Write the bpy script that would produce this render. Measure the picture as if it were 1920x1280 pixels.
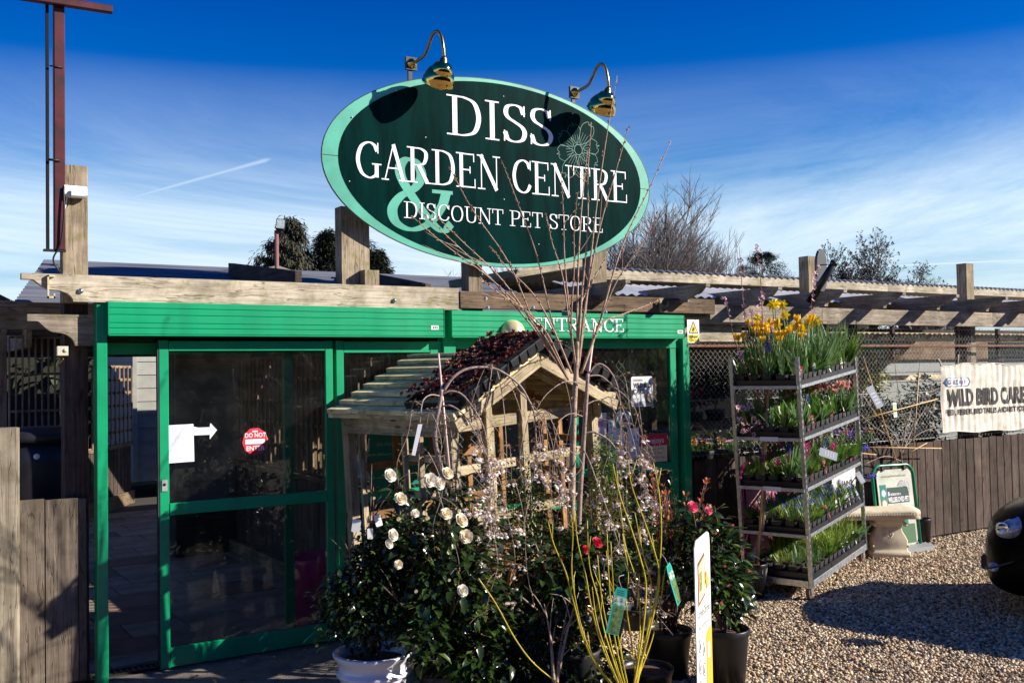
import bpy, math, random
import numpy as np
from mathutils import Vector, Matrix, Euler, noise
R = math.radians
random.seed(7)
for _o in list(bpy.data.objects): bpy.data.objects.remove(_o)
SC = bpy.context.scene
COL = SC.collection

# ------------------------------------------------------------------ camera
# world frame: x runs along the shop front to the right, y goes into the shop, z up, metres
CAM = Vector((-1.677, -7.034, 1.95)); FPX = 1900.0
_yaw, _pit, _rol = R(-32.68), R(1.78), R(-0.99)
_f = Vector((-math.sin(_yaw)*math.cos(_pit), math.cos(_yaw)*math.cos(_pit), math.sin(_pit)))
_r = Vector((math.cos(_yaw), math.sin(_yaw), 0)); _u = _r.cross(_f)
_R = _r*math.cos(_rol) + _u*math.sin(_rol); _U = _u*math.cos(_rol) - _r*math.sin(_rol)
cd = bpy.data.cameras.new('camera'); cam = bpy.data.objects.new('camera', cd); COL.objects.link(cam)
_m = Matrix((_R, _U, -_f)).transposed().to_4x4(); _m.translation = CAM
cam.matrix_world = _m
cd.sensor_width = 36; cd.lens = 36*FPX/1920; cd.clip_start = 0.1; cd.clip_end = 2000
SC.camera = cam

# ------------------------------------------------------------------ sky, sun, exposure
SUN = Vector((1.0, -0.78, 0.62)).normalized()
w = bpy.data.worlds.new('World'); SC.world = w; w.use_nodes = True
nt = w.node_tree; nt.nodes.clear()
def _n(t, **k):
    n = nt.nodes.new(t)
    for a, b in k.items(): setattr(n, a, b)
    return n
L = nt.links.new
out = _n('ShaderNodeOutputWorld'); bg = _n('ShaderNodeBackground'); L(bg.outputs[0], out.inputs[0])
bg.inputs['Strength'].default_value = 0.05
sky = _n('ShaderNodeTexSky', sky_type='NISHITA', sun_disc=False)
sky.sun_elevation = math.asin(SUN.z); sky.sun_rotation = math.atan2(SUN.x, SUN.y)
sky.air_density = 1.0; sky.dust_density = 0.3; sky.ozone_density = 3.0; sky.altitude = 0
tc = _n('ShaderNodeTexCoord')
sep = _n('ShaderNodeSeparateXYZ'); L(tc.outputs['Generated'], sep.inputs[0])
# polarised deep blue towards the zenith: a tint that goes on over the whole sky
rp = _n('ShaderNodeValToRGB'); L(sep.outputs['Z'], rp.inputs[0])
e = rp.color_ramp.elements
e[0].position = 0.0; e[0].color = (0.9, 0.97, 1.0, 1)
e[1].position = 0.36; e[1].color = (0.0, 0.42, 1.35, 1)
for p_, c_ in ((0.08, (0.8, 1.2, 1.4, 1)), (0.15, (0.22, 1.05, 1.55, 1)), (0.23, (0.0, 0.68, 1.5, 1))):
    q = rp.color_ramp.elements.new(p_); q.color = c_
mu = _n('ShaderNodeMixRGB', blend_type='MULTIPLY'); mu.inputs[0].default_value = 1
L(sky.outputs[0], mu.inputs[1]); L(rp.outputs[0], mu.inputs[2])
# cirrus veil: project the view direction on a plane high above
dv = _n('ShaderNodeMath', operation='MAXIMUM'); L(sep.outputs['Z'], dv.inputs[0]); dv.inputs[1].default_value = 0.03
ad = _n('ShaderNodeMath', operation='ADD'); L(dv.outputs[0], ad.inputs[0]); ad.inputs[1].default_value = 0.08
dx = _n('ShaderNodeMath', operation='DIVIDE'); L(sep.outputs['X'], dx.inputs[0]); L(ad.outputs[0], dx.inputs[1])
dy = _n('ShaderNodeMath', operation='DIVIDE'); L(sep.outputs['Y'], dy.inputs[0]); L(ad.outputs[0], dy.inputs[1])
cb = _n('ShaderNodeCombineXYZ'); L(dx.outputs[0], cb.inputs[0]); L(dy.outputs[0], cb.inputs[1])
mp = _n('ShaderNodeMapping'); L(cb.outputs[0], mp.inputs[0]); mp.inputs['Rotation'].default_value = (0, 0, R(-35)); mp.inputs['Scale'].default_value = (0.55, 0.85, 1)
mp.inputs['Location'].default_value = (3.3, 1.2, 0)
n1 = _n('ShaderNodeTexNoise'); L(mp.outputs[0], n1.inputs['Vector']); n1.inputs['Scale'].default_value = 0.55; n1.inputs['Detail'].default_value = 12; n1.inputs['Roughness'].default_value = 0.68; n1.inputs['Distortion'].default_value = 1.1
cr = _n('ShaderNodeValToRGB'); L(n1.outputs[0], cr.inputs[0]); cr.color_ramp.elements[0].position = 0.22; cr.color_ramp.elements[1].position = 0.68
er = _n('ShaderNodeValToRGB'); L(sep.outputs['Z'], er.inputs[0])
er.color_ramp.elements[0].position = 0.04; er.color_ramp.elements[0].color = (1,)*3+(1,)
er.color_ramp.elements[1].position = 0.29; er.color_ramp.elements[1].color = (0.0,)*3+(1,)
q = er.color_ramp.elements.new(0.15); q.color = (0.92,)*3+(1,)
q = er.color_ramp.elements.new(0.22); q.color = (0.30,)*3+(1,)
cm = _n('ShaderNodeMath', operation='MULTIPLY'); L(cr.outputs[0], cm.inputs[0]); L(er.outputs[0], cm.inputs[1])
# two contrails: thin great-circle streaks
def trail(a, b, width, lo, hi, k):
    n_ = a.cross(b).normalized(); mid = (a+b).normalized()
    d1 = _n('ShaderNodeVectorMath', operation='DOT_PRODUCT'); L(tc.outputs['Generated'], d1.inputs[0]); d1.inputs[1].default_value = n_
    ab = _n('ShaderNodeMath', operation='ABSOLUTE'); L(d1.outputs['Value'], ab.inputs[0])
    mr = _n('ShaderNodeMapRange'); L(ab.outputs[0], mr.inputs[0]); mr.inputs[1].default_value = width; mr.inputs[2].default_value = 0; mr.inputs[3].default_value = 0; mr.inputs[4].default_value = k
    d2 = _n('ShaderNodeVectorMath', operation='DOT_PRODUCT'); L(tc.outputs['Generated'], d2.inputs[0]); d2.inputs[1].default_value = mid
    m2 = _n('ShaderNodeMapRange'); L(d2.outputs['Value'], m2.inputs[0])
    ce = a.normalized().dot(mid); m2.inputs[1].default_value = ce-(1-ce)*0.1; m2.inputs[2].default_value = ce+(1-ce)*0.25; m2.inputs[3].default_value = 0; m2.inputs[4].default_value = 1
    m3 = _n('ShaderNodeMath', operation='MULTIPLY'); L(mr.outputs[0], m3.inputs[0]); L(m2.outputs[0], m3.inputs[1])
    return m3
def ray(px, py): return _f + _R*((px-960)/FPX) + _U*((640-py)/FPX)
t1 = trail(ray(235, 374).normalized(), ray(515, 296).normalized(), 0.0045, 0, 0, 0.55)
t2 = trail(ray(1420, 510).normalized(), ray(2300, 470).normalized(), 0.0022, 0, 0, 0.8)
s1 = _n('ShaderNodeMath', operation='MAXIMUM'); L(t1.outputs[0], s1.inputs[0]); L(t2.outputs[0], s1.inputs[1])
s2 = _n('ShaderNodeMath', operation='MAXIMUM'); L(s1.outputs[0], s2.inputs[0]); L(cm.outputs[0], s2.inputs[1])
mx = _n('ShaderNodeMixRGB'); L(s2.outputs[0], mx.inputs[0]); L(mu.outputs[0], mx.inputs[1]); mx.inputs[2].default_value = (10.6, 12.0, 13.2, 1)
L(mx.outputs[0], bg.inputs['Color'])
sl = bpy.data.lights.new('sun', 'SUN'); so = bpy.data.objects.new('sun', sl); COL.objects.link(so)
sl.energy = 5.0; sl.angle = R(0.53); sl.color = (1.0, 0.93, 0.82)
so.rotation_euler = (-SUN).to_track_quat('-Z', 'Y').to_euler(); so.location = (10, -10, 12)
SC.view_settings.view_transform = 'Standard'; SC.view_settings.look = 'None'
SC.view_settings.exposure = 0.85; SC.view_settings.gamma = 1; SC.view_settings.use_curve_mapping = False

# ------------------------------------------------------------------ helpers
def at(px, py, y=0.0):
    d = ray(px, py); return CAM + d*((y-CAM.y)/d.y)
def atz(px, py, z=0.0):
    d = ray(px, py); return CAM + d*((z-CAM.z)/d.z)
def atx(px, py, x=0.0):
    d = ray(px, py); return CAM + d*((x-CAM.x)/d.x)
W = {}
def wm(o): return W.get(o.name, Matrix.Identity(4))
def place(o, m, parent, local):
    if parent is None: o.matrix_basis = m; W[o.name] = m
    else:
        o.parent = parent
        if local: o.matrix_basis = m; W[o.name] = wm(parent) @ m
        else:
            o.matrix_parent_inverse = wm(parent).inverted(); o.matrix_basis = m; W[o.name] = m
    return o
def tag(o, label=None, cat=None, group=None, kind=None):
    if label: o['label'] = label
    if cat: o['category'] = cat
    if group: o['group'] = group
    if kind: o['kind'] = kind
    return o
def thing(name, label, cat, loc=(0, 0, 0), rot=(0, 0, 0), group=None, m=None):
    o = bpy.data.objects.new(name, None); COL.objects.link(o); o.empty_display_size = 0.1
    if m is None: m = Matrix.Translation(loc) @ Euler(rot).to_matrix().to_4x4()
    place(o, m, None, False); return tag(o, label, cat, group)
class MB:
    def __init__(s): s.v = []; s.f = []; s.m = []; s.cur = 0; s.sm = []; s.smooth = False
    def add(s, vs, fs):
        b = len(s.v); s.v.extend([tuple(x) for x in vs])
        for f in fs: s.f.append([b+i for i in f]); s.m.append(s.cur); s.sm.append(s.smooth)
    def box(s, a, b, M=None):
        x0, y0, z0 = a; x1, y1, z1 = b
        vs = [Vector(p) for p in ((x0,y0,z0),(x1,y0,z0),(x1,y1,z0),(x0,y1,z0),(x0,y0,z1),(x1,y0,z1),(x1,y1,z1),(x0,y1,z1))]
        if M: vs = [M @ v for v in vs]
        s.add(vs, [(0,3,2,1),(4,5,6,7),(0,1,5,4),(1,2,6,5),(2,3,7,6),(3,0,4,7)])
    def bar(s, a, b, w_, h_, c=0.0, up=(0, 0, 1)):
        a = Vector(a); b = Vector(b); x = (b-a).normalized(); up = Vector(up)
        if abs(x.dot(up)) > 0.98: up = Vector((0, 1, 0))
        y = up.cross(x).normalized(); z = x.cross(y)
        W2, H2 = w_/2, h_/2
        if c > 0: sec = [(-W2+c,-H2),(W2-c,-H2),(W2,-H2+c),(W2,H2-c),(W2-c,H2),(-W2+c,H2),(-W2,H2-c),(-W2,-H2+c)]
        else: sec = [(-W2,-H2),(W2,-H2),(W2,H2),(-W2,H2)]
        n = len(sec); vs = [a+y*p+z*q for p, q in sec]+[b+y*p+z*q for p, q in sec]
        s.add(vs, [[i, (i+1) % n, n+(i+1) % n, n+i] for i in range(n)]+[list(range(n))[::-1], list(range(n, 2*n))])
    def tube(s, pts, r, seg=6, cap=True):
        pts = [Vector(p) for p in pts]; n = len(pts)
        if n < 2: return
        rr = r if isinstance(r, (list, tuple)) else [r]*n
        t0 = (pts[1]-pts[0]).normalized(); a = Vector((0, 0, 1)) if abs(t0.z) < .9 else Vector((1, 0, 0))
        u = t0.cross(a).normalized(); vs = []; old = s.smooth; s.smooth = True
        for i, p in enumerate(pts):
            t = (pts[min(i+1, n-1)]-pts[max(i-1, 0)])
            if t.length < 1e-9: t = t0
            t = t.normalized(); u = (u-t*u.dot(t)); u = u.normalized() if u.length > 1e-6 else t.orthogonal().normalized(); v = t.cross(u)
            for k in range(seg):
                an = 2*math.pi*k/seg; vs.append(p+(u*math.cos(an)+v*math.sin(an))*rr[i])
        fs = [[i*seg+k, i*seg+(k+1) % seg, (i+1)*seg+(k+1) % seg, (i+1)*seg+k] for i in range(n-1) for k in range(seg)]
        if cap: fs += [list(range(seg))[::-1], [(n-1)*seg+k for k in range(seg)]]
        s.add(vs, fs); s.smooth = old
    def lathe(s, prof, seg=24, M=None, arc=2*math.pi, caps=False):
        vs = []; full = arc > 6.28; ns = seg if full else seg+1; old = s.smooth; s.smooth = True
        for r_, z_ in prof:
            for k in range(ns):
                an = arc*k/seg; v = Vector((r_*math.cos(an), r_*math.sin(an), z_)); vs.append(M @ v if M else v)
        fs = []
        for i in range(len(prof)-1):
            for k in range(seg):
                k2 = (k+1) % ns; fs.append([i*ns+k, i*ns+k2, (i+1)*ns+k2, (i+1)*ns+k])
        s.add(vs, fs); s.smooth = old
    def prism(s, poly, M, th):
        n = len(poly); vs = [M @ Vector((x, y, 0)) for x, y in poly]+[M @ Vector((x, y, th)) for x, y in poly]
        s.add(vs, [list(range(n))[::-1], list(range(n, 2*n))]+[[i, (i+1) % n, n+(i+1) % n, n+i] for i in range(n)])
    def leaf(s, p, d, nrm, ln, wd, fold=0.25, droop=0.15):
        d = d.normalized(); sd = d.cross(nrm)
        if sd.length < 1e-4: sd = d.orthogonal()
        sd.normalize(); nn = sd.cross(d)
        m1 = p+d*ln*.36-nn*droop*ln*.15; m2 = p+d*ln*.72-nn*droop*ln*.5; tip = p+d*ln-nn*droop*ln
        f = nn*fold*wd
        vs = [p, m1, m1+sd*wd*.5+f, m1-sd*wd*.5+f, m2, m2+sd*wd*.36+f*.7, m2-sd*wd*.36+f*.7, tip]
        s.add(vs, [(0,1,2),(0,3,1),(1,4,5,2),(1,3,6,4),(4,7,5),(4,6,7)])
    def petal(s, p, d, nrm, ln, wd, cup=.3):
        d = d.normalized(); sd = d.cross(nrm)
        if sd.length < 1e-4: sd = d.orthogonal()
        sd.normalize(); nn = sd.cross(d); c_ = lambda u, v: p+d*ln*u+sd*wd*v+nn*(ln*cup*(u*u*.6-u*.35)+wd*.5*v*v)
        vs = [c_(0, 0), c_(.35, -.36), c_(.35, 0), c_(.35, .36), c_(.72, -.5), c_(.74, 0), c_(.72, .5), c_(.96, -.26), c_(1.0, 0), c_(.96, .26)]
        s.add(vs, [(0,2,1),(0,3,2),(1,2,5,4),(2,3,6,5),(4,5,8,7),(5,6,9,8)])
    def blade(s, p, d, side, ln, wd, bend=0.4, n=4):
        p = Vector(p); d = d.normalized(); side = side.normalized(); vs = []; h = Vector((d.x, d.y, 0)); h = h.normalized() if h.length > .01 else Vector((1, 0, 0))
        q = p.copy(); dd = d.copy()
        for i in range(n+1):
            t = i/n; ww = wd*(1-t**2.2)*(.6+.4*min(1, t*4)); vs += [q+side*ww*.5, q-side*ww*.5]
            dd = (dd+h*bend*.3/n*4*t-Vector((0, 0, 1))*bend*t*1.2/n*2).normalized(); q = q+dd*ln/n
        s.add(vs, [(2*i, 2*i+1, 2*i+3, 2*i+2) for i in range(n)])
    def mesh(s, name, mats):
        me = bpy.data.meshes.new(name); me.from_pydata(s.v, [], s.f)
        for m_ in (mats if isinstance(mats, (list, tuple)) else [mats]): me.materials.append(m_)
        me.polygons.foreach_set('material_index', s.m); me.polygons.foreach_set('use_smooth', s.sm); me.update(); return me
    def build(s, name, mats, parent=None, local=False, m=None, label=None, kind=None, **k):
        o = bpy.data.objects.new(name, s.mesh(name, mats)); COL.objects.link(o)
        place(o, m or Matrix.Identity(4), parent, local); tag(o, label, kind=kind, **k); return o
def inst(name, me, m, parent, local=False):
    o = bpy.data.objects.new(name, me); COL.objects.link(o); place(o, m, parent, local); return o
def frame(a, b, up=(0, 0, 1)):
    a = Vector(a); b = Vector(b); x = (b-a).normalized(); up = Vector(up)
    if abs(x.dot(up)) > 0.98: up = Vector((0, 1, 0))
    y = up.cross(x).normalized(); z = x.cross(y); m = Matrix((x, y, z)).transposed().to_4x4(); m.translation = a; return m
def board(name, a, b, w_, h_, mt, parent=None, local=False, c=0.003, up=(0, 0, 1), label=None):
    """a plank from a to b, w_ wide (sideways), h_ high (along up), grain along its length"""
    L_ = (Vector(b)-Vector(a)).length; mb = MB(); mb.bar((0, 0, 0), (L_, 0, 0), w_, h_, c)
    return mb.build(name, mt, parent, local, frame(a, b, up), label)
def bx(name, a, b, mt, parent=None, local=False, label=None, c=0.003):
    """axis aligned box whose grain follows its longest side"""
    a = Vector(a); b = Vector(b); s = b-a; cc = (a+b)/2
    if s.x >= s.y and s.x >= s.z: return board(name, (a.x, cc.y, cc.z), (b.x, cc.y, cc.z), s.y, s.z, mt, parent, local, min(c, s.y/3, s.z/3), label=label)
    if s.y >= s.z: return board(name, (cc.x, a.y, cc.z), (cc.x, b.y, cc.z), s.x, s.z, mt, parent, local, min(c, s.x/3, s.z/3), label=label)
    return board(name, (cc.x, cc.y, a.z), (cc.x, cc.y, b.z), s.x, s.y, mt, parent, local, min(c, s.x/3, s.y/3), up=(0, 1, 0), label=label)
def smooth_pts(pts, k=6):
    pts = [Vector(p) for p in pts]; P = [pts[0]*2-pts[1]]+pts+[pts[-1]*2-pts[-2]]; o = []
    for i in range(1, len(P)-2):
        for j in range(k):
            t = j/k; a, b, c, d = P[i-1:i+3]
            o.append(.5*((2*b)+(c-a)*t+(2*a-5*b+4*c-d)*t*t+(3*b-a-3*c+d)*t**3))
    return o+[pts[-1]]

# ------------------------------------------------------------------ materials
MATS = {}
def M(name, col, rough=0.6, metal=0.0, var=0.0, vs=8.0, bump=0.0, bs=60.0, spec=0.5, trans=0.0, rnd=0.0, sub=0.0, col2=None, coat=0, stretch=None, ds=(.45, .6)):
    if name in MATS: return MATS[name]
    m = bpy.data.materials.new(name); m.use_nodes = True; t = m.node_tree; b = t.nodes['Principled BSDF']
    b.inputs['Base Color'].default_value = (*col, 1); b.inputs['Roughness'].default_value = rough; b.inputs['Metallic'].default_value = metal
    b.inputs['Specular IOR Level'].default_value = spec; b.inputs['Coat Weight'].default_value = coat
    if trans: b.inputs['Transmission Weight'].default_value = trans
    c_in = None
    co = t.nodes.new('ShaderNodeTexCoord'); mp_ = t.nodes.new('ShaderNodeMapping'); t.links.new(co.outputs['Object'], mp_.inputs[0])
    if stretch: mp_.inputs['Scale'].default_value = stretch
    if var or col2:
        n_ = t.nodes.new('ShaderNodeTexNoise'); n_.inputs['Scale'].default_value = vs; n_.inputs['Detail'].default_value = 6; n_.inputs['Roughness'].default_value = .6
        t.links.new(mp_.outputs[0], n_.inputs['Vector'])
        cr_ = t.nodes.new('ShaderNodeValToRGB'); t.links.new(n_.outputs[0], cr_.inputs[0])
        c2 = col2 or tuple(max(0, x*(1-var)) for x in col); c1 = col if col2 else tuple(min(1, x*(1+var*.6)) for x in col)
        cr_.color_ramp.elements[0].color = (*c2, 1); cr_.color_ramp.elements[1].color = (*c1, 1)
        cr_.color_ramp.elements[0].position = ds[0]-.1; cr_.color_ramp.elements[1].position = ds[1]
        c_in = cr_.outputs[0]
    if rnd:
        oi = t.nodes.new('ShaderNodeObjectInfo'); mr = t.nodes.new('ShaderNodeMapRange'); mr.inputs[3].default_value = 1-rnd; mr.inputs[4].default_value = 1+rnd
        t.links.new(oi.outputs['Random'], mr.inputs[0]); hs = t.nodes.new('ShaderNodeHueSaturation'); t.links.new(mr.outputs[0], hs.inputs['Value'])
        if c_in: t.links.new(c_in, hs.inputs['Color'])
        else: hs.inputs['Color'].default_value = (*col, 1)
        c_in = hs.outputs[0]
    if c_in: t.links.new(c_in, b.inputs['Base Color'])
    if bump:
        n2 = t.nodes.new('ShaderNodeTexNoise'); n2.inputs['Scale'].default_value = bs; n2.inputs['Detail'].default_value = 4; t.links.new(mp_.outputs[0], n2.inputs['Vector'])
        bp = t.nodes.new('ShaderNodeBump'); bp.inputs['Strength'].default_value = bump; bp.inputs['Distance'].default_value = .01
        t.links.new(n2.outputs[0], bp.inputs['Height']); t.links.new(bp.outputs[0], b.inputs['Normal'])
    if sub:
        tr = t.nodes.new('ShaderNodeBsdfTranslucent'); ms = t.nodes.new('ShaderNodeMixShader'); ms.inputs[0].default_value = sub
        if c_in: t.links.new(c_in, tr.inputs[0])
        else: tr.inputs[0].default_value = (*col, 1)
        t.links.new(b.outputs[0], ms.inputs[1]); t.links.new(tr.outputs[0], ms.inputs[2]); t.links.new(ms.outputs[0], t.nodes['Material Output'].inputs[0])
    MATS[name] = m; return m
def wood(name, light, dark, moss=None, g=1.0, rough=.85, rnd=.14):
    """weathered timber: long grain streaks, darker cracks, knots, stains"""
    if name in MATS: return MATS[name]
    m = bpy.data.materials.new(name); m.use_nodes = True; t = m.node_tree; b = t.nodes['Principled BSDF']; nn = t.nodes.new; ln = t.links.new
    b.inputs['Roughness'].default_value = rough; b.inputs['Specular IOR Level'].default_value = .25
    co = nn('ShaderNodeTexCoord'); oi = nn('ShaderNodeObjectInfo')
    av = nn('ShaderNodeVectorMath'); av.operation = 'ADD'; ln(co.outputs['Object'], av.inputs[0])
    sc = nn('ShaderNodeMath'); sc.operation = 'MULTIPLY'; sc.inputs[1].default_value = 37; ln(oi.outputs['Random'], sc.inputs[0]); ln(sc.outputs[0], av.inputs[1])
    mp_ = nn('ShaderNodeMapping'); mp_.inputs['Scale'].default_value = (1.6*g, 34*g, 34*g); ln(av.outputs[0], mp_.inputs[0])
    n_ = nn('ShaderNodeTexNoise'); n_.inputs['Scale'].default_value = 1.6; n_.inputs['Detail'].default_value = 9; n_.inputs['Roughness'].default_value = .7; n_.inputs['Distortion'].default_value = .5; ln(mp_.outputs[0], n_.inputs['Vector'])
    c_ = nn('ShaderNodeValToRGB'); ln(n_.outputs[0], c_.inputs[0]); c_.color_ramp.elements[0].position = .36; c_.color_ramp.elements[1].position = .64
    c_.color_ramp.elements[0].color = (*dark, 1); c_.color_ramp.elements[1].color = (*light, 1)
    # stains
    n2 = nn('ShaderNodeTexNoise'); n2.inputs['Scale'].default_value = 3.2; n2.inputs['Detail'].default_value = 6; n2.inputs['Roughness'].default_value = .65; ln(av.outputs[0], n2.inputs['Vector'])
    c2 = nn('ShaderNodeValToRGB'); ln(n2.outputs[0], c2.inputs[0]); c2.color_ramp.elements[0].position = .38; c2.color_ramp.elements[1].position = .62
    c2.color_ramp.elements[0].color = (.55, .52, .48, 1); c2.color_ramp.elements[1].color = (1.15, 1.12, 1.08, 1)
    mu_ = nn('ShaderNodeMixRGB'); mu_.blend_type = 'MULTIPLY'; mu_.inputs[0].default_value = .85; ln(c_.outputs[0], mu_.inputs[1]); ln(c2.outputs[0], mu_.inputs[2]); last = mu_.outputs[0]
    # knots
    m3 = nn('ShaderNodeMapping'); m3.inputs['Scale'].default_value = (2.6, 9, 9); ln(av.outputs[0], m3.inputs[0])
    vo = nn('ShaderNodeTexVoronoi'); vo.inputs['Scale'].default_value = 1.0; ln(m3.outputs[0], vo.inputs['Vector'])
    c3 = nn('ShaderNodeValToRGB'); ln(vo.outputs['Distance'], c3.inputs[0]); c3.color_ramp.elements[0].position = .05; c3.color_ramp.elements[1].position = .13
    c3.color_ramp.elements[0].color = (.25, .2, .16, 1); c3.color_ramp.elements[1].color = (1, 1, 1, 1)
    mk = nn('ShaderNodeMixRGB'); mk.blend_type = 'MULTIPLY'; mk.inputs[0].default_value = .8; ln(last, mk.inputs[1]); ln(c3.outputs[0], mk.inputs[2]); last = mk.outputs[0]
    # thin dark cracks
    m4 = nn('ShaderNodeMapping'); m4.inputs['Scale'].default_value = (1.1, 16, 16); ln(av.outputs[0], m4.inputs[0])
    n4 = nn('ShaderNodeTexNoise'); n4.inputs['Scale'].default_value = 1.3; n4.inputs['Detail'].default_value = 3; ln(m4.outputs[0], n4.inputs['Vector'])
    a4 = nn('ShaderNodeMath'); a4.operation = 'SUBTRACT'; a4.inputs[1].default_value = .5; ln(n4.outputs[0], a4.inputs[0])
    b4 = nn('ShaderNodeMath'); b4.operation = 'ABSOLUTE'; ln(a4.outputs[0], b4.inputs[0])
    c4 = nn('ShaderNodeValToRGB'); ln(b4.outputs[0], c4.inputs[0]); c4.color_ramp.elements[0].position = .0; c4.color_ramp.elements[1].position = .014
    c4.color_ramp.elements[0].color = (.3, .27, .24, 1); c4.color_ramp.elements[1].color = (1, 1, 1, 1)
    mc = nn('ShaderNodeMixRGB'); mc.blend_type = 'MULTIPLY'; mc.inputs[0].default_value = .75; ln(last, mc.inputs[1]); ln(c4.outputs[0], mc.inputs[2]); last = mc.outputs[0]
    if moss:
        n5 = nn('ShaderNodeTexNoise'); n5.inputs['Scale'].default_value = 9; n5.inputs['Detail'].default_value = 8; n5.inputs['Roughness'].default_value = .75; ln(av.outputs[0], n5.inputs['Vector'])
        c5 = nn('ShaderNodeValToRGB'); ln(n5.outputs[0], c5.inputs[0]); c5.color_ramp.elements[0].position = .5; c5.color_ramp.elements[1].position = .68; c5.color_ramp.elements[1].color = (.8,)*3+(1,)
        mm = nn('ShaderNodeMixRGB'); ln(c5.outputs[0], mm.inputs[0]); ln(last, mm.inputs[1]); mm.inputs[2].default_value = (*moss, 1); last = mm.outputs[0]
    mr = nn('ShaderNodeMapRange'); mr.inputs[3].default_value = 1-rnd; mr.inputs[4].default_value = 1+rnd; ln(oi.outputs['Random'], mr.inputs[0])
    hs = nn('ShaderNodeHueSaturation'); ln(mr.outputs[0], hs.inputs['Value']); ln(last, hs.inputs['Color']); ln(hs.outputs[0], b.inputs['Base Color'])
    bp = nn('ShaderNodeBump'); bp.inputs['Strength'].default_value = .5; bp.inputs['Distance'].default_value = .006; ln(n_.outputs[0], bp.inputs['Height'])
    bp2 = nn('ShaderNodeBump'); bp2.inputs['Strength'].default_value = .9; bp2.inputs['Distance'].default_value = .004; ln(c4.outputs[0], bp2.inputs['Height']); ln(bp.outputs[0], bp2.inputs['Normal']); ln(bp2.outputs[0], b.inputs['Normal'])
    MATS[name] = m; return m
W_PALE = wood('pale_weathered_timber', (.56, .50, .40), (.36, .31, .24), moss=(.20, .19, .07))
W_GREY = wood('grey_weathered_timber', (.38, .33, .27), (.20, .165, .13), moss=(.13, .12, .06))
W_DARK = wood('dark_stained_timber', (.115, .082, .066), (.05, .036, .03), rnd=.3)
W_TREL = wood('brown_trellis_lath', (.36, .25, .16), (.18, .12, .08))  # lighter copy of the brown timber: light on the trellis put into the colour
W_BROWN = wood('old_brown_timber', (.24, .17, .11), (.10, .07, .045))
W_POST = wood('post_timber', (.40, .33, .24), (.20, .16, .11), moss=(.17, .16, .06))
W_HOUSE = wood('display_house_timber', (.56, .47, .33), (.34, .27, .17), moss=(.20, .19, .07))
W_ROOF = wood('mossy_roof_slat', (.88, .78, .50), (.62, .53, .30), moss=(.24, .23, .08))  # paler than the house timber: sunlight on the slats put into the colour
W_SCREEN = wood('shaded_screen_plank', (.19, .155, .125), (.10, .08, .06))  # darker copy of the grey timber: the planks' shade is in its colour
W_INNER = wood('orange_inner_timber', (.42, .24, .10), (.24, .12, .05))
W_CREAM = wood('cream_painted_board', (.72, .64, .46), (.55, .48, .33))
def green_paint():
    m = M('green_paint', (.0, .285, .12), .30, var=.12, vs=5, spec=.5, bump=.02, bs=30)
    t = m.node_tree; b = t.nodes['Principled BSDF']; src = b.inputs['Base Color'].links[0].from_socket
    co = t.nodes.new('ShaderNodeTexCoord'); mp_ = t.nodes.new('ShaderNodeMapping'); mp_.inputs['Scale'].default_value = (1, 6, 6); t.links.new(co.outputs['Object'], mp_.inputs[0])
    nz = t.nodes.new('ShaderNodeTexNoise'); nz.inputs['Scale'].default_value = 4; nz.inputs['Detail'].default_value = 12; nz.inputs['Roughness'].default_value = .8; t.links.new(mp_.outputs[0], nz.inputs['Vector'])
    cr_ = t.nodes.new('ShaderNodeValToRGB'); t.links.new(nz.outputs[0], cr_.inputs[0]); cr_.color_ramp.elements[0].position = .6; cr_.color_ramp.elements[0].color = (0, 0, 0, 1); cr_.color_ramp.elements[1].position = .85; cr_.color_ramp.elements[1].color = (.6,)*3+(1,)
    mx_ = t.nodes.new('ShaderNodeMixRGB'); t.links.new(cr_.outputs[0], mx_.inputs[0]); t.links.new(src, mx_.inputs[1]); mx_.inputs[2].default_value = (.06, .13, .07, 1); t.links.new(mx_.outputs[0], b.inputs['Base Color'])
    mr = t.nodes.new('ShaderNodeMapRange'); mr.inputs[3].default_value = .24; mr.inputs[4].default_value = .5; t.links.new(nz.outputs[0], mr.inputs[0]); t.links.new(mr.outputs[0], b.inputs['Roughness'])
    return m
GREEN = green_paint()
GREEN_D = M('deep_green_panel', (.0, .017, .0155), .35, spec=.02, var=.45, vs=3, stretch=(3, 3, .5))
GREEN_L = M('pale_green_rim', (.07, .36, .25), .35, var=.22, vs=3)
WHITE = M('white_lettering', (.78, .76, .80), .5, var=.06)
BRASS = M('polished_brass', (.72, .47, .14), .09, 1.0, var=.15, vs=30)
BRASS_D = M('dull_brass', (.30, .19, .07), .3, 1.0)
IRON = M('black_iron', (.02, .018, .018), .5, .3)
BLACKP = M('black_plastic', (.012, .012, .014), .38, var=.2, vs=10)
BLACKM = M('matt_black_plastic', (.03, .03, .032), .55, var=.3, vs=14)
STEEL = M('galvanised_steel', (.46, .48, .50), .38, .85, var=.3, vs=30, rnd=.1)
CHROME = M('chrome', (.7, .7, .72), .12, 1.0)
REDPOLE = M('red_painted_steel', (.06, .003, .006), .5, var=.6, vs=6)
WPLAST = M('white_plastic', (.80, .80, .78), .4)
PAPER = M('white_paper', (.78, .79, .84), .7)
RED = M('red_print', (.62, .02, .04), .5)
YELLOW = M('yellow_print', (.85, .62, .02), .5)
SOIL = M('brown_potting_soil', (.11, .055, .03), .95, var=.5, vs=60, bump=1, bs=90)
BARK = M('brown_bark', (.15, .095, .07), .8, var=.4, vs=30, bump=.6, bs=90)
BARK_P = M('pale_bark', (.34, .24, .17), .75, var=.4, vs=25, bump=.5, bs=90)
BAMBOO = M('bamboo_cane', (.52, .34, .15), .45, var=.2, vs=12)
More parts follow.
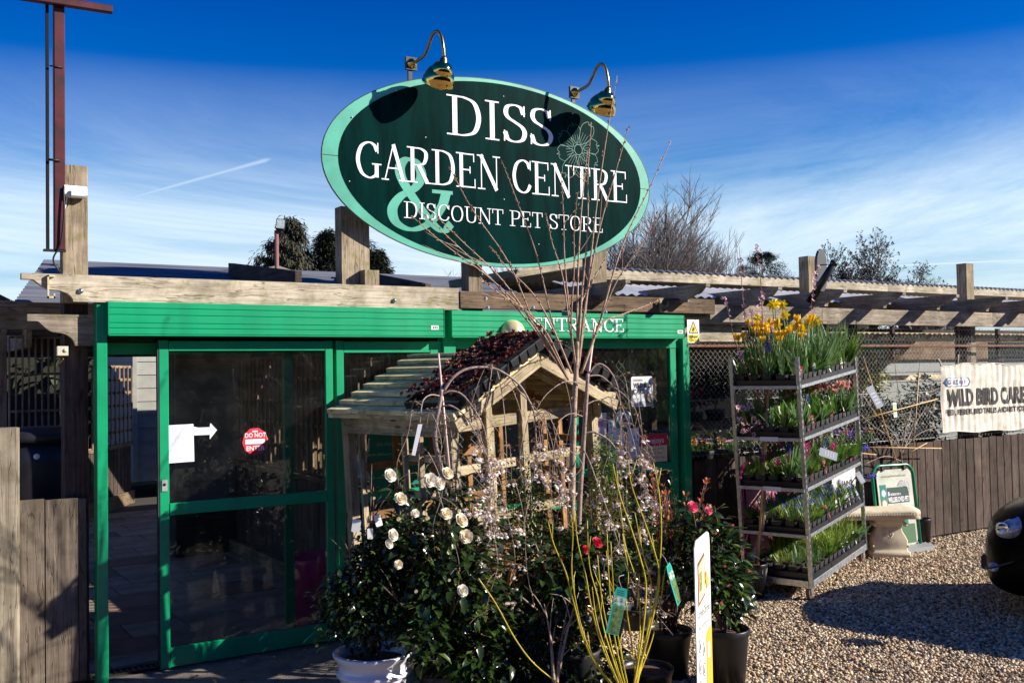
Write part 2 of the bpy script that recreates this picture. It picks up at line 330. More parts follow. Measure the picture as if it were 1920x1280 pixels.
CANE_P = M('pale_bamboo_cane', (.62, .45, .38), .5, var=.2, vs=12)
def glass():
    m = bpy.data.materials.new('window_glass'); m.use_nodes = True; t = m.node_tree; t.nodes.clear()
    o = t.nodes.new('ShaderNodeOutputMaterial'); mx_ = t.nodes.new('ShaderNodeMixShader'); tr = t.nodes.new('ShaderNodeBsdfTransparent'); gl = t.nodes.new('ShaderNodeBsdfGlossy'); fr = t.nodes.new('ShaderNodeFresnel')
    tr.inputs[0].default_value = (.86, .90, .88, 1); gl.inputs['Roughness'].default_value = .01; fr.inputs['IOR'].default_value = 1.5
    t.links.new(fr.outputs[0], mx_.inputs[0]); t.links.new(tr.outputs[0], mx_.inputs[1]); t.links.new(gl.outputs[0], mx_.inputs[2]); df = t.nodes.new('ShaderNodeBsdfDiffuse'); df.inputs[0].default_value = (.5, .48, .44, 1); nz = t.nodes.new('ShaderNodeTexNoise'); nz.inputs['Scale'].default_value = 5; nz.inputs['Detail'].default_value = 10; nz.inputs['Roughness'].default_value = .75
    co = t.nodes.new('ShaderNodeTexCoord'); t.links.new(co.outputs['Object'], nz.inputs['Vector']); cr_ = t.nodes.new('ShaderNodeValToRGB'); t.links.new(nz.outputs[0], cr_.inputs[0]); cr_.color_ramp.elements[0].position = .45; cr_.color_ramp.elements[0].color = (.004,)*3+(1,); cr_.color_ramp.elements[1].position = .8; cr_.color_ramp.elements[1].color = (.03,)*3+(1,)
    m2 = t.nodes.new('ShaderNodeMixShader'); t.links.new(cr_.outputs[0], m2.inputs[0]); t.links.new(mx_.outputs[0], m2.inputs[1]); t.links.new(df.outputs[0], m2.inputs[2]); t.links.new(m2.outputs[0], o.inputs[0]); return m
GLASS = glass()

# ------------------------------------------------------------------ lettering
def nib(mb, pts, T, t, z, M_, k=7, smooth=True, over=None):
    P = smooth_pts([Vector((x, y, 0)) for x, y in pts], k) if smooth and len(pts) > 2 else [Vector((x, y, 0)) for x, y in pts]
    L1 = []; L2 = []
    for i, p in enumerate(P):
        d = P[min(i+1, len(P)-1)]-P[max(i-1, 0)]
        d = d.normalized() if d.length > 1e-9 else Vector((1, 0, 0)); hw = .5*(over if over else T*abs(d.y)**1.3+t*(1-abs(d.y)**1.3)); n_ = Vector((-d.y, d.x, 0))*hw
        L1.append(p+n_); L2.append(p-n_)
    n = len(P); vs = [M_ @ Vector((q.x, q.y, z+.06*(i % n)/n)) for i, q in enumerate(L1+L2)]
    mb.add(vs, [(i, n+i, n+i+1, i+1) for i in range(n-1)])
SERIF = {}
def _st(x, y0=0, y1=1): return ('s', [(x, y0), (x, y1)])
SERIF['D'] = (.92, [_st(.2), ('c', [(.2,.975),(.45,.97),(.7,.85),(.8,.5),(.7,.15),(.45,.03),(.2,.025)])], [(.0,0,.3),(.0,1,.3)])
SERIF['I'] = (.46, [_st(.23)], [(.05,0,.36),(.05,1,.36)])
SERIF['S'] = (.72, [('c', [(.6,.76),(.53,.92),(.36,.975),(.18,.92),(.13,.76),(.2,.63),(.38,.53),(.56,.42),(.63,.27),(.56,.09),(.36,.025),(.18,.08),(.1,.26)]), ('o', [(.62,.98),(.62,.7)]), ('o', [(.09,.02),(.09,.3)])], [])
SERIF['G'] = (.95, [('c', [(.8,.76),(.7,.92),(.5,.98),(.25,.85),(.13,.5),(.25,.15),(.5,.02),(.68,.06),(.78,.14)]), _st(.78,.04,.42), ('o', [(.83,.99),(.83,.7)])], [(.62,.42,.33)])
SERIF['C'] = (.88, [('c', [(.78,.76),(.68,.92),(.48,.98),(.24,.85),(.13,.5),(.24,.15),(.48,.02),(.68,.08),(.8,.26)]), ('o', [(.81,.99),(.81,.7)])], [])
SERIF['A'] = (.92, [('h', [(.12,0),(.43,1)]), ('t', [(.43,1),(.78,0)]), ('h', [(.24,.34),(.64,.34)])], [(.0,0,.26),(.62,0,.3)])
SERIF['R'] = (.92, [_st(.2), ('c', [(.2,.975),(.5,.97),(.68,.88),(.7,.73),(.62,.57),(.45,.51),(.2,.5)]), ('t', [(.42,.51),(.74,.02)])], [(.0,0,.38),(.0,1,.25),(.66,0,.24)])
SERIF['P'] = (.78, [_st(.2), ('c', [(.2,.975),(.5,.97),(.68,.88),(.7,.71),(.62,.53),(.45,.47),(.2,.46)])], [(.0,0,.4),(.0,1,.25)])
SERIF['E'] = (.82, [_st(.2), ('h', [(.2,.975),(.68,.975)]), ('h', [(.2,.52),(.54,.52)]), ('h', [(.2,.025),(.7,.025)]), ('o', [(.69,1),(.69,.76)]), ('o', [(.54,.62),(.54,.42)]), ('o', [(.73,0),(.73,.27)])], [(.0,0,.3),(.0,1,.3)])
SERIF['N'] = (.95, [('h', [(.17,0),(.17,1)]), ('t', [(.15,1),(.78,0)]), ('h', [(.78,0),(.78,1)])], [(.02,0,.3),(.0,1,.26),(.63,1,.3)])
SERIF['T'] = (.84, [_st(.42), ('h', [(.06,.975),(.78,.975)]), ('o', [(.06,1),(.06,.72)]), ('o', [(.78,1),(.78,.72)])], [(.23,0,.38)])
SERIF['O'] = (.95, [('c', [(.48,.98),(.24,.87),(.13,.5),(.24,.13),(.48,.02),(.72,.13),(.83,.5),(.72,.87),(.48,.98)])], [])
SERIF['U'] = (.95, [('c', [(.2,1),(.2,.4),(.26,.12),(.48,.02),(.7,.12),(.76,.4)]), ('h', [(.76,.4),(.76,1)])], [(.03,1,.34),(.62,1,.28)])
SERIF['M'] = (1.1, [('h', [(.17,0),(.17,1)]), ('t', [(.17,1),(.53,.05)]), ('h', [(.53,.05),(.9,1)]), _st(.9)], [(.02,0,.3),(.72,0,.34),(.02,1,.2),(.86,1,.2)])
SERIF['H'] = (.98, [_st(.2), _st(.78), ('h', [(.2,.5),(.78,.5)])], [(.03,0,.34),(.03,1,.34),(.61,0,.34),(.61,1,.34)])
SERIF['L'] = (.78, [_st(.2), ('h', [(.2,.025),(.68,.025)]), ('o', [(.7,0),(.7,.27)])], [(.0,0,.3),(.0,1,.4)])
SERIF['Y'] = (.88, [('t', [(.12,1),(.44,.48)]), ('h', [(.44,.48),(.74,1)]), _st(.44,0,.5)], [(.0,1,.28),(.6,1,.28),(.26,0,.36)])
SERIF['K'] = (.92, [_st(.2), ('h', [(.24,.42),(.72,1)]), ('t', [(.36,.55),(.74,0)])], [(.03,0,.34),(.03,1,.34),(.58,1,.28),(.6,0,.28)])
SERIF['B'] = (.82, [_st(.2), ('c', [(.2,.975),(.5,.97),(.63,.88),(.64,.73),(.56,.58),(.2,.53)]), ('c', [(.2,.53),(.55,.5),(.7,.38),(.7,.15),(.55,.03),(.2,.025)])], [(.0,0,.25),(.0,1,.25)])
SERIF['V'] = (.9, [('t', [(.12,1),(.45,0)]), ('h', [(.45,0),(.76,1)])], [(.0,1,.28),(.62,1,.28)])
SERIF['&'] = (1.0, [('c', [(.9,.58),(.82,.36),(.62,.12),(.36,.02),(.14,.1),(.08,.28),(.2,.46),(.42,.6),(.52,.78),(.44,.95),(.3,.98),(.2,.86),(.24,.68),(.42,.42),(.66,.14),(.84,.03),(.97,.14)])], [(.68,.6,.32)])
SERIF['-'] = (.5, [('h', [(.08,.4),(.42,.4)])], [])
SERIF['.'] = (.25, [('o', [(.12,0),(.12,.1)])], [])
SERIF[' '] = (.42, [], [])
def serif_letter(mb, ch, M_, T=.155, t=.05, z0=0.0):
    w_, strokes, serifs = SERIF[ch]; z = z0
    for kd, pts in strokes:
        if kd in 'sc': nib(mb, pts, T, t, z, M_, smooth=(kd == 'c'))
        elif kd == 't': nib(mb, pts, T, t, z, M_, smooth=False, over=T*.95)
        elif kd == 'h': nib(mb, pts, T, t, z, M_, smooth=False, over=t*1.05)
        else: nib(mb, pts, T, t, z, M_, smooth=False, over=t)
        z += .0035
    for x, y, sw in serifs:
        y0 = 0 if y == 0 else y-t
        mb.add([M_ @ Vector(p) for p in ((x, y0, z), (x+sw, y0, z), (x+sw, y0+t, z), (x, y0+t, z))], [(0, 1, 2, 3)]); z += .003
    return w_
def serif_text(txt, x0, x1, z0, h, y, mt, parent, name='letter', T=.155, t=.05, each=True, skew=0.0, M0=None):
    """capitals standing on the plane y (facing -y), from x0 to x1; skew = slope of the baseline"""
    adv = sum(SERIF[c][0] for c in txt); k = (x1-x0)/adv; x = x0; mb = MB()
    for ch in txt:
        Ml = Matrix(((k, 0, 0, x), (0, 0, -.02, y), (0, h, 0, z0+skew*(x-x0)), (0, 0, 0, 1)))
        if M0: Ml = M0 @ Ml
        if each: mb = MB()
        wd = serif_letter(mb, ch, Ml, T*h/k if k < h else T, t)
        x += wd*k
        if each and mb.f: mb.build(name, mt, parent)
    if not each: mb.build(name, mt, parent)
_tc = {}
def sans_mesh(txt, bold=0.0):
    key = (txt, bold)
    if key in _tc: return _tc[key]
    cu = bpy.data.curves.new('txt', 'FONT'); cu.body = txt; cu.size = 1; cu.offset = bold; cu.resolution_u = 3
    o = bpy.data.objects.new('txt', cu); COL.objects.link(o); dg = bpy.context.evaluated_depsgraph_get(); me = o.evaluated_get(dg).to_mesh()
    vs = [tuple(v.co) for v in me.vertices]; fs = [tuple(p.vertices) for p in me.polygons]
    o.evaluated_get(dg).to_mesh_clear(); bpy.data.objects.remove(o); bpy.data.curves.remove(cu); _tc[key] = (vs, fs); return vs, fs
def sans(txt, x0, x1, z0, z1, mt, parent, M_, name='lettering', bold=0.01, lift=.0015, mb=None):
    """text fitted to the rectangle (x0..x1, z0..z1) of the plane M_ (local x right, y up, z out)"""
    vs, fs = sans_mesh(txt, bold)
    if not vs: return
    a = np.array(vs); mn = a.min(0); mx_ = a.max(0); sx = (x1-x0)/(mx_[0]-mn[0]); sy = (z1-z0)/(mx_[1]-mn[1])
    pts = [M_ @ Vector((x0+(v[0]-mn[0])*sx, z0+(v[1]-mn[1])*sy, lift)) for v in vs]
    if mb is not None: mb.add(pts, fs); return
    m2 = MB(); m2.add(pts, fs); return m2.build(name, mt, parent)
def facing(x, y, z, yaw=0.0, tilt=0.0, roll=0.0):
    """plane at (x,y,z): local x to the right along the front, y up, z towards the viewer's side (-y)"""
    return Matrix.Translation((x, y, z)) @ Matrix.Rotation(yaw, 4, 'Z') @ Matrix.Rotation(R(90)+tilt, 4, 'X') @ Matrix.Rotation(roll, 4, 'Z')
def rect(mb, M_, x0, z0, x1, z1, lift=0.0):
    mb.add([M_ @ Vector(p) for p in ((x0, z0, lift), (x1, z0, lift), (x1, z1, lift), (x0, z1, lift))], [(0, 1, 2, 3)])
def disc(mb, M_, cx, cz, rx, rz, lift=0.0, n=28, r0=0.0):
    if r0 <= 0: mb.add([M_ @ Vector((cx+rx*math.cos(2*math.pi*i/n), cz+rz*math.sin(2*math.pi*i/n), lift)) for i in range(n)], [tuple(range(n))])
    else:
        vs = [M_ @ Vector((cx+rx*q*math.cos(2*math.pi*i/n), cz+rz*q*math.sin(2*math.pi*i/n), lift)) for q in (1, r0) for i in range(n)]
        mb.add(vs, [(i, (i+1) % n, n+(i+1) % n, n+i) for i in range(n)])
def rrect(x0, z0, x1, z1, r, n=5):
    o = []
    for cx, cz, a0 in ((x1-r, z0+r, -90), (x1-r, z1-r, 0), (x0+r, z1-r, 90), (x0+r, z0+r, 180)):
        for i in range(n+1): a = R(a0+90*i/n); o.append((cx+r*math.cos(a), cz+r*math.sin(a)))
    return o
# ------------------------------------------------------------------ ground
def sheet(name, x0, y0, x1, y1, z, mt, kind='structure', n=1):
    mb = MB(); mb.add([(x0, y0, z), (x1, y0, z), (x1, y1, z), (x0, y1, z)], [(0, 1, 2, 3)])
    return mb.build(name, mt, kind=kind)
GRAVB = M('gravel_bed', (.30, .235, .16), .95, col2=(.13, .10, .075), vs=70, bump=1, bs=120, ds=(.45, .6))
sheet('ground', -400, -300, 500, 700, -.012, GRAVB)
CONC = M('old_concrete', (.20, .17, .135), .9, col2=(.12, .10, .085), vs=6, bump=.6, bs=110)
mb = MB()
mb.prism([(-.40, .02), (-.42, -.55), (-.1, -2.6), (1.3, -2.8), (1.75, -1.2), (2.2, .02)], Matrix.Translation((0, 0, -.05)), .054)
mb.build('path', CONC, kind='structure')
# gravel: loose stones, instanced over the yard that the picture shows
def gravel():
    rs = np.random.RandomState(3)
    cols = []
    tmp = []
    for v in range(3):
        mb = MB(); mb.smooth = False
        me = bpy.data.meshes.new('pebble')
        ph = (1+5**.5)/2
        vs = np.array([(-1,ph,0),(1,ph,0),(-1,-ph,0),(1,-ph,0),(0,-1,ph),(0,1,ph),(0,-1,-ph),(0,1,-ph),(ph,0,-1),(ph,0,1),(-ph,0,-1),(-ph,0,1)])/1.9
        vs = vs*(1+rs.uniform(-.28, .28, (12, 1)))*np.array([1.25, .95, .62])
        fs = [(0,11,5),(0,5,1),(0,1,7),(0,7,10),(0,10,11),(1,5,9),(5,11,4),(11,10,2),(10,7,6),(7,1,8),(3,9,4),(3,4,2),(3,2,6),(3,6,8),(3,8,9),(4,9,5),(2,4,11),(6,2,10),(8,6,7),(9,8,1)]
        me.from_pydata([tuple(x) for x in vs*.5], [], fs)
        me.polygons.foreach_set('use_smooth', [True]*20)
        m = MATS.get('pebble_stone')
        if not m:
            m = bpy.data.materials.new('pebble_stone'); m.use_nodes = True; t = m.node_tree; b = t.nodes['Principled BSDF']; b.inputs['Roughness'].default_value = .75
            oi = t.nodes.new('ShaderNodeObjectInfo'); r_ = t.nodes.new('ShaderNodeValToRGB'); t.links.new(oi.outputs['Random'], r_.inputs[0]); r_.color_ramp.interpolation = 'CONSTANT'
            pal = [(.58,.46,.30),(.42,.29,.18),(.64,.56,.42),(.30,.20,.125),(.50,.36,.23),(.66,.58,.44),(.19,.135,.09),(.46,.29,.15),(.34,.27,.19),(.54,.40,.24),(.12,.09,.065),(.60,.45,.28)]
            el = r_.color_ramp.elements
            el[0].color = (*pal[0], 1); el[1].position = 1/12; el[1].color = (*pal[1], 1)
            for i in range(2, 12): q = el.new(i/12); q.color = (*pal[i], 1)
            t.links.new(r_.outputs[0], b.inputs['Base Color']); MATS['pebble_stone'] = m
        me.materials.append(m); o = bpy.data.objects.new('pebble', me); tmp.append(o)
    src = bpy.data.collections.new('pebble_kinds')
    for o in tmp: src.objects.link(o)
    pts = []
    def scatter(x0, x1, y0, y1, dens, s0, s1, test=None):
        n = int((x1-x0)*(y1-y0)*dens); p = np.column_stack([rs.uniform(x0, x1, n), rs.uniform(y0, y1, n), rs.uniform(-.006, .008, n), rs.uniform(s0, s1, n)*rs.choice([.7, 1, 1, 1.35], n)])
        if test is not None: p = p[test(p)]
        pts.append(p)
    def edge(p):  # visible wedge right of the path, kept off the concrete
        return (p[:, 0] > 1.35-.25*p[:, 1]*0+np.where(p[:, 1] < -1.2, 0.15, .45))
    scatter(1.2, 6.5, -3.6, -.4, 3900, .012, .026, edge)
    scatter(6.5, 14.0, -4.2, .3, 2500, .013, .028)
    scatter(2.3, 6.5, -.4, .2, 2800, .013, .027)
    scatter(-1.3, -.34, -.75, .15, 1500, .016, .03)
    scatter(-.9, 1.6, -2.0, -.1, 14, .012, .026)
    P = np.concatenate(pts)
    nzv = np.array([noise.noise(Vector((x*.9, y*1.6, 0)))+.5*noise.noise(Vector((x*3.1, y*3.7, 5))) for x, y in P[:, :2]])
    P = P[rs.uniform(0, 1, len(P)) < np.clip(1.15+nzv*1.3, .35, 1)]; 
    me = bpy.data.meshes.new('gravel'); me.from_pydata([tuple(x) for x in P[:, :3]], [], [])
    a = me.attributes.new('size', 'FLOAT', 'POINT'); a.data.foreach_set('value', P[:, 3].astype(np.float32))
    o = bpy.data.objects.new('gravel', me); COL.objects.link(o); o['kind'] = 'stuff'
    ng = bpy.data.node_groups.new('scatter_stones', 'GeometryNodeTree'); ng.interface.new_socket('Geometry', in_out='INPUT', socket_type='NodeSocketGeometry'); ng.interface.new_socket('Geometry', in_out='OUTPUT', socket_type='NodeSocketGeometry')
    gi = ng.nodes.new('NodeGroupInput'); go = ng.nodes.new('NodeGroupOutput'); ip = ng.nodes.new('GeometryNodeInstanceOnPoints'); ci = ng.nodes.new('GeometryNodeCollectionInfo')
    ci.inputs['Collection'].default_value = src; ci.inputs['Separate Children'].default_value = True; ci.inputs['Reset Children'].default_value = True
    ip.inputs['Pick Instance'].default_value = True
    mp_ = ng.nodes.new('GeometryNodeMeshToPoints'); lk = ng.links.new
    lk(gi.outputs[0], mp_.inputs[0]); lk(mp_.outputs[0], ip.inputs['Points']); lk(ci.outputs[0], ip.inputs['Instance'])
    rv = ng.nodes.new('FunctionNodeRandomValue'); rv.data_type = 'FLOAT_VECTOR'; rv.inputs[0].default_value = (-.5, -.5, 0); rv.inputs[1].default_value = (.5, .5, 6.28)
    er_ = ng.nodes.new('FunctionNodeEulerToRotation'); lk(rv.outputs[0], er_.inputs[0]); lk(er_.outputs[0], ip.inputs['Rotation'])
    na = ng.nodes.new('GeometryNodeInputNamedAttribute'); na.data_type = 'FLOAT'; na.inputs[0].default_value = 'size'; lk(na.outputs[0], ip.inputs['Scale'])
    ri = ng.nodes.new('FunctionNodeRandomValue'); ri.data_type = 'INT'; ri.inputs[4].default_value = 0; ri.inputs[5].default_value = 2; lk(ri.outputs[2], ip.inputs['Instance Index'])
    lk(ip.outputs[0], go.inputs[0]); md = o.modifiers.new('stones', 'NODES'); md.node_group = ng
gravel()

def litter():
    rs3 = random.Random(12); mb = MB(); mb.smooth = True
    for i in range(150):
        if i < 90: x, y = rs3.uniform(2.6, 10), rs3.uniform(-3.6, .0)
        else: x, y = rs3.uniform(-.3, 2.0), rs3.uniform(-1.2, .0)
        a = rs3.uniform(0, 6.28); mb.cur = 0 if rs3.random() < .8 else 1
        mb.leaf(Vector((x, y, .014)), Vector((math.cos(a), math.sin(a), rs3.uniform(-.1, .3))), Vector((rs3.uniform(-.3, .3), rs3.uniform(-.3, .3), 1)), rs3.uniform(.02, .06), rs3.uniform(.012, .03), .3, -.2)
    mb.build('fallen_leaves', [M('dry_brown_leaf', (.16, .09, .04), .7, var=.4, vs=30), M('dry_yellow_leaf', (.55, .42, .08), .6)], kind='stuff')
litter()

# ------------------------------------------------------------------ indoor passage: paving, drain, fence, shed
SLAB = M('grey_paving_slab', (.34, .28, .21), .8, col2=(.22, .17, .125), vs=4, bump=.5, bs=50, rnd=.14)
SLABR = M('brown_paving_slab', (.25, .16, .11), .8, col2=(.17, .11, .08), vs=4, bump=.5, bs=50, rnd=.14)
JOINT = M('paving_joint', (.05, .042, .035), .95)
pv = sheet('pavement', -.60, .05, 5.2, 12.6, -.006, JOINT)
rs = random.Random(5); x = -.55; 
y = .27
row = 0
while y < 12:
    x = -.9+rs.choice([0, .2, .35, .5]); dd = rs.choice([.45, .6, .3])
    while x < 3.0:
        ww = rs.choice([.45, .6, .3, .6]); a = max(x, -.55)
        if x+ww > -.5:
            mb = MB(); mb.bar((0, 0, 0), (x+ww-.012-a, 0, 0), dd-.012, .04, .004)
            mb.build('paving_slab', SLABR if rs.random() < .22 else SLAB, pv, m=Matrix.Translation((a, y+dd/2, -.012+rs.uniform(-.001, .002))))
        x += ww
    y += dd
    if y > 7 and row > 16: break
    row += 1
dr = thing('floor_drain', 'black slotted drain channel across the doorway in front of the paving', 'drain', (-.1, .16, 0))
bx('channel', (-.34, .10, -.03), (1.2, .22, -.004), BLACKM, dr)
for i in range(40):
    bx('grate_bar', (-.335+i*.0385, .112, -.003), (-.322+i*.0385, .208, .004), IRON, dr, c=0)
for yy in (.104, .216): bx('grate_rail', (-.34, yy-.005, -.003), (1.2, yy+.005, .0055), IRON, dr, c=0)

def trellis_panel(nm, parent, o, ux, w_, z0, z1, dxs, dzs, mt, th=.018, sw=.022, back=.018):
    """square trellis in the plane through o along the horizontal unit vector ux"""
    o = Vector(o); ux = Vector(ux).normalized(); ny = Vector((-ux.y, ux.x, 0))
    n = int(w_/dxs)
    for i in range(n+1):
        p = o+ux*(i*w_/n); board('lath', p+Vector((0, 0, z0)), p+Vector((0, 0, z1)), sw, th, mt, parent, c=.002, up=ny)
    k = max(1, round((z1-z0)/dzs))
    for j in range(k+1):
        z = z0+j*(z1-z0)/k; p = o+ny*back
        board('cross_lath', p+Vector((0, 0, z)), p+ux*w_+Vector((0, 0, z)), th, sw*1.4, mt, parent, c=.002)
# inner fence behind the glass: runs into the shop at x = 1.86
fe = thing('boarded_trellis_fence', 'dark boarded fence topped with square trellis inside the passage behind the door glass', 'fence', (1.86, .2, 0))
rs = random.Random(8); y = .25
while y < 5.5:
    bx('fence_board', (1.86, y, .02), (1.885, y+.135, .98+rs.uniform(-.004, .004)), W_DARK, fe); y += .142
bx('gravel_board', (1.78, .25, 0), (1.858, 5.5, .15), W_BROWN, fe)
bx('fence_rail', (1.80, .25, .985), (1.90, 5.5, 1.03), W_BROWN, fe)
trellis_panel('t', fe, (1.87, .28, 0), (0, 1, 0), 5.2, 1.05, 2.15, .13, .20, W_TREL, back=-.02)
for yy in (.3, 2.0, 3.8, 5.45): bx('fence_post', (1.89, yy, 0), (1.97, yy+.08, 2.3), W_BROWN, fe)
# far trellis seen through the open doorway
ft = thing('far_trellis_fence', 'brown trellis on a boarded base seen through the open doorway beside the pale shed', 'fence', (1.0, 8.6, 0))
A = Vector((.55, 7.6, 0)); B = Vector((1.95, 9.9, 0)); ux = (B-A).normalized(); wd = (B-A).length
trellis_panel('t', ft, A, ux, wd, .95, 2.15, .17, .2, W_TREL, back=.02, sw=.03)
for i in range(18):
    p = A+ux*(i*wd/18); board('base_board', p+Vector((0, 0, .05)), p+Vector((0, 0, .9)), .13, .02, W_DARK, ft, up=Vector((-ux.y, ux.x, 0)))
board('base_rail', A+Vector((0, 0, .93)), B+Vector((0, 0, .93)), .07, .05, W_BROWN, ft)
board('gravel_board', A+Vector((-.0, -.06, .1)), B+Vector((0, -.06, .1)), .05, .2, W_BROWN, ft)
# pale shed with overlapping boards
CLAP = M('grey_clapboard_paint', (.30, .30, .265), .7, var=.12, vs=5, rnd=.06)
sh = thing('garden_shed', 'pale grey shed of overlapping boards at the far end of the passage', 'shed', (2.9, 10.3, 0))
def clap(x0, y0, x1, y1, z0, z1, mt, parent, step=.2, nm='siding_board'):
    a = Vector((x0, y0, 0)); b = Vector((x1, y1, 0)); z = z0
    ux = (b-a).normalized(); ny = Vector((ux.y, -ux.x, 0))
    while z < z1-.01:
        mb = MB(); L_ = (b-a).length
        mb.add([(0, .004, -.015), (L_, .004, -.015), (L_, -.018, -.015), (0, -.018, -.015), (0, .004, step), (L_, .004, step), (L_, -.002, step), (0, -.002, step)], [(0,1,2,3),(4,7,6,5),(3,2,6,7),(0,4,5,1),(0,3,7,4),(1,5,6,2)])
        m_ = Matrix((ux, -ny, Vector((0, 0, 1)))).transposed().to_4x4(); m_.translation = a+Vector((0, 0, z)); mb.build(nm, mt, parent, m=m_); z += step
bx('shed_core', (2.06, 10.1, .3), (4.8, 12.4, 2.6), W_DARK, sh)
clap(2.03, 10.08, 4.8, 10.08, .32, 2.6, CLAP, sh, .215)
clap(2.03, 12.4, 2.03, 10.08, .32, 2.6, CLAP, sh, .215)
bx('corner_board', (1.99, 10.02, .3), (2.06, 10.1, 2.6), CLAP, sh)
# added hedge blocking sky light at the far end of the passage
# (built with the vegetation)

# ------------------------------------------------------------------ canopy over the entrance
def ogee(length, h, tail, flip=False):
    """side outline of a beam whose lower end is cut to an S curve; x from 0 (tip) to length"""
    p = [(0, h), (0, h*.78), (.05*tail/.25, h*.78)]
    for i in range(9):
        t = i/8; p.append((tail*(.24+.36*t), h*(.76-.34*math.sin(t*math.pi/2))))
    for i in range(1, 9):
        t = i/8; p.append((tail*(.60+.40*math.sin(t*math.pi/2)), h*(.42-.42*(1-math.cos(t*math.pi/2)))))
    return p+[(length, 0), (length, h)]
def beam_ogee(name, tip, direction, length, h, th, mt, parent, tail=.3, label=None):
    """tip: top corner of the shaped end; beam runs from it along direction"""
    d = Vector(direction).normalized(); up = Vector((0, 0, 1)); s = d.cross(up)
    m_ = Matrix((d, up, s)).transposed().to_4x4(); m_.translation = Vector(tip)-up*h-s*th/2
    mb = MB(); mb.prism(ogee(length, h, tail), Matrix.Identity(4), th)
    return mb.build(name, mt, parent, m=m_, label=label)
pg = thing('timber_canopy', 'pale weathered timber canopy frame carrying the oval sign above the green entrance', 'canopy', (.6, .05, 0))
beam_ogee('front_beam', (-.845, -.07, 2.625), (1, 0, 0), 3.13, .172, .06, W_PALE, pg, .3)
board('front_beam', (2.29, -.085, 2.535), (5.02, -.085, 2.535), .05, .135, W_BROWN, pg, label='dark brown weathered beam')
beam_ogee('lower_beam_end', (-.80, .02, 2.375), (1, 0, 0), .46, .20, .05, W_GREY, pg, .28)
beam_ogee('side_beam', (-1.15, .42, 2.64), (.25, 1, 0), 2.6, .2, .05, W_GREY, pg, .3)
beam_ogee('side_beam', (-1.25, .9, 2.52), (1, 0, 0), 1.2, .2, .05, W_GREY, pg, .3)
bx('corner_post', (-.60, -.035, 2.45), (-.445, .06, 3.34), W_POST, pg)
bx('corner_post', (-.575, .06, 0), (-.43, .2, 2.46), W_DARK, pg)
bx('rear_post', (-.86, 1.35, 0), (-.77, 1.44, 2.4), W_GREY, pg)
for x0, x1, z1 in ((1.335, 1.565, 3.22), (2.43, 2.56, 2.98), (3.66, 3.84, 3.05)):
    bx('sign_post', (x0, .0, 2.40), (x1, .12, z1), W_POST, pg)
bx('packing_block', (1.48, -.09, 2.60), (1.60, -.002, 2.74), W_POST, pg)
# rafters lying on the beam (tips of the two on this side)
for x0, z in ((.98, 2.74), (2.05, 2.66)):
    mb = MB(); mb.prism([(0, 0), (1.6, 0), (1.6, .34), (0, .12 if x0 < 1.5 else .06)], Matrix.Identity(4), .05)
    m_ = Matrix(((0, 0, 1, x0), (1, 0, 0, .02), (0, 1, 0, 2.60), (0, 0, 0, 1))); mb.build('roof_wedge', W_DARK, pg, m=m_)
beam_ogee('cross_rafter', (3.70, -.46, 2.715), (0, 1, 0), 3.2, .15, .05, W_GREY, pg, .24)
board('raking_board', (2.65, .7, 2.73), (4.1, .62, 2.99), .04, .075, W_PALE, pg)
mb = MB(); mb.bar((0, 0, 0), (1.0, 0, 0), .03, .03); 
# bracket, bolts, hooks
mb = MB()
for a, b in (((-.70, -.125, 2.47), (-.69, -.1, 2.615)), ((-.70, -.125, 2.605), (-.655, -.1, 2.615)), ((-.70, -.125, 2.47), (-.655, -.1, 2.482)), ((-.664, -.125, 2.47), (-.655, -.1, 2.50))): mb.box(a, b)
mb.build('metal_bracket', M('yellowed_galvanised', (.62, .55, .33), .5, .2, var=.3, vs=30), pg)
for px, py in ((152, 545), (911, 560), (1137, 566), (1000, 577), (740, 563), (1136, 585), (915, 577)):
    p = at(px, py, -.11); mb = MB(); mb.lathe([(0.0, .012), (.008, .010), (.010, .004), (.017, .002), (.018, 0)], 12); mb.build('bolt_head', STEEL, pg, m=Matrix.Translation(p) @ Matrix.Rotation(R(90), 4, 'X'))
for px, py in ((1238, 572),):
    p = at(px, py, -.14); mb = MB(); mb.box((-.012, -.01, -.06), (.012, .0, .06)); mb.tube([(0, -.01, 0), (.03, -.03, -.02), (.06, -.03, 0), (.065, -.03, .03)], .009, 6); mb.build('hook', M('verdigris_metal', (.25, .24, .14), .6, .4, var=.4, vs=40), pg, m=Matrix.Translation(p))
# corrugated roof sheet: corrugations run along x, sheet rises into the shop
def corrugated(name, x0a, x1a, ya, za, x0b, x1b, yb, zb, n, amp, mt, parent, along='x', seg=6):
    mb = MB(); mb.smooth = True; vs = []; N = n*seg
    for i in range(N+1):
        t = i/N; off = amp*math.sin(2*math.pi*i/seg)
        if along == 'x':
            y = ya+(yb-ya)*t; z = za+(zb-za)*t+off; vs += [(x0a+(x0b-x0a)*t, y, z), (x1a+(x1b-x1a)*t, y, z)]
        else:
            vs += [(x0a+(x1a-x0a)*t, ya, za+off), (x0b+(x1b-x0b)*t, yb, zb+off)]
    mb.add(vs, [(2*i, 2*i+1, 2*i+3, 2*i+2) for i in range(N)]); return mb.build(name, mt, parent)
SHEETM = M('smoky_corrugated_sheet', (.19, .20, .24), .3, var=.35, vs=3, spec=.4, sub=.3, stretch=(.4, 8, 8))
corrugated('roof_sheet', -.84, 3.7, .28, 2.47, -.42, 3.7, 2.0, 2.945, 18, .012, SHEETM, pg)
corrugated('roof_sheet', -.42, 6.0, 2.03, 2.94, -.42, 6.0, 6.5, 2.35, 30, .014, SHEETM, pg)
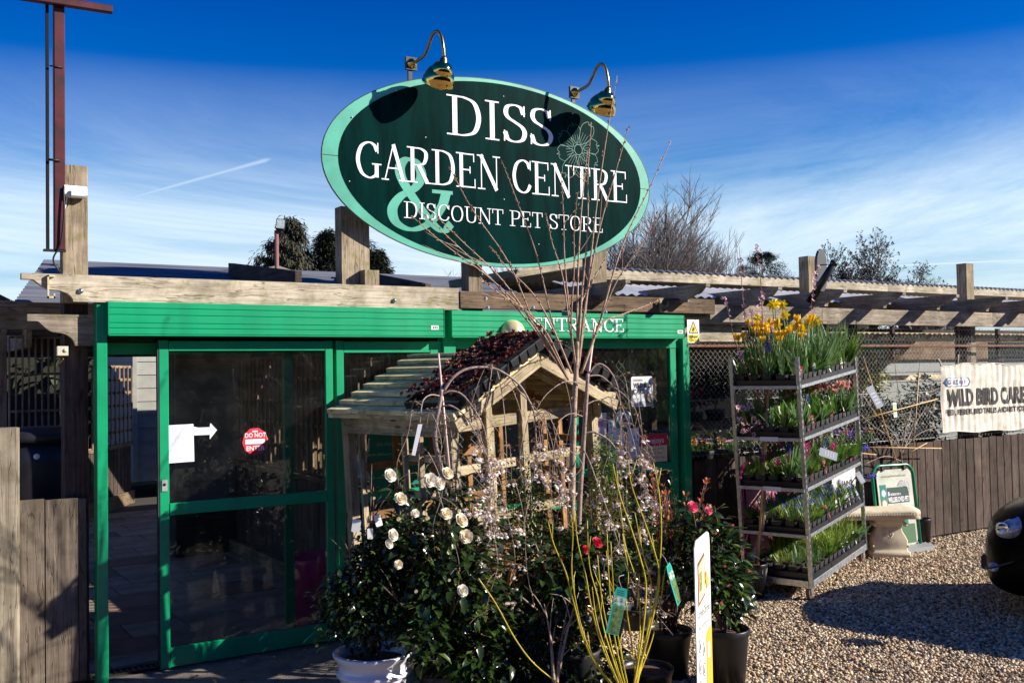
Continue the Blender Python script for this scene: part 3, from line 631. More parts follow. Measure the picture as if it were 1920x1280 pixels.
bx('ridge_board', (-.42, 1.99, 2.75), (3.7, 2.03, 2.925), W_DARK, pg)
bx('roof_deck', (-.6, 6.6, 2.55), (6.0, 8.6, 2.62), W_DARK, pg)
for i in range(6): bx('roof_joist', (-.5, .5+i*1.0, 2.22), (3.4, .55+i*1.0, 2.36), W_DARK, pg)
bx('side_fascia', (-.66, 1.2, 2.2), (-.62, 6.4, 2.5), W_GREY, pg)

# left side: trellis, compost bin, boards, gatepost
lt = thing('side_trellis', 'weathered trellis panels behind the black compost bin left of the entrance', 'trellis', (-.9, 1.5, 0))
trellis_panel('t', lt, (-1.02, 1.5, 0), (1, 0, 0), .17, 1.0, 2.25, .028, .25, W_BROWN, sw=.009)
trellis_panel('t', lt, (-.76, 1.3, 0), (1, .0, 0), .40, .9, 2.28, .043, .26, W_GREY, sw=.013)
bx('end_post', (-1.16, 1.45, 0), (-1.04, 1.55, 2.45), W_DARK, lt)
bx('top_rail', (-1.1, 1.46, 2.3), (-.4, 1.5, 2.42), W_GREY, lt)
rsn = thing('added_dark_fence', 'tall dark board fence added behind the left trellis to cover the bright background', 'fence', (-2.2, 3.2, 0))  # added fence: darkens the bright view through the left trellis
for i in range(22): bx('fence_board', (-4.2+i*.16, 3.2, 0), (-4.05+i*.16, 3.22, 2.35), W_DARK, rsn)
bx('fence_rail', (-4.2, 3.222, 1.9), (-.70, 3.26, 2.0), W_DARK, rsn)
jb = thing('junction_box', 'small cream plastic box under the mossy beam end left of the green post', 'electrical box', (-.60, .03, 2.13))
bx('housing', (-.625, -.0, 2.11), (-.56, .055, 2.172), M('cream_plastic', (.55, .5, .38), .5), jb)
mb = MB(); mb.lathe([(0, .006), (.012, .005), (.014, 0)], 12); mb.build('knockout', M('cream_plastic', (.55, .5, .38), .5), jb, m=Matrix.Translation((-.578, -.001, 2.145)) @ Matrix.Rotation(R(90), 4, 'X'))
mb = MB(); mb.tube([(-.585, .03, 2.11), (-.59, .03, 2.08), (-.60, .04, 2.06), (-.60, .06, 2.06)], .006, 6); mb.build('cable', BRASS_D, jb)
cb_ = thing('compost_bin', 'dark blue-black plastic compost bin with a round white badge behind the low boards', 'compost bin', (-.62, .75, 0))
BINM = M('blue_black_plastic', (.013, .014, .018), .42, var=.2, vs=6)
mb = MB(); prof = []
def sq(z, r, e=3.2, n=28):
    o = []
    for i in range(n):
        a = 2*math.pi*i/n; c, s = math.cos(a), math.sin(a); k = (abs(c)**e+abs(s)**e)**(-1/e); o.append((r*k*c, r*k*s, z))
    return o
def loft(mb, rings, M_=None, cap=True):
    n = len(rings[0]); vs = [Vector(p) for r_ in rings for p in r_]
    if M_: vs = [M_ @ v for v in vs]
    fs = [(i*n+k, i*n+(k+1) % n, (i+1)*n+(k+1) % n, (i+1)*n+k) for i in range(len(rings)-1) for k in range(n)]
    if cap: fs += [tuple(range(n))[::-1], tuple((len(rings)-1)*n+k for k in range(n))]
    s0 = mb.smooth; mb.smooth = True; mb.add(vs, fs); mb.smooth = s0
loft(mb, [sq(0, .30), sq(.55, .285), sq(.56, .275), sq(.60, .275), sq(.61, .265), sq(.98, .245), sq(.99, .235), sq(1.02, .235), sq(1.03, .24), sq(1.40, .235), sq(1.55, .215)])
mb.build('body', BINM, cb_, True)
mb = MB(); loft(mb, [sq(1.53, .23), sq(1.535, .25), sq(1.575, .252), sq(1.60, .235), sq(1.62, .19), sq(1.632, .12), sq(1.635, .02)]); mb.build('lid', BINM, cb_, True)
mb = MB(); mb.lathe([(0, .004), (.017, .004), (.02, 0)], 20); mb.build('badge', PAPER, cb_, True, Matrix.Translation((-.06, -.239, 1.44)) @ Matrix.Rotation(R(90), 4, 'X'))
mb = MB(); mb.box((-.10, -.262, 1.10), (.04, -.24, 1.125)); mb.build('hatch_grip', BLACKP, cb_, True)
mb = MB(); mb.box((-.14, -.30, .93), (-.04, -.25, .94)); mb.build('vent_slot', BLACKM, cb_, True)
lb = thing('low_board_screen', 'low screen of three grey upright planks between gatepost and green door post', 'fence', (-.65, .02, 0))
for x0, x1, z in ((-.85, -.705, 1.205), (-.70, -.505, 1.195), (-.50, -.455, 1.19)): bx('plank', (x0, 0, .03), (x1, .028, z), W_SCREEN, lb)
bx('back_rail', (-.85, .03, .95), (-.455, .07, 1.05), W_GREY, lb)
gp = thing('gatepost', 'stout cracked timber gatepost at the left edge beside the compost bin', 'post', (-.93, .05, 0))
board('post', (-.945, -.02, 0), (-.945, -.02, 1.665), .18, .15, wood('cracked_sleeper', (.30, .26, .20), (.13, .11, .08), g=.5), gp, c=.02, up=(0, 1, 0))

# ------------------------------------------------------------------ the green entrance
en = thing('shop_entrance', 'bright green aluminium shop entrance with sliding door, windows and header boxes', 'shop front', (2.2, 0, 0))
def gbox(nm, a, b, parent=en, label=None, mt=GREEN): return bx(nm, a, b, mt, parent, label=label, c=.004)
gbox('door_post', (-.405, -.08, 0), (-.338, .03, 2.465))
gbox('door_post', (2.165, -.05, 0), (2.275, .04, 2.455))
gbox('door_post', (4.655, -.06, 0), (4.735, .05, 2.245))
def header(x0, x1, z0, z1, yf):
    n = 5; hs = [.0, .04, .075, .13, .175, .217]
    for i in range(5):
        a = z0+(z1-z0)*hs[i]/.217; b = z0+(z1-z0)*hs[i+1]/.217
        gbox('header_strip', (x0, yf, a+.0003), (x1, yf+.10, b-.0003))
    bx('header_core', (x0+.004, yf+.102, z0+.006), (x1-.004, yf+.14, z1-.004), GREEN, en)
    gbox('header_lip', (x0-.002, yf-.008, z0-.012), (x1+.002, yf+.04, z0-.0008)); gbox('header_end', (x0-.008, yf-.003, z0-.005), (x0-.0015, yf+.12, z1)); gbox('header_end', (x1+.0015, yf-.003, z0-.005), (x1+.008, yf+.12, z1))
YF = -.13
a = at(195, 565, YF); b = at(832, 631, YF); header(-.335, b.x, 2.245, 2.457, YF)
c_ = at(848, 583, YF); d_ = at(1283, 634, YF); header(c_.x, d_.x, 2.245, 2.447, YF)
# sliding door leaf
dl = gbox('door', (-.002, -.03, .022), (.062, .012, 2.21), label='sliding glass door leaf')
def sub(nm, a, b, parent, mt=GREEN): return bx(nm, a, b, mt, parent, c=.004)
sub('stile', (1.185, -.03, .022), (1.245, .012, 2.21), dl)
sub('rail', (.0645, -.028, 2.137), (1.1825, .010, 2.208), dl); sub('rail', (.0645, -.028, .024), (1.1825, .010, .155), dl); sub('rail', (.0645, -.034, 1.035), (1.1825, .014, 1.115), dl)
def pane(x0, z0, x1, z1, y, parent):
    mb = MB(); mb.box((x0, y-.003, z0), (x1, y+.003, z1)); return mb.build('glass', GLASS, parent)
pane(.0645, 1.117, 1.1825, 2.135, -.01, dl); pane(.0645, .157, 1.1825, 1.033, -.01, dl)
mb = MB(); mb.box((.012, -.036, 1.20), (.048, -.0305, 1.275)); mb.build('lock', M('satin_metal', (.62, .62, .6), .35, .6), dl)
mb = MB(); mb.lathe([(0, .006), (.009, .005), (.01, 0)], 12); mb.build('lock', IRON, dl, m=Matrix.Translation((.030, -.036, 1.245)) @ Matrix.Rotation(R(90), 4, 'X'))
mb = MB(); mb.box((-.012, -.028, .03), (-.0035, .008, 2.2)); mb.build('seal', BLACKM, dl)
# inner leaf stile seen through the glass
sub('inner_stile', (.925, .12, .02), (.995, .16, 2.2), en, GREEN); sub('inner_rail', (-.33, .12, 2.12), (2.16, .16, 2.2), en); sub('inner_track', (-.33, .03, 2.2), (2.16, .2, 2.245), en, IRON)
# fixed side light
s1_ = at(628, 660, 0).x
gbox('window_frame', (s1_, -.02, .02), (s1_+.062, .03, 2.21)); gbox('window_frame', (2.06, -.02, .02), (2.163, .03, 2.21))
gbox('window_frame', (s1_+.0645, -.018, 2.12), (2.0575, .028, 2.208)); gbox('window_frame', (s1_+.0645, -.018, 1.0), (2.0575, .028, 1.08)); gbox('window_frame', (s1_+.0645, -.018, .022), (2.0575, .028, .14))
pane(s1_+.0645, 1.082, 2.0575, 2.118, .005, en); pane(s1_+.0645, .142, 2.0575, .998, .005, en)
# right hand part
gbox('window_frame', (2.2775, -.02, 2.15), (4.653, .03, 2.243)); gbox('window_frame', (4.535, -.018, 0), (4.612, .028, 2.148)); gbox('window_frame', (3.42, -.018, 0), (3.49, .028, 2.148)); 
gbox('window_frame', (3.4925, -.022, 1.045), (4.5325, .032, 1.115)); bx('window_frame', (4.6145, .02, 0), (4.6525, .06, 2.148), M('shaded_gap_green', (.0, .05, .03), .4), en, label='dark green strip for the shaded gap beside the post')  # shade of the gap between frame and post is put into this dark green
gbox('window_frame', (2.2775, -.018, .8), (3.4175, .028, .87)); gbox('window_frame', (2.2775, -.016, .02), (2.33, .026, .798))
pane(3.4925, 1.117, 4.5325, 2.148, .005, en)
for i in range(8): bx('base_board', (3.495+i*.129, .034, .02), (3.495+i*.129+.126, .055, 1.04), W_DARK, en)
# ENTRANCE lettering on the header
a = at(998, 622, YF-.002); b = at(1170, 597, YF-.002)
serif_text('ENTRANCE', a.x, b.x, 2.29, .112, YF-.003, WHITE, en, 'letter', T=.14, t=.06)
for px, py in ((816, 614), (1276, 622)):
    p = at(px, py, YF-.002); F_ = facing(p.x, YF-.0015, p.z); mb = MB(); rect(mb, F_, -.035, -.016, .03, .016); mb.build('maker_plate', WPLAST, en); mb = MB()
    for q in (-.02, -.004, .012): rect(mb, F_, q, -.009, q+.009, .009, .001)
    mb.build('maker_print', BLACKM, en)
# half round brass bulkhead lamp
bl = thing('bulkhead_lamp', 'cream brass half-round bulkhead lamp on the green header left of the word ENTRANCE', 'lamp', at(960, 618, YF))
CRB = M('cream_brass', (.78, .66, .36), .25, .35, var=.15, vs=20)
mb = MB(); prof = [(.105*math.cos(R(a)), .10*math.sin(R(a))) for a in range(0, 91, 10)]
mb.lathe(prof, 20, Matrix.Rotation(math.pi, 4, 'Z'), arc=math.pi); mb.build('shade', CRB, bl, True, Matrix.Translation((0, 0, -.02)))
mb = MB(); mb.box((-.10, -.004, -.03), (.10, .0, -.015)); mb.build('back_plate', CRB, bl, True)
for q in (-.06, -.02, .03, .065): 
    mb = MB(); mb.lathe([(0, .004), (.006, .002), (.006, 0)], 8); mb.build('rivet', BRASS_D, bl, True, Matrix.Translation((q, -.083*math.sqrt(max(0, 1-(q/.1)**2)), .005)) @ Matrix.Rotation(R(90), 4, 'X'))

# notices on the door glass
def sheetlet(nm, label, cat, px, py, y, w_, h_, mt, roll=0.0, group=None, th=.0015):
    p = at(px, py, y); t = thing(nm, label, cat, (p.x, y, p.z), group=group); F_ = facing(p.x, y, p.z, roll=roll)
    mb = MB(); mb.prism([(-w_/2, -h_/2), (w_/2, -h_/2), (w_/2, h_/2), (-w_/2, h_/2)], F_, -th if False else th); mb.build('sheet', mt, t); return t, F_ @ Matrix.Translation((0, 0, th))
t, F_ = sheetlet('paper_notice', 'blank white paper sheet taped to the door glass', 'notice', 339, 831, -.016, .175, .255, PAPER, R(1))
p = at(378, 807, -.016); t = thing('paper_arrow', 'white paper arrow pointing right on the door glass', 'notice', p); F_ = facing(p.x, -.017, p.z)
mb = MB(); mb.prism([(-.075, -.03), (.055, -.03), (.055, -.062), (.105, .0), (.06, .05), (.055, .022), (-.02, .022), (-.055, .03), (-.075, .045)], F_, .0015); mb.build('sheet', PAPER, t)
mb = MB()
for q in range(5): rect(mb, F_, -.05, .016-.010*q, .03, .0185-.010*q, .0022)
mb.build('faint_print', M('faded_grey_ink', (.35, .38, .45), .7), t)
p = at(478, 827, -.016); t = thing('do_not_enter_sign', 'red round DO NOT ENTER sticker on the door glass', 'sign', p); F_ = facing(p.x, -.017, p.z)
mb = MB(); mb.prism([(.092*math.cos(R(a+4)), .098*math.sin(R(a+4))) for a in range(0, 360, 36)], F_, .002); mb.build('disc', RED, t)
mb = MB(); mb.prism([(.09*math.cos(R(a+4)), .095*math.sin(R(a+4))) for a in range(0, 360, 36)], F_ @ Matrix.Translation((.006, 0, -.0025)), .002); mb.build('rim', M('tan_card', (.5, .42, .26), .6), t)
mb = MB(); rect(mb, F_, -.07, -.018, .07, .016, .003); mb.build('white_bar', WHITE, t)
mb = MB(); rect(mb, F_, -.02, .066, .02, .076, .003); mb.build('small_print', WHITE, t)
sans('DO NOT', -.072, .078, .028, .06, WHITE, t, F_, bold=.02, lift=.003); sans('ENTER', -.062, .068, -.064, -.03, WHITE, t, F_, bold=.02, lift=.003)

# ------------------------------------------------------------------ the oval sign
YS = -.10
os_ = thing('oval_shop_sign', 'large dark green oval sign with pale green rim reading DISS GARDEN CENTRE & DISCOUNT PET STORE', 'sign', (2.78, YS, 3.6))
cx, cz = 2.775, 3.598; FS = facing(cx, YS, cz)
ea, eb = 1.60, .775
EL = at(604, 290, YS); ER = at(1217, 345, YS); ET = at(880, 142, YS); EB = at(1000, 503, YS)
ea = (ER.x-EL.x)/2; cx = (ER.x+EL.x)/2; cz = (ET.z+EB.z)/2; eb = (ET.z-EB.z)/2; FS = facing(cx, YS, cz)
def ell(a_, b_, n=96, ox=0.0, oz=0.0): return [(ox+a_*math.cos(2*math.pi*i/n), oz+b_*math.sin(2*math.pi*i/n)) for i in range(n)]
mb = MB(); mb.prism(ell(ea, eb), FS @ Matrix.Translation((0, 0, -.03)), .03); mb.build('rim_board', GREEN_L, os_)
mb = MB(); mb.prism(ell(ea*.925, eb*.962, ox=.012, oz=.0), FS @ Matrix.Translation((0, 0, .001)), .004); mb.build('face_panel', GREEN_D, os_)
mb = MB(); mb.box((-ea, -.002, -.0012), (-ea*.905, .0, .0012), Matrix.Translation((cx, YS-.001, cz))); mb.box((ea*.93, -.002, -.0012), (ea, .0, .0012), Matrix.Translation((cx, YS-.001, cz))); mb.build('panel_joint', IRON, os_)
mb = MB()
mb.tube([(cx+ea*math.cos(2*math.pi*i/96)*1.002, YS+.002, cz+eb*math.sin(2*math.pi*i/96)*1.002) for i in range(97)], .004, 5); mb.build('edge_trim', M('dark_edge', (.02, .05, .05), .5), os_)
YT = YS-.0055
def line(txt, pxa, pxb, pyb, pyt, T, t, name='letter', mt=WHITE, dy=0.0):
    a = at(pxa[0], pxa[1], YT); b = at(pxb[0], pxb[1], YT); c = at(pyt[0], pyt[1], YT); c0 = at(pyb[0], pyb[1], YT)
    serif_text(txt, a.x, b.x, (a.z+b.z)/2, c.z-c0.z, YT-dy, mt, os_, name, T=T, t=t)
line('&', (726, 430), (850, 438), (780, 432), (780, 297), .15, .05, 'ampersand', GREEN_L)
line('DISS', (838, 252), (1039, 277), (842, 252), (842, 177), .122, .036, dy=.0015)
line('GARDEN CENTRE', (664, 331), (1178, 382), (716, 334), (716, 266), .115, .036, dy=.0025)
line('DISCOUNT PET STORE', (757, 408), (1131, 437), (757, 408), (757, 377), .10, .042, dy=.0035)
# line drawing of a daisy on the panel
mb = MB(); c0 = at(1084, 281, YT); FF = facing(c0.x, YT, c0.z)
for k in range(8):
    a = R(15+45*k); Lp = .235*(1.25 if k in (1, 5) else 1.0); wp = .062
    P = [(0.05, 0), (.12, wp*.8), (Lp*.72, wp*1.1), (Lp*.93, wp*.5), (Lp*.86, wp*.1), (Lp, 0), (Lp*.86, -wp*.2), (Lp*.92, -wp*.6), (Lp*.72, -wp*1.1), (.12, -wp*.8), (.05, 0)]
    Mr = FF @ Matrix.Rotation(a, 4, 'Z') @ Matrix.Scale(.02, 4, (0, 0, 1)); nib(mb, P, .004, .004, .03+k*.012, Mr, 5)
    for s_ in (-.35, .0, .35): nib(mb, [(.055, s_*.05), (.10, s_*wp), (Lp*.55, s_*wp*1.3)], .003, .003, .02+k*.012, Mr, 4)
disc(mb, FF, 0, 0, .045, .048, .003, r0=.86); mb.build('daisy_drawing', M('mid_green_line', (.01, .13, .09), .4), os_)
for px, py in ((743, 170), (798, 258), (944, 181), (1074, 213), (655, 340), (945, 374), (1010, 458), (1120, 340), (660, 220)):
    p = at(px, py, YS-.005); mb = MB(); mb.lathe([(0, .003), (.006, .002), (.007, 0)], 8); mb.build('screw', STEEL, os_, m=Matrix.Translation(p) @ Matrix.Rotation(R(90), 4, 'X'))

# two brass swan neck lamps
def swan_lamp(px, py, label):
    p = at(px, py, -.08); t = thing('swan_neck_lamp', label, 'lamp', p, group='brass lamps over the oval sign')
    mb = MB(); mb.box((-.045, -.012, -.05), (.05, .012, .05)); mb.build('back_plate', IRON, t, True)
    mb = MB(); mb.box((-.02, -.0, -.30), (.012, .02, -.0505)); mb.build('stem', IRON, t, True)
    mb = MB(); mb.lathe([(0, .035), (.018, .033), (.022, .02), (.036, .012), (.04, 0)], 20); mb.build('rosette', BRASS, t, True, Matrix.Translation((.005, -.012, 0)) @ Matrix.Rotation(R(90), 4, 'X'))
    pl = at(770, 120, -.08)
    arm = smooth_pts([Vector((.005, -.02, 0))]+[at(a_, b_, y_)-pl for a_, b_, y_ in ((783, 114, -.14), (796, 104, -.21), (803, 88, -.27), (810, 68, -.33), (819, 59, -.38), (827, 68, -.41), (831, 88, -.43), (833, 108, -.43))], 6)
    mb = MB(); mb.tube(arm, .0125, 10); mb.build('neck', BRASS_D, t, True)
    sm = Matrix.Translation(arm[-1]+Vector((0, 0, .008))) @ Matrix.Rotation(R(30), 4, 'X') @ Matrix.Rotation(R(-4), 4, 'Y') @ Matrix.Scale(.88, 4)
    mb = MB(); mb.lathe([(.016, .0), (.02, -.01), (.03, -.02), (.034, -.045), (.04, -.047)], 24, sm); mb.build('collar', BRASS_D, t, True)
    cap = [(.038, -.045), (.066, -.06), (.086, -.09), (.094, -.125), (.094, -.15)]
    mb = MB(); mb.lathe(cap, 32, sm); mb.build('upper_shade', BRASS, t, True)
    skirt = [(.080, -.10), (.105, -.125), (.128, -.165), (.138, -.205), (.140, -.235), (.145, -.243), (.138, -.243), (.125, -.185), (.09, -.13)]
    mb = MB(); mb.lathe(skirt, 32, sm @ Matrix.Rotation(R(8), 4, 'X')); mb.build('lower_shade', BRASS, t, True)
    mb = MB(); mb.lathe([(0, -.13), (.03, -.13), (.032, -.17), (.02, -.19), (0, -.195)], 12, sm); mb.build('bulb', M('frosted_bulb', (.75, .75, .7), .3), t, True)
    return t
swan_lamp(770, 120, 'brass swan-neck lamp over the left half of the oval sign above the word DISS')
swan_lamp(1076, 174, 'brass swan-neck lamp at the right shoulder of the oval sign above the daisy drawing')

# red sign pole with a cross arm, cable, motion sensor
rp_ = thing('red_pole', 'tall dark red steel pole with a cross arm rising beside the left canopy post', 'pole', (-.63, -.05, 2.78))
bx('mast', (-.655, -.09, 2.785), (-.588, -.04, 4.62), REDPOLE, rp_, c=.006)
bx('side_strap', (-.70, -.075, 2.785), (-.680, -.06, 4.62), M('dull_black_steel', (.006, .005, .006), .6, spec=.2), rp_, c=.002)
_ca, _cb = at(210, 19, -.115), at(94, 1, -.115); board('cross_arm', _cb+(_cb-_ca)*1.9, _ca, .05, .05, REDPOLE, rp_, c=.006)
bx('foot_plate', (-.715, -.085, 2.77), (-.585, -.045, 2.784), IRON, rp_, c=.001)
mb = MB(); mb.tube([(-.69, -.095, 3.35), (-.62, -.095, 3.35)], .008, 6); mb.tube([(-.68, -.095, 3.95), (-.60, -.095, 3.95)], .005, 6); mb.build('cable_clip', IRON, rp_)
mb = MB(); mb.tube(smooth_pts([(-.60, -.1, 3.18), (-.60, -.11, 3.0), (-.62, -.1, 2.82), (-.66, -.08, 2.72), (-.62, -.07, 2.64)]), .006, 6); tag(mb.build('power_cable', IRON), 'thin black cable hanging beside the left canopy post', 'cable')
ms = thing('motion_sensor', 'white motion sensor fixed on the left canopy post', 'sensor', (-.53, -.04, 3.16))
for a, b, n_ in (((-.06, -.06, -.045), (.075, -.002, .04), 'housing'),): 
    mb = MB(); mb.bar((-.065, -.035, 0), (.07, -.035, 0), .06, .075, .015); mb.build(n_, WPLAST, ms, True)
mb = MB(); mb.bar((-.03, -.075, -.02), (.05, -.075, -.02), .03, .05, .012); mb.build('lens', M('frosted_lens', (.6, .62, .62), .2), ms, True)
mb = MB(); mb.tube(smooth_pts([(-.05, -.03, -.04), (-.055, -.02, -.09), (-.07, -.01, -.15)]), .007, 6); mb.build('arm', WPLAST, ms, True)
# ------------------------------------------------------------------ nursery pergola to the right
pr = thing('nursery_pergola', 'long weathered pergola with shaped rafter ends and corrugated roof right of the entrance', 'pergola', (7, 0, 0))
for a, b in ((5.02, 6.58), (6.58, 9.55), (9.55, 13.4)):
    board('front_beam', (a+.002, -.02, 2.478), (b-.002, -.02, 2.478), .05, .165, W_GREY, pr)
for k in range(1, 11):
    beam_ogee('rafter', (3.695+.912*k, -.46, 2.712), (0, 1, 0), 1.42, .15, .05, W_GREY, pr, .24)
board('fascia_board', (4.6, 1.0, 2.92), (9.0, 1.0, 2.925), .04, .10, W_PALE, pr); board('fascia_board', (9.005, 1.0, 2.925), (14.5, 1.0, 2.93), .04, .10, W_PALE, pr)
CLEARS = M('pale_corrugated_sheet', (.55, .56, .60), .3, var=.2, vs=4)
corrugated('roof_sheet', 3.9, 14.8, .96, 2.985, 3.9, 14.8, 6.0, 2.72, 110, .014, CLEARS, pr, along='y')
corrugated('lower_roof_sheet', 3.9, 14.8, .30, 2.66, 3.9, 14.8, .93, 2.82, 100, .010, CLEARS, pr, along='y')
for x0, x1, z1 in ((6.645, 6.80, 3.12), (9.40, 9.55, 3.165)):
    bx('tall_post', (x0, .18, 0), (x1, .31, z1), W_POST if z1 < 3.12 else W_POST, pr)
for x in (5.3, 8.0, 10.7): bx('inner_post', (x, 1.15, 0), (x+.07, 1.22, 2.6), W_DARK, pr)
board('inner_beam', (4.9, 1.5, 2.34), (14.5, 1.5, 2.34), .04, .115, W_CREAM, pr)
board('side_beam', (4.80, .10, 2.30), (5.55, .10, 2.30), .05, .17, W_PALE, pr)
board('inner_rail', (4.8, .06, 2.175), (13.4, .06, 2.175), .025, .025, M('rusty_steel', (.16, .07, .045), .8, .2, var=.5, vs=20), pr)
for x in (5.9, 7.0, 8.15, 10.2): bx('hanging_strut', (x, .30, 2.05), (x+.05, .34, 2.395), W_DARK, pr)
# black cowl lamp on the tall post
cl = thing('cowl_lamp', 'black oval backplate with an angled tube lamp on the tall pergola post', 'lamp', at(1540, 510, -.03))
p = at(1540, 507, -.02); mb = MB(); mb.prism([(.075*math.cos(a)+0, (.165 if True else 0)*math.sin(a)+(.055 if math.sin(a) > 0 else -.055)) for a in [2*math.pi*i/32 for i in range(32)]], facing(p.x, -.0, p.z), .03); mb.build('back_plate', M('dark_slate_paint', (.035, .04, .045), .4), cl)
a = at(1517, 566, -.06); b = at(1566, 490, -.34); mb = MB(); mb.tube([a, b], .036, 14); mb.tube([b-(b-a)*.08, b+(b-a)*.001], .04, 14); mb.build('tube', BLACKP, cl)
mb = MB(); mb.tube([at(1530, 505, -.04), at(1536, 497, -.12), at(1552, 496, -.2)], .006, 5); mb.build('stay', IRON, cl)

# ------------------------------------------------------------------ boundary fence: boards, chain link above
fb = thing('board_and_wire_fence', 'dark upright board fence with chain link wire above, right of the entrance', 'fence', (8, .1, 0))
rs = random.Random(4); x = 4.755
while x < 14:
    wv = .142+rs.uniform(-.004, .004); bx('fence_board', (x, .10+rs.uniform(0, .004), .03), (x+wv, .122, 1.095+rs.uniform(-.006, .006)), W_DARK, fb); x += wv+.010
bx('fence_rail', (4.75, .124, .85), (14, .17, .95), W_DARK, fb); bx('fence_rail', (4.75, .124, .2), (14, .17, .3), W_DARK, fb)
for x in (4.78, 7.3, 9.35, 12.0): bx('fence_post', (x, .172, 0), (x+.09, .26, 2.42), W_DARK, fb)
WIRE = M('galvanised_wire', (.36, .36, .34), .45, .5)
def chain(x0, x1, z0, z1, y, pitch, r, parent, nm='chain_link'):
    mb = MB(); h = z1-z0
    n = int((x1-x0+h)/pitch)
    for fam in (1, -1):
        for i in range(n+1):
            s = x0-h+i*pitch if fam > 0 else x0+i*pitch
            # points along the diagonal, clipped to the panel
            za, zb = z0, z1; xa = s if fam > 0 else s; xb = s+h if fam > 0 else s-h
            t0, t1 = 0.0, 1.0; dx_ = xb-xa
            for lim, sg in ((x0, 1), (x1, -1)):
                v0 = sg*(xa-lim); v1 = sg*(xb-lim)
                if v0 < 0 and v1 < 0: t1 = -1; break
                if v0 < 0: t0 = max(t0, -v0/(v1-v0))
                elif v1 < 0: t1 = min(t1, v0/(v0-v1))
            if t1 <= t0+.01: continue
            L_ = (t1-t0)*h; k = max(1, int(L_/(pitch*.5))); pts = []
            for j in range(k+1):
                t = t0+(t1-t0)*j/k; xx = xa+dx_*t; zz = za+h*t
                pts.append((xx, y+(.004 if (j % 2) else -.004)*fam, zz+.004*math.sin(xx*9)))
            mb.tube(pts, r, 3, cap=False)
    return mb.build(nm, WIRE, parent)
chain(4.78, 11.2, 1.12, 2.39, .085, .062, .0011, fb)
mb = MB()
for z in (1.14, 1.66, 2.36): mb.tube([(4.76+.4*i, .08, z+.004*math.sin(i*1.9)) for i in range(22)], .0024, 4)
mb.build('line_wire', WIRE, fb)
f2 = thing('inner_wire_fence', 'chain link fence panel seen through the right hand shop window', 'fence', (3.9, .42, 0))
chain(2.0, 4.75, .5, 2.3, .42, .075, .0013, f2); mb = MB(); mb.tube([(2.0, .42, 1.6), (4.7, .42, 1.6)], .003, 4); mb.build('line_wire', WIRE, f2)
bx('end_post', (1.98, .44, 0), (2.04, .5, 2.4), STEEL, f2)

# ------------------------------------------------------------------ back building behind the wire: pale siding, boards, shelves
SID = M('blue_grey_siding', (.17, .185, .18), .65, var=.12, vs=3, rnd=.05)
bb = thing('nursery_building', 'long low nursery building with blue grey siding and a dark verandah behind the wire fence', 'building', (9, 4.2, 0))
bx('core', (1.2, 4.32, 0), (18, 5.0, 2.6), W_DARK, bb)
clap(1.2, 4.3, 18, 4.3, .5, 2.05, SID, bb, .17, 'siding_board')
bx('dark_fascia', (1.2, 4.22, 2.06), (18, 4.3, 2.5), W_BROWN, bb)
bx('base_wall', (1.2, 4.28, 0), (18, 4.31, .5), W_DARK, bb)
for x in (3.2, 5.6, 7.6, 9.6, 11.6, 13.8): bx('verandah_post', (x, 3.2, 0), (x+.09, 3.3, 2.6), W_DARK, bb)
bx('shelf_edge', (5, 3.6, 1.72), (18, 3.64, 1.80), W_CREAM, bb)
def table(nm, label, x0, x1, y0, y1, z, mt=W_BROWN):
    t = thing(nm, label, 'plant bench', ((x0+x1)/2, y0, 0)); n = 5
    for i in range(n): bx('slat', (x0, y0+(y1-y0)*i/n+.005, z-.03), (x1, y0+(y1-y0)*(i+1)/n-.005, z), mt, t)
    for xx in (x0+.05, (x0+x1)/2, x1-.1):
        for yy in (y0+.02, y1-.07): bx('leg', (xx, yy, 0), (xx+.05, yy+.05, z-.032), mt, t)
    bx('apron', (x0, y0-.02, z-.09), (x1, y0-.001, z-.01), mt, t); return t
table('plant_bench', 'low slatted bench of pansies just behind the wire fence', 4.85, 8.2, .35, 1.0, 1.02)
table('plant_bench', 'slatted bench of dark leafy plants behind the banner', 8.4, 12.5, .45, 1.1, .98)
table('plant_bench', 'raised slatted bench of dark shrubs against the pale siding', 4.9, 8.6, 2.2, 2.9, 1.30)
# verandah signs
def board_sign(nm, label, pa, pb, y, lines, mt, cat='sign', th=.012):
    a = at(pa[0], pa[1], y); b = at(pb[0], pb[1], y); t = thing(nm, label, cat, ((a.x+b.x)/2, y, (a.z+b.z)/2)); F_ = facing(a.x, y, b.z)
    W_, H_ = b.x-a.x, a.z-b.z
    mb = MB(); mb.box((0, 0, 0), (W_, H_, th), F_); mb.build('board', mt, t)
    return t, F_ @ Matrix.Translation((0, 0, th+.001)), W_, H_
SIGNG = M('sign_green', (.0, .19, .12), .45, var=.1, vs=4)
CREAMT = M('cream_lettering', (.62, .58, .42), .6)
t, F_, W_, H_ = board_sign('shop_entrance_sign', 'green board sign lettered SHOP ENTRANCE behind the wire fence', (1586, 638), (1657, 674), 2.6, None, SIGNG)
def serif_on(txt, x0, x1, z0, h, F_, mt, t, T=.14, tt=.05, nm='lettering'):
    serif_text(txt, x0, x1, z0, h, 0, mt, t, nm, T, tt, each=False, M0=F_ @ Matrix.Rotation(R(-90), 4, 'X'))
serif_on('SHOP', W_*.3, W_*.75, H_*.55, H_*.3, F_, CREAMT, t); serif_on('ENTRANCE', W_*.12, W_*.92, H_*.12, H_*.26, F_, CREAMT, t)
t, F_, W_, H_ = board_sign('outside_plants_sign', 'dark green board lettered OUTSIDE PLANTS DECORATIVE POTS with an arrow', (1852, 642), (1990, 678), 1.3, None, M('very_dark_green', (.02, .085, .065), .4))
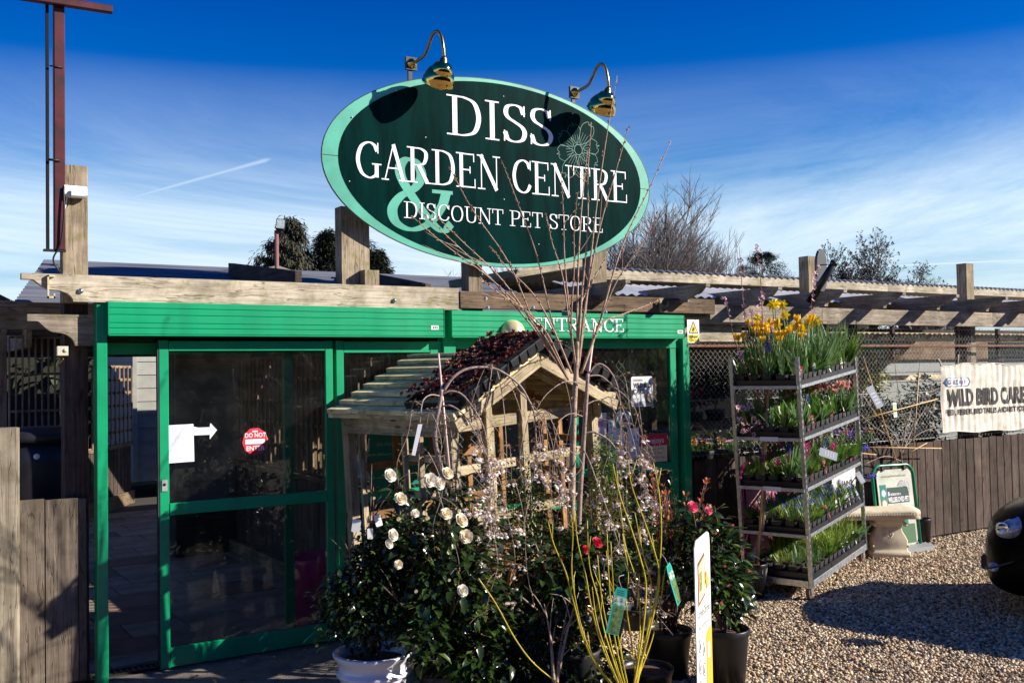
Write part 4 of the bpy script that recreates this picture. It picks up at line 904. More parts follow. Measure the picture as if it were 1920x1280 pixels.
serif_on('OUTSIDE PLANTS', W_*.05, W_*.72, H_*.64, H_*.24, F_, CREAMT, t, .12); serif_on('DECORATIVE POTS', W_*.05, W_*.82, H_*.34, H_*.22, F_, CREAMT, t, .12)
mb = MB(); mb.add([F_ @ Vector(q) for q in ((W_*.08, H_*.16, 0), (W_*.2, H_*.07, 0), (W_*.2, H_*.13, 0), (W_*.8, H_*.13, 0), (W_*.8, H_*.19, 0), (W_*.2, H_*.19, 0), (W_*.2, H_*.25, 0))], [(0,1,2,3,4,5,6)]); mb.build('arrow', CREAMT, t)
t, F_, W_, H_ = board_sign('yellow_notice', 'small yellow and white notice on a dark verandah post behind the wire', (1675, 655), (1686, 674), 2.55, None, YELLOW)
mb = MB(); rect(mb, F_, 0, H_*.72, W_, H_, 0); mb.build('white_band', WPLAST, t); mb = MB(); rect(mb, F_, W_*.2, H_*.5, W_*.8, H_*.6, .001); rect(mb, F_, W_*.3, H_*.8, W_*.7, H_*.88, .001); mb.build('print', BLACKM, t)
# danger fragile roof sign
a = at(1288, 599, -.13); b = at(1311, 643, -.13); t = thing('danger_sign', 'white and yellow Danger fragile roof warning sign at the right end of the green header', 'sign', ((a.x+b.x)/2, -.06, (a.z+b.z)/2))
a = at(1288, 599, -.06); b = at(1311, 643, -.06); F_ = facing(a.x, -.06, b.z); W_, H_ = b.x-a.x, a.z-b.z
mb = MB(); mb.box((0, 0, 0), (W_, H_, .003), F_); mb.build('board', WPLAST, t)
mb = MB(); rect(mb, F_, W_*.05, H_*.04, W_*.95, H_*.36, .004); mb.build('yellow_panel', YELLOW, t)
mb = MB(); mb.add([F_ @ Vector(q) for q in ((W_*.1, H_*.42, .004), (W_*.92, H_*.42, .004), (W_*.5, H_*.95, .004))], [(0, 1, 2)]); mb.build('triangle_border', BLACKM, t)
mb = MB(); mb.add([F_ @ Vector(q) for q in ((W_*.2, H_*.46, .005), (W_*.82, H_*.46, .005), (W_*.5, H_*.86, .005))], [(0, 1, 2)]); mb.build('triangle', YELLOW, t)
mb = MB(); mb.add([F_ @ Vector(q) for q in ((W_*.36, H_*.5, .006), (W_*.5, H_*.52, .006), (W_*.66, H_*.66, .006), (W_*.52, H_*.63, .006), (W_*.46, H_*.72, .006))], [(0, 1, 2, 3, 4)]); mb.build('falling_figure', BLACKM, t)
sans('Danger', W_*.1, W_*.9, H_*.2, H_*.34, BLACKM, t, F_, bold=.03, lift=.005); sans('Fragile roof', W_*.14, W_*.86, H_*.07, H_*.16, BLACKM, t, F_, bold=.02, lift=.005)

# ------------------------------------------------------------------ stickers in the windows
def card(nm, label, cat, pa, pb, y, mt, r=None, th=.002, roll=0.0):
    a = at(pa[0], pa[1], y); b = at(pb[0], pb[1], y); cx_, cz_ = (a.x+b.x)/2, (a.z+b.z)/2; W_, H_ = b.x-a.x, a.z-b.z
    t = thing(nm, label, cat, (cx_, y, cz_)); F_ = facing(cx_, y, cz_, roll=roll); mb = MB()
    poly = rrect(-W_/2, -H_/2, W_/2, H_/2, r) if r else [(-W_/2, -H_/2), (W_/2, -H_/2), (W_/2, H_/2), (-W_/2, H_/2)]
    mb.prism(poly, F_, th); mb.build('card', mt, t); return t, F_ @ Matrix.Translation((0, 0, th+.0005)), W_, H_
YG = -.004
t, F_, W_, H_ = card('stockist_sticker', 'rounded white WILD BIRD CARE stockist sticker on the right window', 'sticker', (1183, 706), (1224, 761), YG, WPLAST, .02)
GREYP = M('grey_print', (.45, .47, .48), .5); mb = MB(); mb.prism(rrect(-W_*.47, -H_*.475, W_*.47, H_*.475, .016), F_ @ Matrix.Translation((0, 0, -.001)), .0015); mb.build('grey_panel', M('light_grey_print', (.60, .62, .62), .5), t)
F_ = F_ @ Matrix.Translation((0, 0, .001))
sans('WILD BIRD', -W_*.41, W_*.43, H_*.12, H_*.29, BLACKM, t, F_, bold=.03); sans('CARE', -W_*.41, W_*.1, -H_*.08, H_*.08, BLACKM, t, F_, bold=.03)
mb = MB(); mb.add([F_ @ Vector(q) for q in ((-W_*.47, -H_*.46, .001), (W_*.47, -H_*.46, .001), (W_*.47, -H_*.16, .001), (W_*.1, -H_*.2, .001), (-W_*.2, -H_*.14, .001), (-W_*.47, -H_*.2, .001))], [(0,1,2,3,4,5)]); mb.build('dark_band', GREYP, t)
sans('STOCKIST', -W_*.41, W_*.1, -H_*.4, -H_*.28, WHITE, t, F_, bold=.02, lift=.002); mb = MB(); rect(mb, F_, W_*.16, -H_*.4, W_*.42, W_*-.08, .002); mb.build('bird_photo', M('green_photo', (.08, .25, .16), .5, col2=(.4, .12, .05), vs=30), t)
mb = MB(); rect(mb, F_, -W_*.41, H_*.34, W_*.04, H_*.42, .001); mb.build('logo_strip', M('teal_print', (.3, .5, .5), .5), t); sans('GARDMAN', -W_*.38, W_*.01, H_*.355, H_*.405, RED, t, F_, lift=.002)
t, F_, W_, H_ = card('round_sticker', 'round white sticker with a green ring and black figure on the right window', 'sticker', (1153, 771), (1184, 803), YG, WPLAST, .055)
mb = MB(); disc(mb, F_, 0, 0, W_*.5, H_*.5, .0005, r0=.84); mb.build('green_ring', SIGNG, t); mb = MB(); mb.add([F_ @ Vector((x*W_, z*H_, .001)) for x, z in ((-.12, -.3), (.28, -.2), (.18, 0), (.02, .33), (-.1, .1))], [(0, 1, 2, 3, 4)]); mb.build('dog_figure', BLACKM, t)
t, F_, W_, H_ = card('lovejoys_poster', 'red and cream Lovejoys poster in the bottom right corner of the right window', 'poster', (1199, 815), (1251, 864), YG, M('cream_print', (.72, .64, .40), .6))
mb = MB(); rect(mb, F_, -W_/2, H_*.08, W_/2, H_/2, .0004); mb.build('red_band', RED, t); sans('Lovejoys', -W_*.4, W_*.38, H_*.1, H_*.38, WHITE, t, F_, bold=.01, lift=.001)
RB = M('brown_red_print', (.45, .08, .04), .6)
for q, (tx, w2) in enumerate((('Loved by dogs', .36), ('loved by cats', .3), ('Stocked by us!', .42))): sans(tx, -W_*w2, W_*w2, H_*(-.08-.15*q), H_*(.0-.15*q), RB, t, F_, lift=.001)
t, F_, W_, H_ = card('blue_leaflet', 'white leaflet with pale blue pictures beside the Lovejoys poster', 'poster', (1176, 803), (1199, 865), YG, WPLAST)
BLUEP = M('pale_blue_print', (.25, .5, .62), .5); mb = MB(); rect(mb, F_, -W_*.1, 0, W_*.42, H_*.12, .0004); rect(mb, F_, -W_*.1, H_*.18, W_*.42, H_*.28, .0004); mb.build('photo', BLUEP, t); mb = MB(); rect(mb, F_, -W_*.5, -H_*.5, W_*.5, -H_*.36, .0004); mb.build('green_foot', M('teal_print2', (.02, .3, .22), .5), t)
mb = MB(); 
for q in range(5): rect(mb, F_, -W_*.4, H_*(-.08-.05*q), W_*.4, H_*(-.06-.05*q), .0006)
mb.build('text_line', GREYP, t)
t, F_, W_, H_ = card('leafy_poster', 'white poster with green leaf drawings behind the weeping cherry', 'poster', (1140, 786), (1170, 866), YG, WPLAST)
mb = MB(); 
for q in range(9): disc(mb, F_, W_*random.uniform(-.36, .36), H_*(.05+.045*q), W_*.10, H_*.018, .0004+.0001*q, 8)
disc(mb, F_, 0, -H_*.25, W_*.4, H_*.22, .002); mb.build('leaf_print', M('leaf_green_print', (.12, .42, .15), .5), t)
sans('R', -W_*.15, W_*.15, -H_*.3, -H_*.2, WHITE, t, F_, lift=.003)
t, F_, W_, H_ = card('dog_poster', 'pale poster with pink lettering about dogs behind the cherry trunk', 'poster', (1098, 775), (1138, 840), YG, M('pale_pink_paper', (.72, .62, .60), .6))
PINKP = M('pink_print', (.6, .08, .25), .5); sans('THRIVING', -W_*.4, W_*.4, H_*.1, H_*.3, PINKP, t, F_); sans('DOGS', -W_*.25, W_*.25, -H_*.1, H_*.02, PINKP, t, F_); mb = MB(); rect(mb, F_, -W_*.45, -H_*.48, W_*.45, -H_*.2, .0006); mb.build('photo', M('dark_photo', (.12, .1, .08), .5, col2=(.4, .35, .25), vs=20), t)
t, F_, W_, H_ = card('moon_sticker', 'white and pale blue sticker on the window behind the left lattice of the display house', 'sticker', (661, 852), (688, 902), YG, WPLAST)
mb = MB(); disc(mb, F_, W_*.2, 0, W_*.42, H_*.34, .0004); mb.build('blue_moon', M('sky_blue_print', (.15, .5, .66), .4), t); mb = MB(); rect(mb, F_, -W_*.5, -H_*.5, W_*.5, -H_*.34, .001); mb.build('foot_band', M('sea_blue_print', (.05, .3, .42), .4), t)
# opening hours board hung in the side window
t, F_, W_, H_ = card('opening_hours_board', 'green OPENING HOURS board in the window behind the display house', 'sign', (692, 790), (838, 902), -.03, SIGNG, th=.004)
LT = M('grey_green_lettering', (.42, .52, .42), .6)
def hrs(txt, px0, px1, py0, py1, serif=False):
    a = at(px0, py0, -.035); b = at(px1, py1, -.035); o = F_.inverted() @ a; q = F_.inverted() @ b
    if serif: serif_on(txt, o.x, q.x, o.y, q.y-o.y, F_, LT, t, .13, .05)
    else: sans(txt, o.x, q.x, o.y, q.y, LT, t, F_, bold=.0)
hrs('9.00am  -  5.30pm', 694, 790, 815, 803); hrs('SUNDAYS', 706, 768, 836, 827, True); hrs('10.00am - 4.00pm', 694, 782, 856, 845); hrs('BANK HOLIDAYS', 694, 812, 878, 866, True); hrs('10.00am - 5.00pm', 694, 782, 899, 888)

# ------------------------------------------------------------------ banner
def banner():
    t = thing('fabric_banner', 'rippled cream cloth banner reading WILD BIRD CARE tied to the wire fence', 'banner', (9.3, .05, 1.15))
    A_ = at(1764, 686, .03); B_ = at(1769, 814, .03); x0, x1 = A_.x, 11.6; z1 = A_.z; z0 = B_.z; nx, nz = 150, 16; rs2 = random.Random(2)
    def P(u, v):
        x = x0+(x1-x0)*u; zt = z1+.02*math.sin(u*7)-.012*math.sin(u*31); zb = z0+.015*math.sin(u*9+1)+.01*math.sin(u*23)+.02*u
        y = .03-.007*math.sin(x*55+1.2*math.sin(x*3)+.5*math.sin(v*5))*(.7+.3*math.sin(x*5+v*3))-.003*math.sin(x*121+v*4)-.006*math.sin(x*9+v*6)
        return Vector((x+.006*math.sin(v*9), y, zb+(zt-zb)*v))
    mb = MB(); mb.smooth = True
    mb.add([P(i/nx, j/nz) for j in range(nz+1) for i in range(nx+1)], [(j*(nx+1)+i, j*(nx+1)+i+1, (j+1)*(nx+1)+i+1, (j+1)*(nx+1)+i) for j in range(nz) for i in range(nx)])
    CL = M('grubby_cream_cloth', (.72, .66, .56), .85, col2=(.46, .40, .32), vs=7, bump=.3, bs=200, ds=(.4, .55))
    mb.build('cloth', CL, t)
    ink = M('faded_black_ink', (.045, .04, .04), .8, var=.3, vs=30); W_ = x1-x0; H_ = z1-z0
    def wrap(txt, pxa, pxb, pya, pyb, mt, nm, bold=.03, cut=True, off=.004):
        a = at(pxa, pya, .0); b = at(pxb, pyb, .0); b.z = at(pxa, pyb, .0).z; vs, fs = sans_mesh(txt, bold); ar = np.array(vs); mn = ar.min(0); mx2 = ar.max(0)
        m2 = MB(); import bmesh
        bm = bmesh.new(); vv = [bm.verts.new(((v[0]-mn[0])/(mx2[0]-mn[0])*(b.x-a.x)+a.x, 0, a.z+(v[1]-mn[1])/(mx2[1]-mn[1])*(b.z-a.z))) for v in vs]
        for f in fs:
            try: bm.faces.new([vv[i] for i in f])
            except ValueError: pass
        k = a.x
        while k < b.x:
            bmesh.ops.bisect_plane(bm, geom=bm.verts[:]+bm.edges[:]+bm.faces[:], plane_co=(k, 0, 0), plane_no=(1, 0, 0)); k += .022
        for v in bm.verts:
            u = (v.co.x-x0)/W_; vv_ = (v.co.z-z0)/H_; q = P(min(max(u, 0), 1), min(max(vv_, 0), 1)); v.co.y = q.y-off
        me = bpy.data.meshes.new(nm); bm.to_mesh(me); bm.free(); me.materials.append(mt); inst(nm, me, Matrix.Identity(4), t)
    wrap('WILD BIRD CARE', 1779, 1925, 763, 729, ink, 'lettering', .05)
    wrap('FEED, FEEDERS, BIRD TABLES AND NEST BOXES', 1778, 1932, 781, 768, ink, 'lettering', .03)
    # logo: white lozenge with blue rim
    def loz(k, mt, off, nm):
        a = at(1776, 724, .0); b = at(1821, 708, .0); cx_, cz_ = (a.x+b.x)/2, (a.z+b.z)/2; w2, h2 = (b.x-a.x)/2*k, (b.z-a.z)/2*k
        pts = [Vector((cx_+(w2-h2)*(1 if math.cos(q) > 0 else -1)+h2*math.cos(q), 0, cz_+h2*math.sin(q))) for q in [2*math.pi*i/28 for i in range(28)]]
        rows = []; 
        for i in range(13):
            x = cx_-w2+2*w2*i/12; e_ = max(0, abs(x-cx_)-(w2-h2)); hh = math.sqrt(max(0, h2*h2-e_*e_)); rows.append((x, hh))
        vs = []
        for x, hh in rows:
            for s_ in (-1, 1):
                z = cz_+s_*hh; q = P((x-x0)/W_, (z-z0)/H_); vs.append((x, q.y-off, z))
        m2 = MB(); m2.add(vs, [(2*i, 2*i+2, 2*i+3, 2*i+1) for i in range(12)]); m2.build(nm, mt, t)
    loz(1.12, M('navy_print', (.02, .08, .22), .6), .005, 'logo_rim'); loz(1, WPLAST, .008, 'logo_plate')
    for _c, _k in (('G', 0), ('R', 2), ('D', 3), ('M', 4), ('N', 6)): wrap(_c, 1780.5+5.25*_k, 1784.8+5.25*_k, 721-.1*_k, 712-.1*_k, M('navy_print', (.02, .08, .22), .6), 'logo_letter', .02, off=.011)
    for px in (1788, 1809):
        a = at(px-2.3, 721, 0); b = at(px+2.3, 712, 0); b.z = at(px-2.3, 712, 0).z; m2 = MB(); q = P((a.x-x0)/W_, .8); m2.add([(a.x, q.y-.012, a.z), (b.x, q.y-.012, a.z), ((a.x+b.x)/2, q.y-.012, b.z)], [(0, 1, 2)]); m2.build('logo_triangle', RED, t)
    c = P(0, 1); mb = MB(); mb.tube(smooth_pts([c, c+Vector((-.03, -.01, .05)), c+Vector((-.05, 0, .08)), c+Vector((-.035, 0, .05))]), .008, 5); mb.tube(smooth_pts([P(.11, 1), P(.11, 1)+Vector((-.02, -.02, .07)), P(.11, 1)+Vector((.02, .0, .11))]), .006, 5); mb.build('tie', CL, t)
    # hem
    mb = MB(); mb.tube([P(i/nx, 1)+Vector((0, -.002, 0)) for i in range(0, nx+1, 2)], .005, 4); mb.tube([P(i/nx, 0)+Vector((0, -.002, 0)) for i in range(0, nx+1, 2)], .005, 4); mb.build('hem', CL, t)
banner()

# ------------------------------------------------------------------ stone bench
STONE = M('cream_cast_stone', (.66, .57, .40), .85, col2=(.48, .41, .28), vs=14, bump=.18, bs=120, ds=(.38, .5))
sb = thing('stone_bench', 'curved cream cast stone garden bench on two scrolled pedestals', 'bench', (7.05, -.25, 0))
bend_c = Vector((6.75, -1.30, 0))
# seat: arc through (6.45,-.02) and (7.48,-.42) at z = .44
def seat_pts(u): 
    p0, p1, p2 = Vector((6.30, .16, 0)), Vector((6.98, .02, 0)), Vector((7.50, -.40, 0)); return p0*(1-u)**2+p1*2*u*(1-u)+p2*u*u
def seat_n(u): d = (seat_pts(min(1, u+.01))-seat_pts(max(0, u-.01))).normalized(); return Vector((-d.y, d.x, 0))
prof = [(-.19, .395), (-.20, .405), (-.195, .43), (-.205, .455), (-.20, .475), (-.18, .485), (0, .492), (.18, .485), (.20, .475), (.205, .455), (.195, .43), (.20, .405), (.19, .395)]
rings = [[seat_pts(i/20)+seat_n(i/20)*(-a)*(1 if 0 < i < 20 else .93)+Vector((0, 0, z)) for a, z in prof] for i in range(21)]
mb = MB(); loft(mb, rings); mb.build('seat', STONE, sb)
mb = MB()
for i in range(44):
    u = (i+.5)/44; p = seat_pts(u)-seat_n(u)*.206+Vector((0, 0, .443)); mb.lathe([(0, .008), (.006, .007), (.009, 0)], 6, Matrix.Translation(p) @ Matrix.Rotation(R(90), 4, 'X'))
mb.build('carved_edge', STONE, sb)
def pedestal(u, rotz):
    p = seat_pts(u); m_ = Matrix.Translation((p.x, p.y, 0)) @ Matrix.Rotation(rotz, 4, 'Z')
    zs = [(0, .19, .15), (.055, .19, .15), (.06, .175, .135), (.09, .165, .125), (.12, .17, .125), (.17, .172, .12), (.21, .155, .112), (.26, .128, .10), (.30, .118, .095), (.33, .125, .10), (.345, .15, .12), (.36, .155, .125), (.375, .14, .12), (.394, .165, .15)]
    rg = []
    for z, a, b in zs: rg.append([(-a, -b, z), (-a+.012, -b-.004, z), (a-.012, -b-.004, z), (a, -b, z), (a, b, z), (a-.012, b+.004, z), (-a+.012, b+.004, z), (-a, b, z)])
    mb = MB(); loft(mb, rg); 
    o = mb.build('pedestal', STONE, sb, m=m_)
    m2 = MB()
    for s_ in (-1, 1):
        m2.tube([(s_*.15, -.13, .335), (s_*.15, .13, .335)], .022, 10); m2.tube([(s_*.175, -.128, .115), (s_*.175, .128, .115)], .012, 8)
    m2.tube([(0, -.118, .13), (0, -.112, .2), (0, -.104, .27)], .006, 5); m2.tube(smooth_pts([(-.03, -.11, .22), (0, -.122, .20), (.03, -.11, .24)]), .006, 5)
    m2.tube([(-.08, -.108, .285), (.08, -.108, .285)], .005, 5); tag(m2.build('scroll', STONE, o, m=m_), kind='stuff')
pedestal(.78, R(-38)); pedestal(.28, R(-20))

# ------------------------------------------------------------------ pavement signs
def aframe(nm, label, x, y, yaw, w_, h_, r_, mt, boardmt, base=True, lean=R(-6)):
    t = thing(nm, label, 'sign', (x, y, 0), (0, 0, yaw)); Lm = Matrix.Rotation(lean, 4, 'X')
    pts = [(-w_/2, 0, .0), (-w_/2, 0, h_-.12)]+[(-w_/2+.12-.12*math.cos(R(a)), 0, h_-.12+.12*math.sin(R(a))) for a in range(15, 91, 15)]+[(w_/2-.12+.12*math.sin(R(a)), 0, h_-.12+.12*math.cos(R(a))) for a in range(15, 91, 15)]+[(w_/2, 0, 0)]
    mb = MB(); mb.tube(pts, r_, 10); mb.build('frame', mt, t, True, Lm)
    mb = MB(); mb.prism(rrect(-w_/2+.045, .05, w_/2-.045, h_-.045, .07), Lm @ Matrix.Translation((0, -.008, 0)) @ Matrix.Rotation(R(90), 4, 'X'), .006); mb.build('panel', boardmt, t, True)
    return t, Lm @ Matrix.Translation((0, -.0155, 0)) @ Matrix.Rotation(R(90), 4, 'X')
def psans(txt, x0, x1, z0, z1, mt, t, F_, bold=.01, lift=.001, nm='lettering'):
    vs, fs = sans_mesh(txt, bold); a = np.array(vs); mn = a.min(0); mx2 = a.max(0); mb = MB()
    mb.add([F_ @ Vector((x0+(v[0]-mn[0])/(mx2[0]-mn[0])*(x1-x0), z0+(v[1]-mn[1])/(mx2[1]-mn[1])*(z1-z0), lift)) for v in vs], fs); mb.build(nm, mt, t, True)
PGREEN = M('gloss_green_tube', (.0, .20, .09), .25)
AX, AY = 7.60, -.14
t, F_ = aframe('pet_food_sign', 'green framed pavement sign reading 5 SIGNS OF A WELLBELOVED PET behind the stone bench', AX, AY, R(-6), .60, .90, .017, PGREEN, M('pale_poster', (.58, .57, .50), .5, col2=(.34, .38, .30), vs=5, ds=(.42, .6)))
def pr_(mt, nm, *rc):
    mb = MB()
    for q in rc: rect(mb, F_, *q)
    mb.build(nm, mt, t, True)
psans('www.wellbeloved.com', -.19, .17, .775, .80, M('olive_print', (.25, .24, .08), .6), t, F_)
pr_(SIGNG, 'green_strip', (-.225, .08, -.135, .70, .001)); pr_(M('dark_banner_print', (.01, .045, .03), .5), 'dark_banner', (-.125, .50, .19, .665, .001))
psans('5', -.12, -.09, .58, .62, WHITE, t, F_, .03, .002); psans('SIGNS OF A', -.08, .07, .58, .605, WHITE, t, F_, .03, .002); psans('WELLBELOVED PET', -.12, .18, .51, .565, WHITE, t, F_, .03, .002)
for q, (z, c) in enumerate(((.61, (.05, .3, .42)), (.50, (.55, .30, .08)), (.39, (.04, .05, .15)))):
    mb = MB(); disc(mb, F_, -.18, z, .038, .045, .002); mb.build('badge', M('badge_ink_%s' % 'abc'[q], c, .5), t, True); mb = MB(); disc(mb, F_, -.18, z, .027, .032, .003); mb.build('badge_centre', WHITE, t, True)
mb = MB(); mb.add([F_ @ Vector((a, b, .003)) for a, b in ((.03, .68), (.09, .735), (.17, .74), (.20, .70), (.205, .60), (.185, .61), (.17, .66), (.12, .675))], [(0,1,2,3,4,5,6,7)]); mb.build('grey_animal', M('grey_fur_print', (.25, .24, .23), .6, col2=(.6, .6, .58), vs=60), t, True)
mb = MB(); mb.add([F_ @ Vector((a, b, .002)) for a, b in ((-.10, .30), (.03, .30), (.0, .36), (.015, .41), (-.01, .45), (-.06, .455), (-.11, .43), (-.12, .39), (-.08, .37), (-.09, .33))], [(0,1,2,3,4,5,6,7,8,9)]); mb.build('brown_dog', M('brown_fur_print', (.20, .06, .02), .6), t, True)
pr_(SIGNG, 'green_box', (.07, .27, .14, .37, .001)); pr_(M('grass_print', (.05, .13, .05), .6), 'grass_print', (-.12, .07, .23, .27, .001))
for xx in (-.16, .16):
    mb = MB(); mb.box((xx-.015, -.03, .845), (xx+.015, -.008, .895)); mb.build('clip', IRON, t, True, Matrix.Rotation(R(-6), 4, 'X'))
mb = MB(); mb.prism([(-.30, -.18), (.30, -.18), (.36, -.1), (.36, .1), (.30, .18), (-.30, .18)], Matrix.Identity(4), .05); mb.build('weighted_base', M('grey_plastic', (.30, .31, .32), .5), t, True)
MAG = M('magenta_tube', (.70, .02, .22), .35)
t, F_ = aframe('pink_pavement_sign', 'pink framed pavement sign with the word here behind the plant trolley', 5.88, -.12, R(-4), .95, 1.04, .02, MAG, M('faded_pink_poster', (.66, .20, .30), .6, var=.3, vs=5))
psans('here', -.18, .16, .42, .55, M('pale_pink_lettering', (.62, .45, .42), .6), t, F_, .02); psans('Buy', -.34, -.1, .62, .76, M('pale_pink_lettering', (.62, .45, .42), .6), t, F_, .02)
t, F_, W_, H_ = card('white_board_notice', 'white board with an orange square behind the right end of the plant trolley', 'sign', (1558, 868), (1604, 935), .05, WPLAST, th=.006)
mb = MB(); rect(mb, F_, W_*.08, H_*.3, W_*.3, H_*.44, .001); mb.build('orange_square', M('orange_print', (.65, .22, .04), .5), t); sans('SAINT', -W_*.1, W_*.36, -H_*.12, H_*.02, BLACKM, t, F_)

# ------------------------------------------------------------------ dog food board, seen almost edge on
A_ = atz(1300, 1022, .985); _d = ray(1328, 1006); _h = Vector((_d.x, _d.y)).normalized(); _o = Vector((A_.x-CAM.x, A_.y-CAM.y)); _pb = _o.dot(_h); _perp = (_o-_h*_pb).length
_s = _pb+math.sqrt(max(0, .36**2-_perp**2)); B_ = Vector((CAM.x+_h.x*_s, CAM.y+_h.y*_s, 0)); dirv = Vector((B_.x-A_.x, B_.y-A_.y, 0))
yaw_ = math.atan2(dirv.y, dirv.x)
t = thing('dog_food_board', 'narrow white Complete Dog Food board leaning among the potted plants', 'sign', (A_.x, A_.y, 0), (0, 0, yaw_))
LL = .36; Fb = Matrix.Rotation(R(90), 4, 'X') @ Matrix.Scale(1.27, 4, (0, 1, 0))
mb = MB(); mb.prism([(0, 0), (LL, 0), (LL, .76), (LL*.96, .79), (LL*.86, .80), (LL*.1, .79), (0, .76)], Fb, .006); mb.build('panel', M('white_board_print', (.80, .78, .74), .45), t, True)
F_ = Fb @ Matrix.Translation((0, 0, .007))
ORP = M('orange_yellow_print', (.78, .42, .04), .5); BRP = M('brown_print', (.22, .09, .05), .5)
def q_(mt, nm, pts, lift=.001):
    mb = MB(); mb.add([F_ @ Vector((a*LL, b, lift)) for a, b in pts], [tuple(range(len(pts)))]); mb.build(nm, mt, t, True)
q_(BRP, 'picture_frame', ((.15, .50), (.62, .53), (.62, .72), (.15, .69))); q_(M('cream_pack', (.70, .50, .36), .5), 'picture', ((.19, .515), (.58, .54), (.58, .705), (.19, .675)), .002)
q_(M('pack_photo', (.35, .42, .10), .5, col2=(.08, .07, .05), vs=60), 'pack_photo', ((.22, .56), (.40, .57), (.40, .65), (.22, .64)), .003)
q_(ORP, 'biscuit', ((.62, .60), (.72, .55), (.84, .56), (.84, .585), (.72, .63), (.66, .63)), .003)
psans('Complete Dog Food', LL*.12, LL*.9, .44, .485, BLACKM, t, F_, .0); psans('Natural Health Food For Dogs', LL*.15, LL*.85, .395, .415, BLACKM, t, F_, .0)
for i, (a, b) in enumerate(((.2, .33), (.45, .30), (.2, .24), (.45, .21), (.2, .15), (.45, .12), (.25, .05))):
    mb = MB(); disc(mb, F_, LL*a, b, LL*.08, .03, .001, 16); mb.build('badge', BRP, t, True); mb = MB(); disc(mb, F_, LL*a, b, LL*.068, .025, .002, 16); mb.build('badge_centre', WPLAST, t, True)
    mb = MB(); mb.add([F_ @ Vector((LL*a+x*LL*.05, b+z*.018, .003)) for x, z in ((-.8, -.8), (.2, -.9), (.7, .1), (.1, .9), (-.5, .2))], [(0, 1, 2, 3, 4)]); mb.build('badge_animal', BLACKM, t, True)
q_(ORP, 'orange_pack', ((.62, .0), (1.0, 0), (1.0, .36), (.9, .375), (.66, .36), (.62, .34))); q_(WPLAST, 'pack_label', ((.70, .24), (.84, .24), (.84, .31), (.70, .31)), .002)

# ------------------------------------------------------------------ small black pot and grey sack near the fence
def pot(parent, x, y, z, rt, rb, h, mt, local=False, ribs=0, name='pot', rim=.02, n=28):
    prof = [(rb*.3, .004), (rb, 0), (rb+(rt-rb)*.8, h-rim*2), (rt, h-rim*1.6), (rt*1.02, h-.004), (rt*1.0, h), (rt*.93, h), (rt*.91, h-.03), (rb*.9, .02)]
    mb = MB(); mb.lathe(prof, n, Matrix.Translation((x, y, z)))
    if ribs:
        for i in range(ribs):
            a = 2*math.pi*i/ribs; c, s = math.cos(a), math.sin(a); mb.tube([(x+c*rb*1.0, y+s*rb*1.0, z+.01), (x+c*(rb+(rt-rb)*.8)*1.005, y+s*(rb+(rt-rb)*.8)*1.005, z+h-rim*2)], .004, 4)
    return mb.build(name, mt, parent, local)
def soil(parent, x, y, z, r, name='soil'):
    mb = MB(); mb.lathe([(r, 0), (r*.6, .006), (0.0005, .01)], 20, Matrix.Translation((x, y, z))); return mb.build(name, SOIL, parent)
p = atz(1729, 1015, 0); t = thing('black_pot', 'black plastic pot standing by the fence right of the green framed sign', 'plant pot', (p.x, p.y, 0))
pot(t, p.x, p.y, 0, .105, .085, .26, BLACKP); soil(t, p.x, p.y, .23, .095)

# ------------------------------------------------------------------ pink tub behind the door glass, white card display
t = thing('pink_tub', 'magenta plastic tub standing behind the door glass beside the inner stile', 'tub', (1.30, .45, 0)); PTUB = M('magenta_plastic', (.80, .04, .26), .38, var=.2, vs=5)
mb = MB(); mb.lathe([(.01, .005), (.19, .0), (.225, .50), (.245, .53), (.25, .56), (.24, .565), (.225, .53), (.18, .02)], 32, Matrix.Translation((1.30, .45, 0))); mb.build('tub', PTUB, t)
mb = MB()
for a in (100, 280): mb.tube(smooth_pts([(1.30+.24*math.cos(R(a+18)), .45+.24*math.sin(R(a+18)), .53), (1.30+.30*math.cos(R(a)), .45+.30*math.sin(R(a)), .50), (1.30+.24*math.cos(R(a-18)), .45+.24*math.sin(R(a-18)), .53)]), .01, 6)
mb.build('handle', PTUB, t)
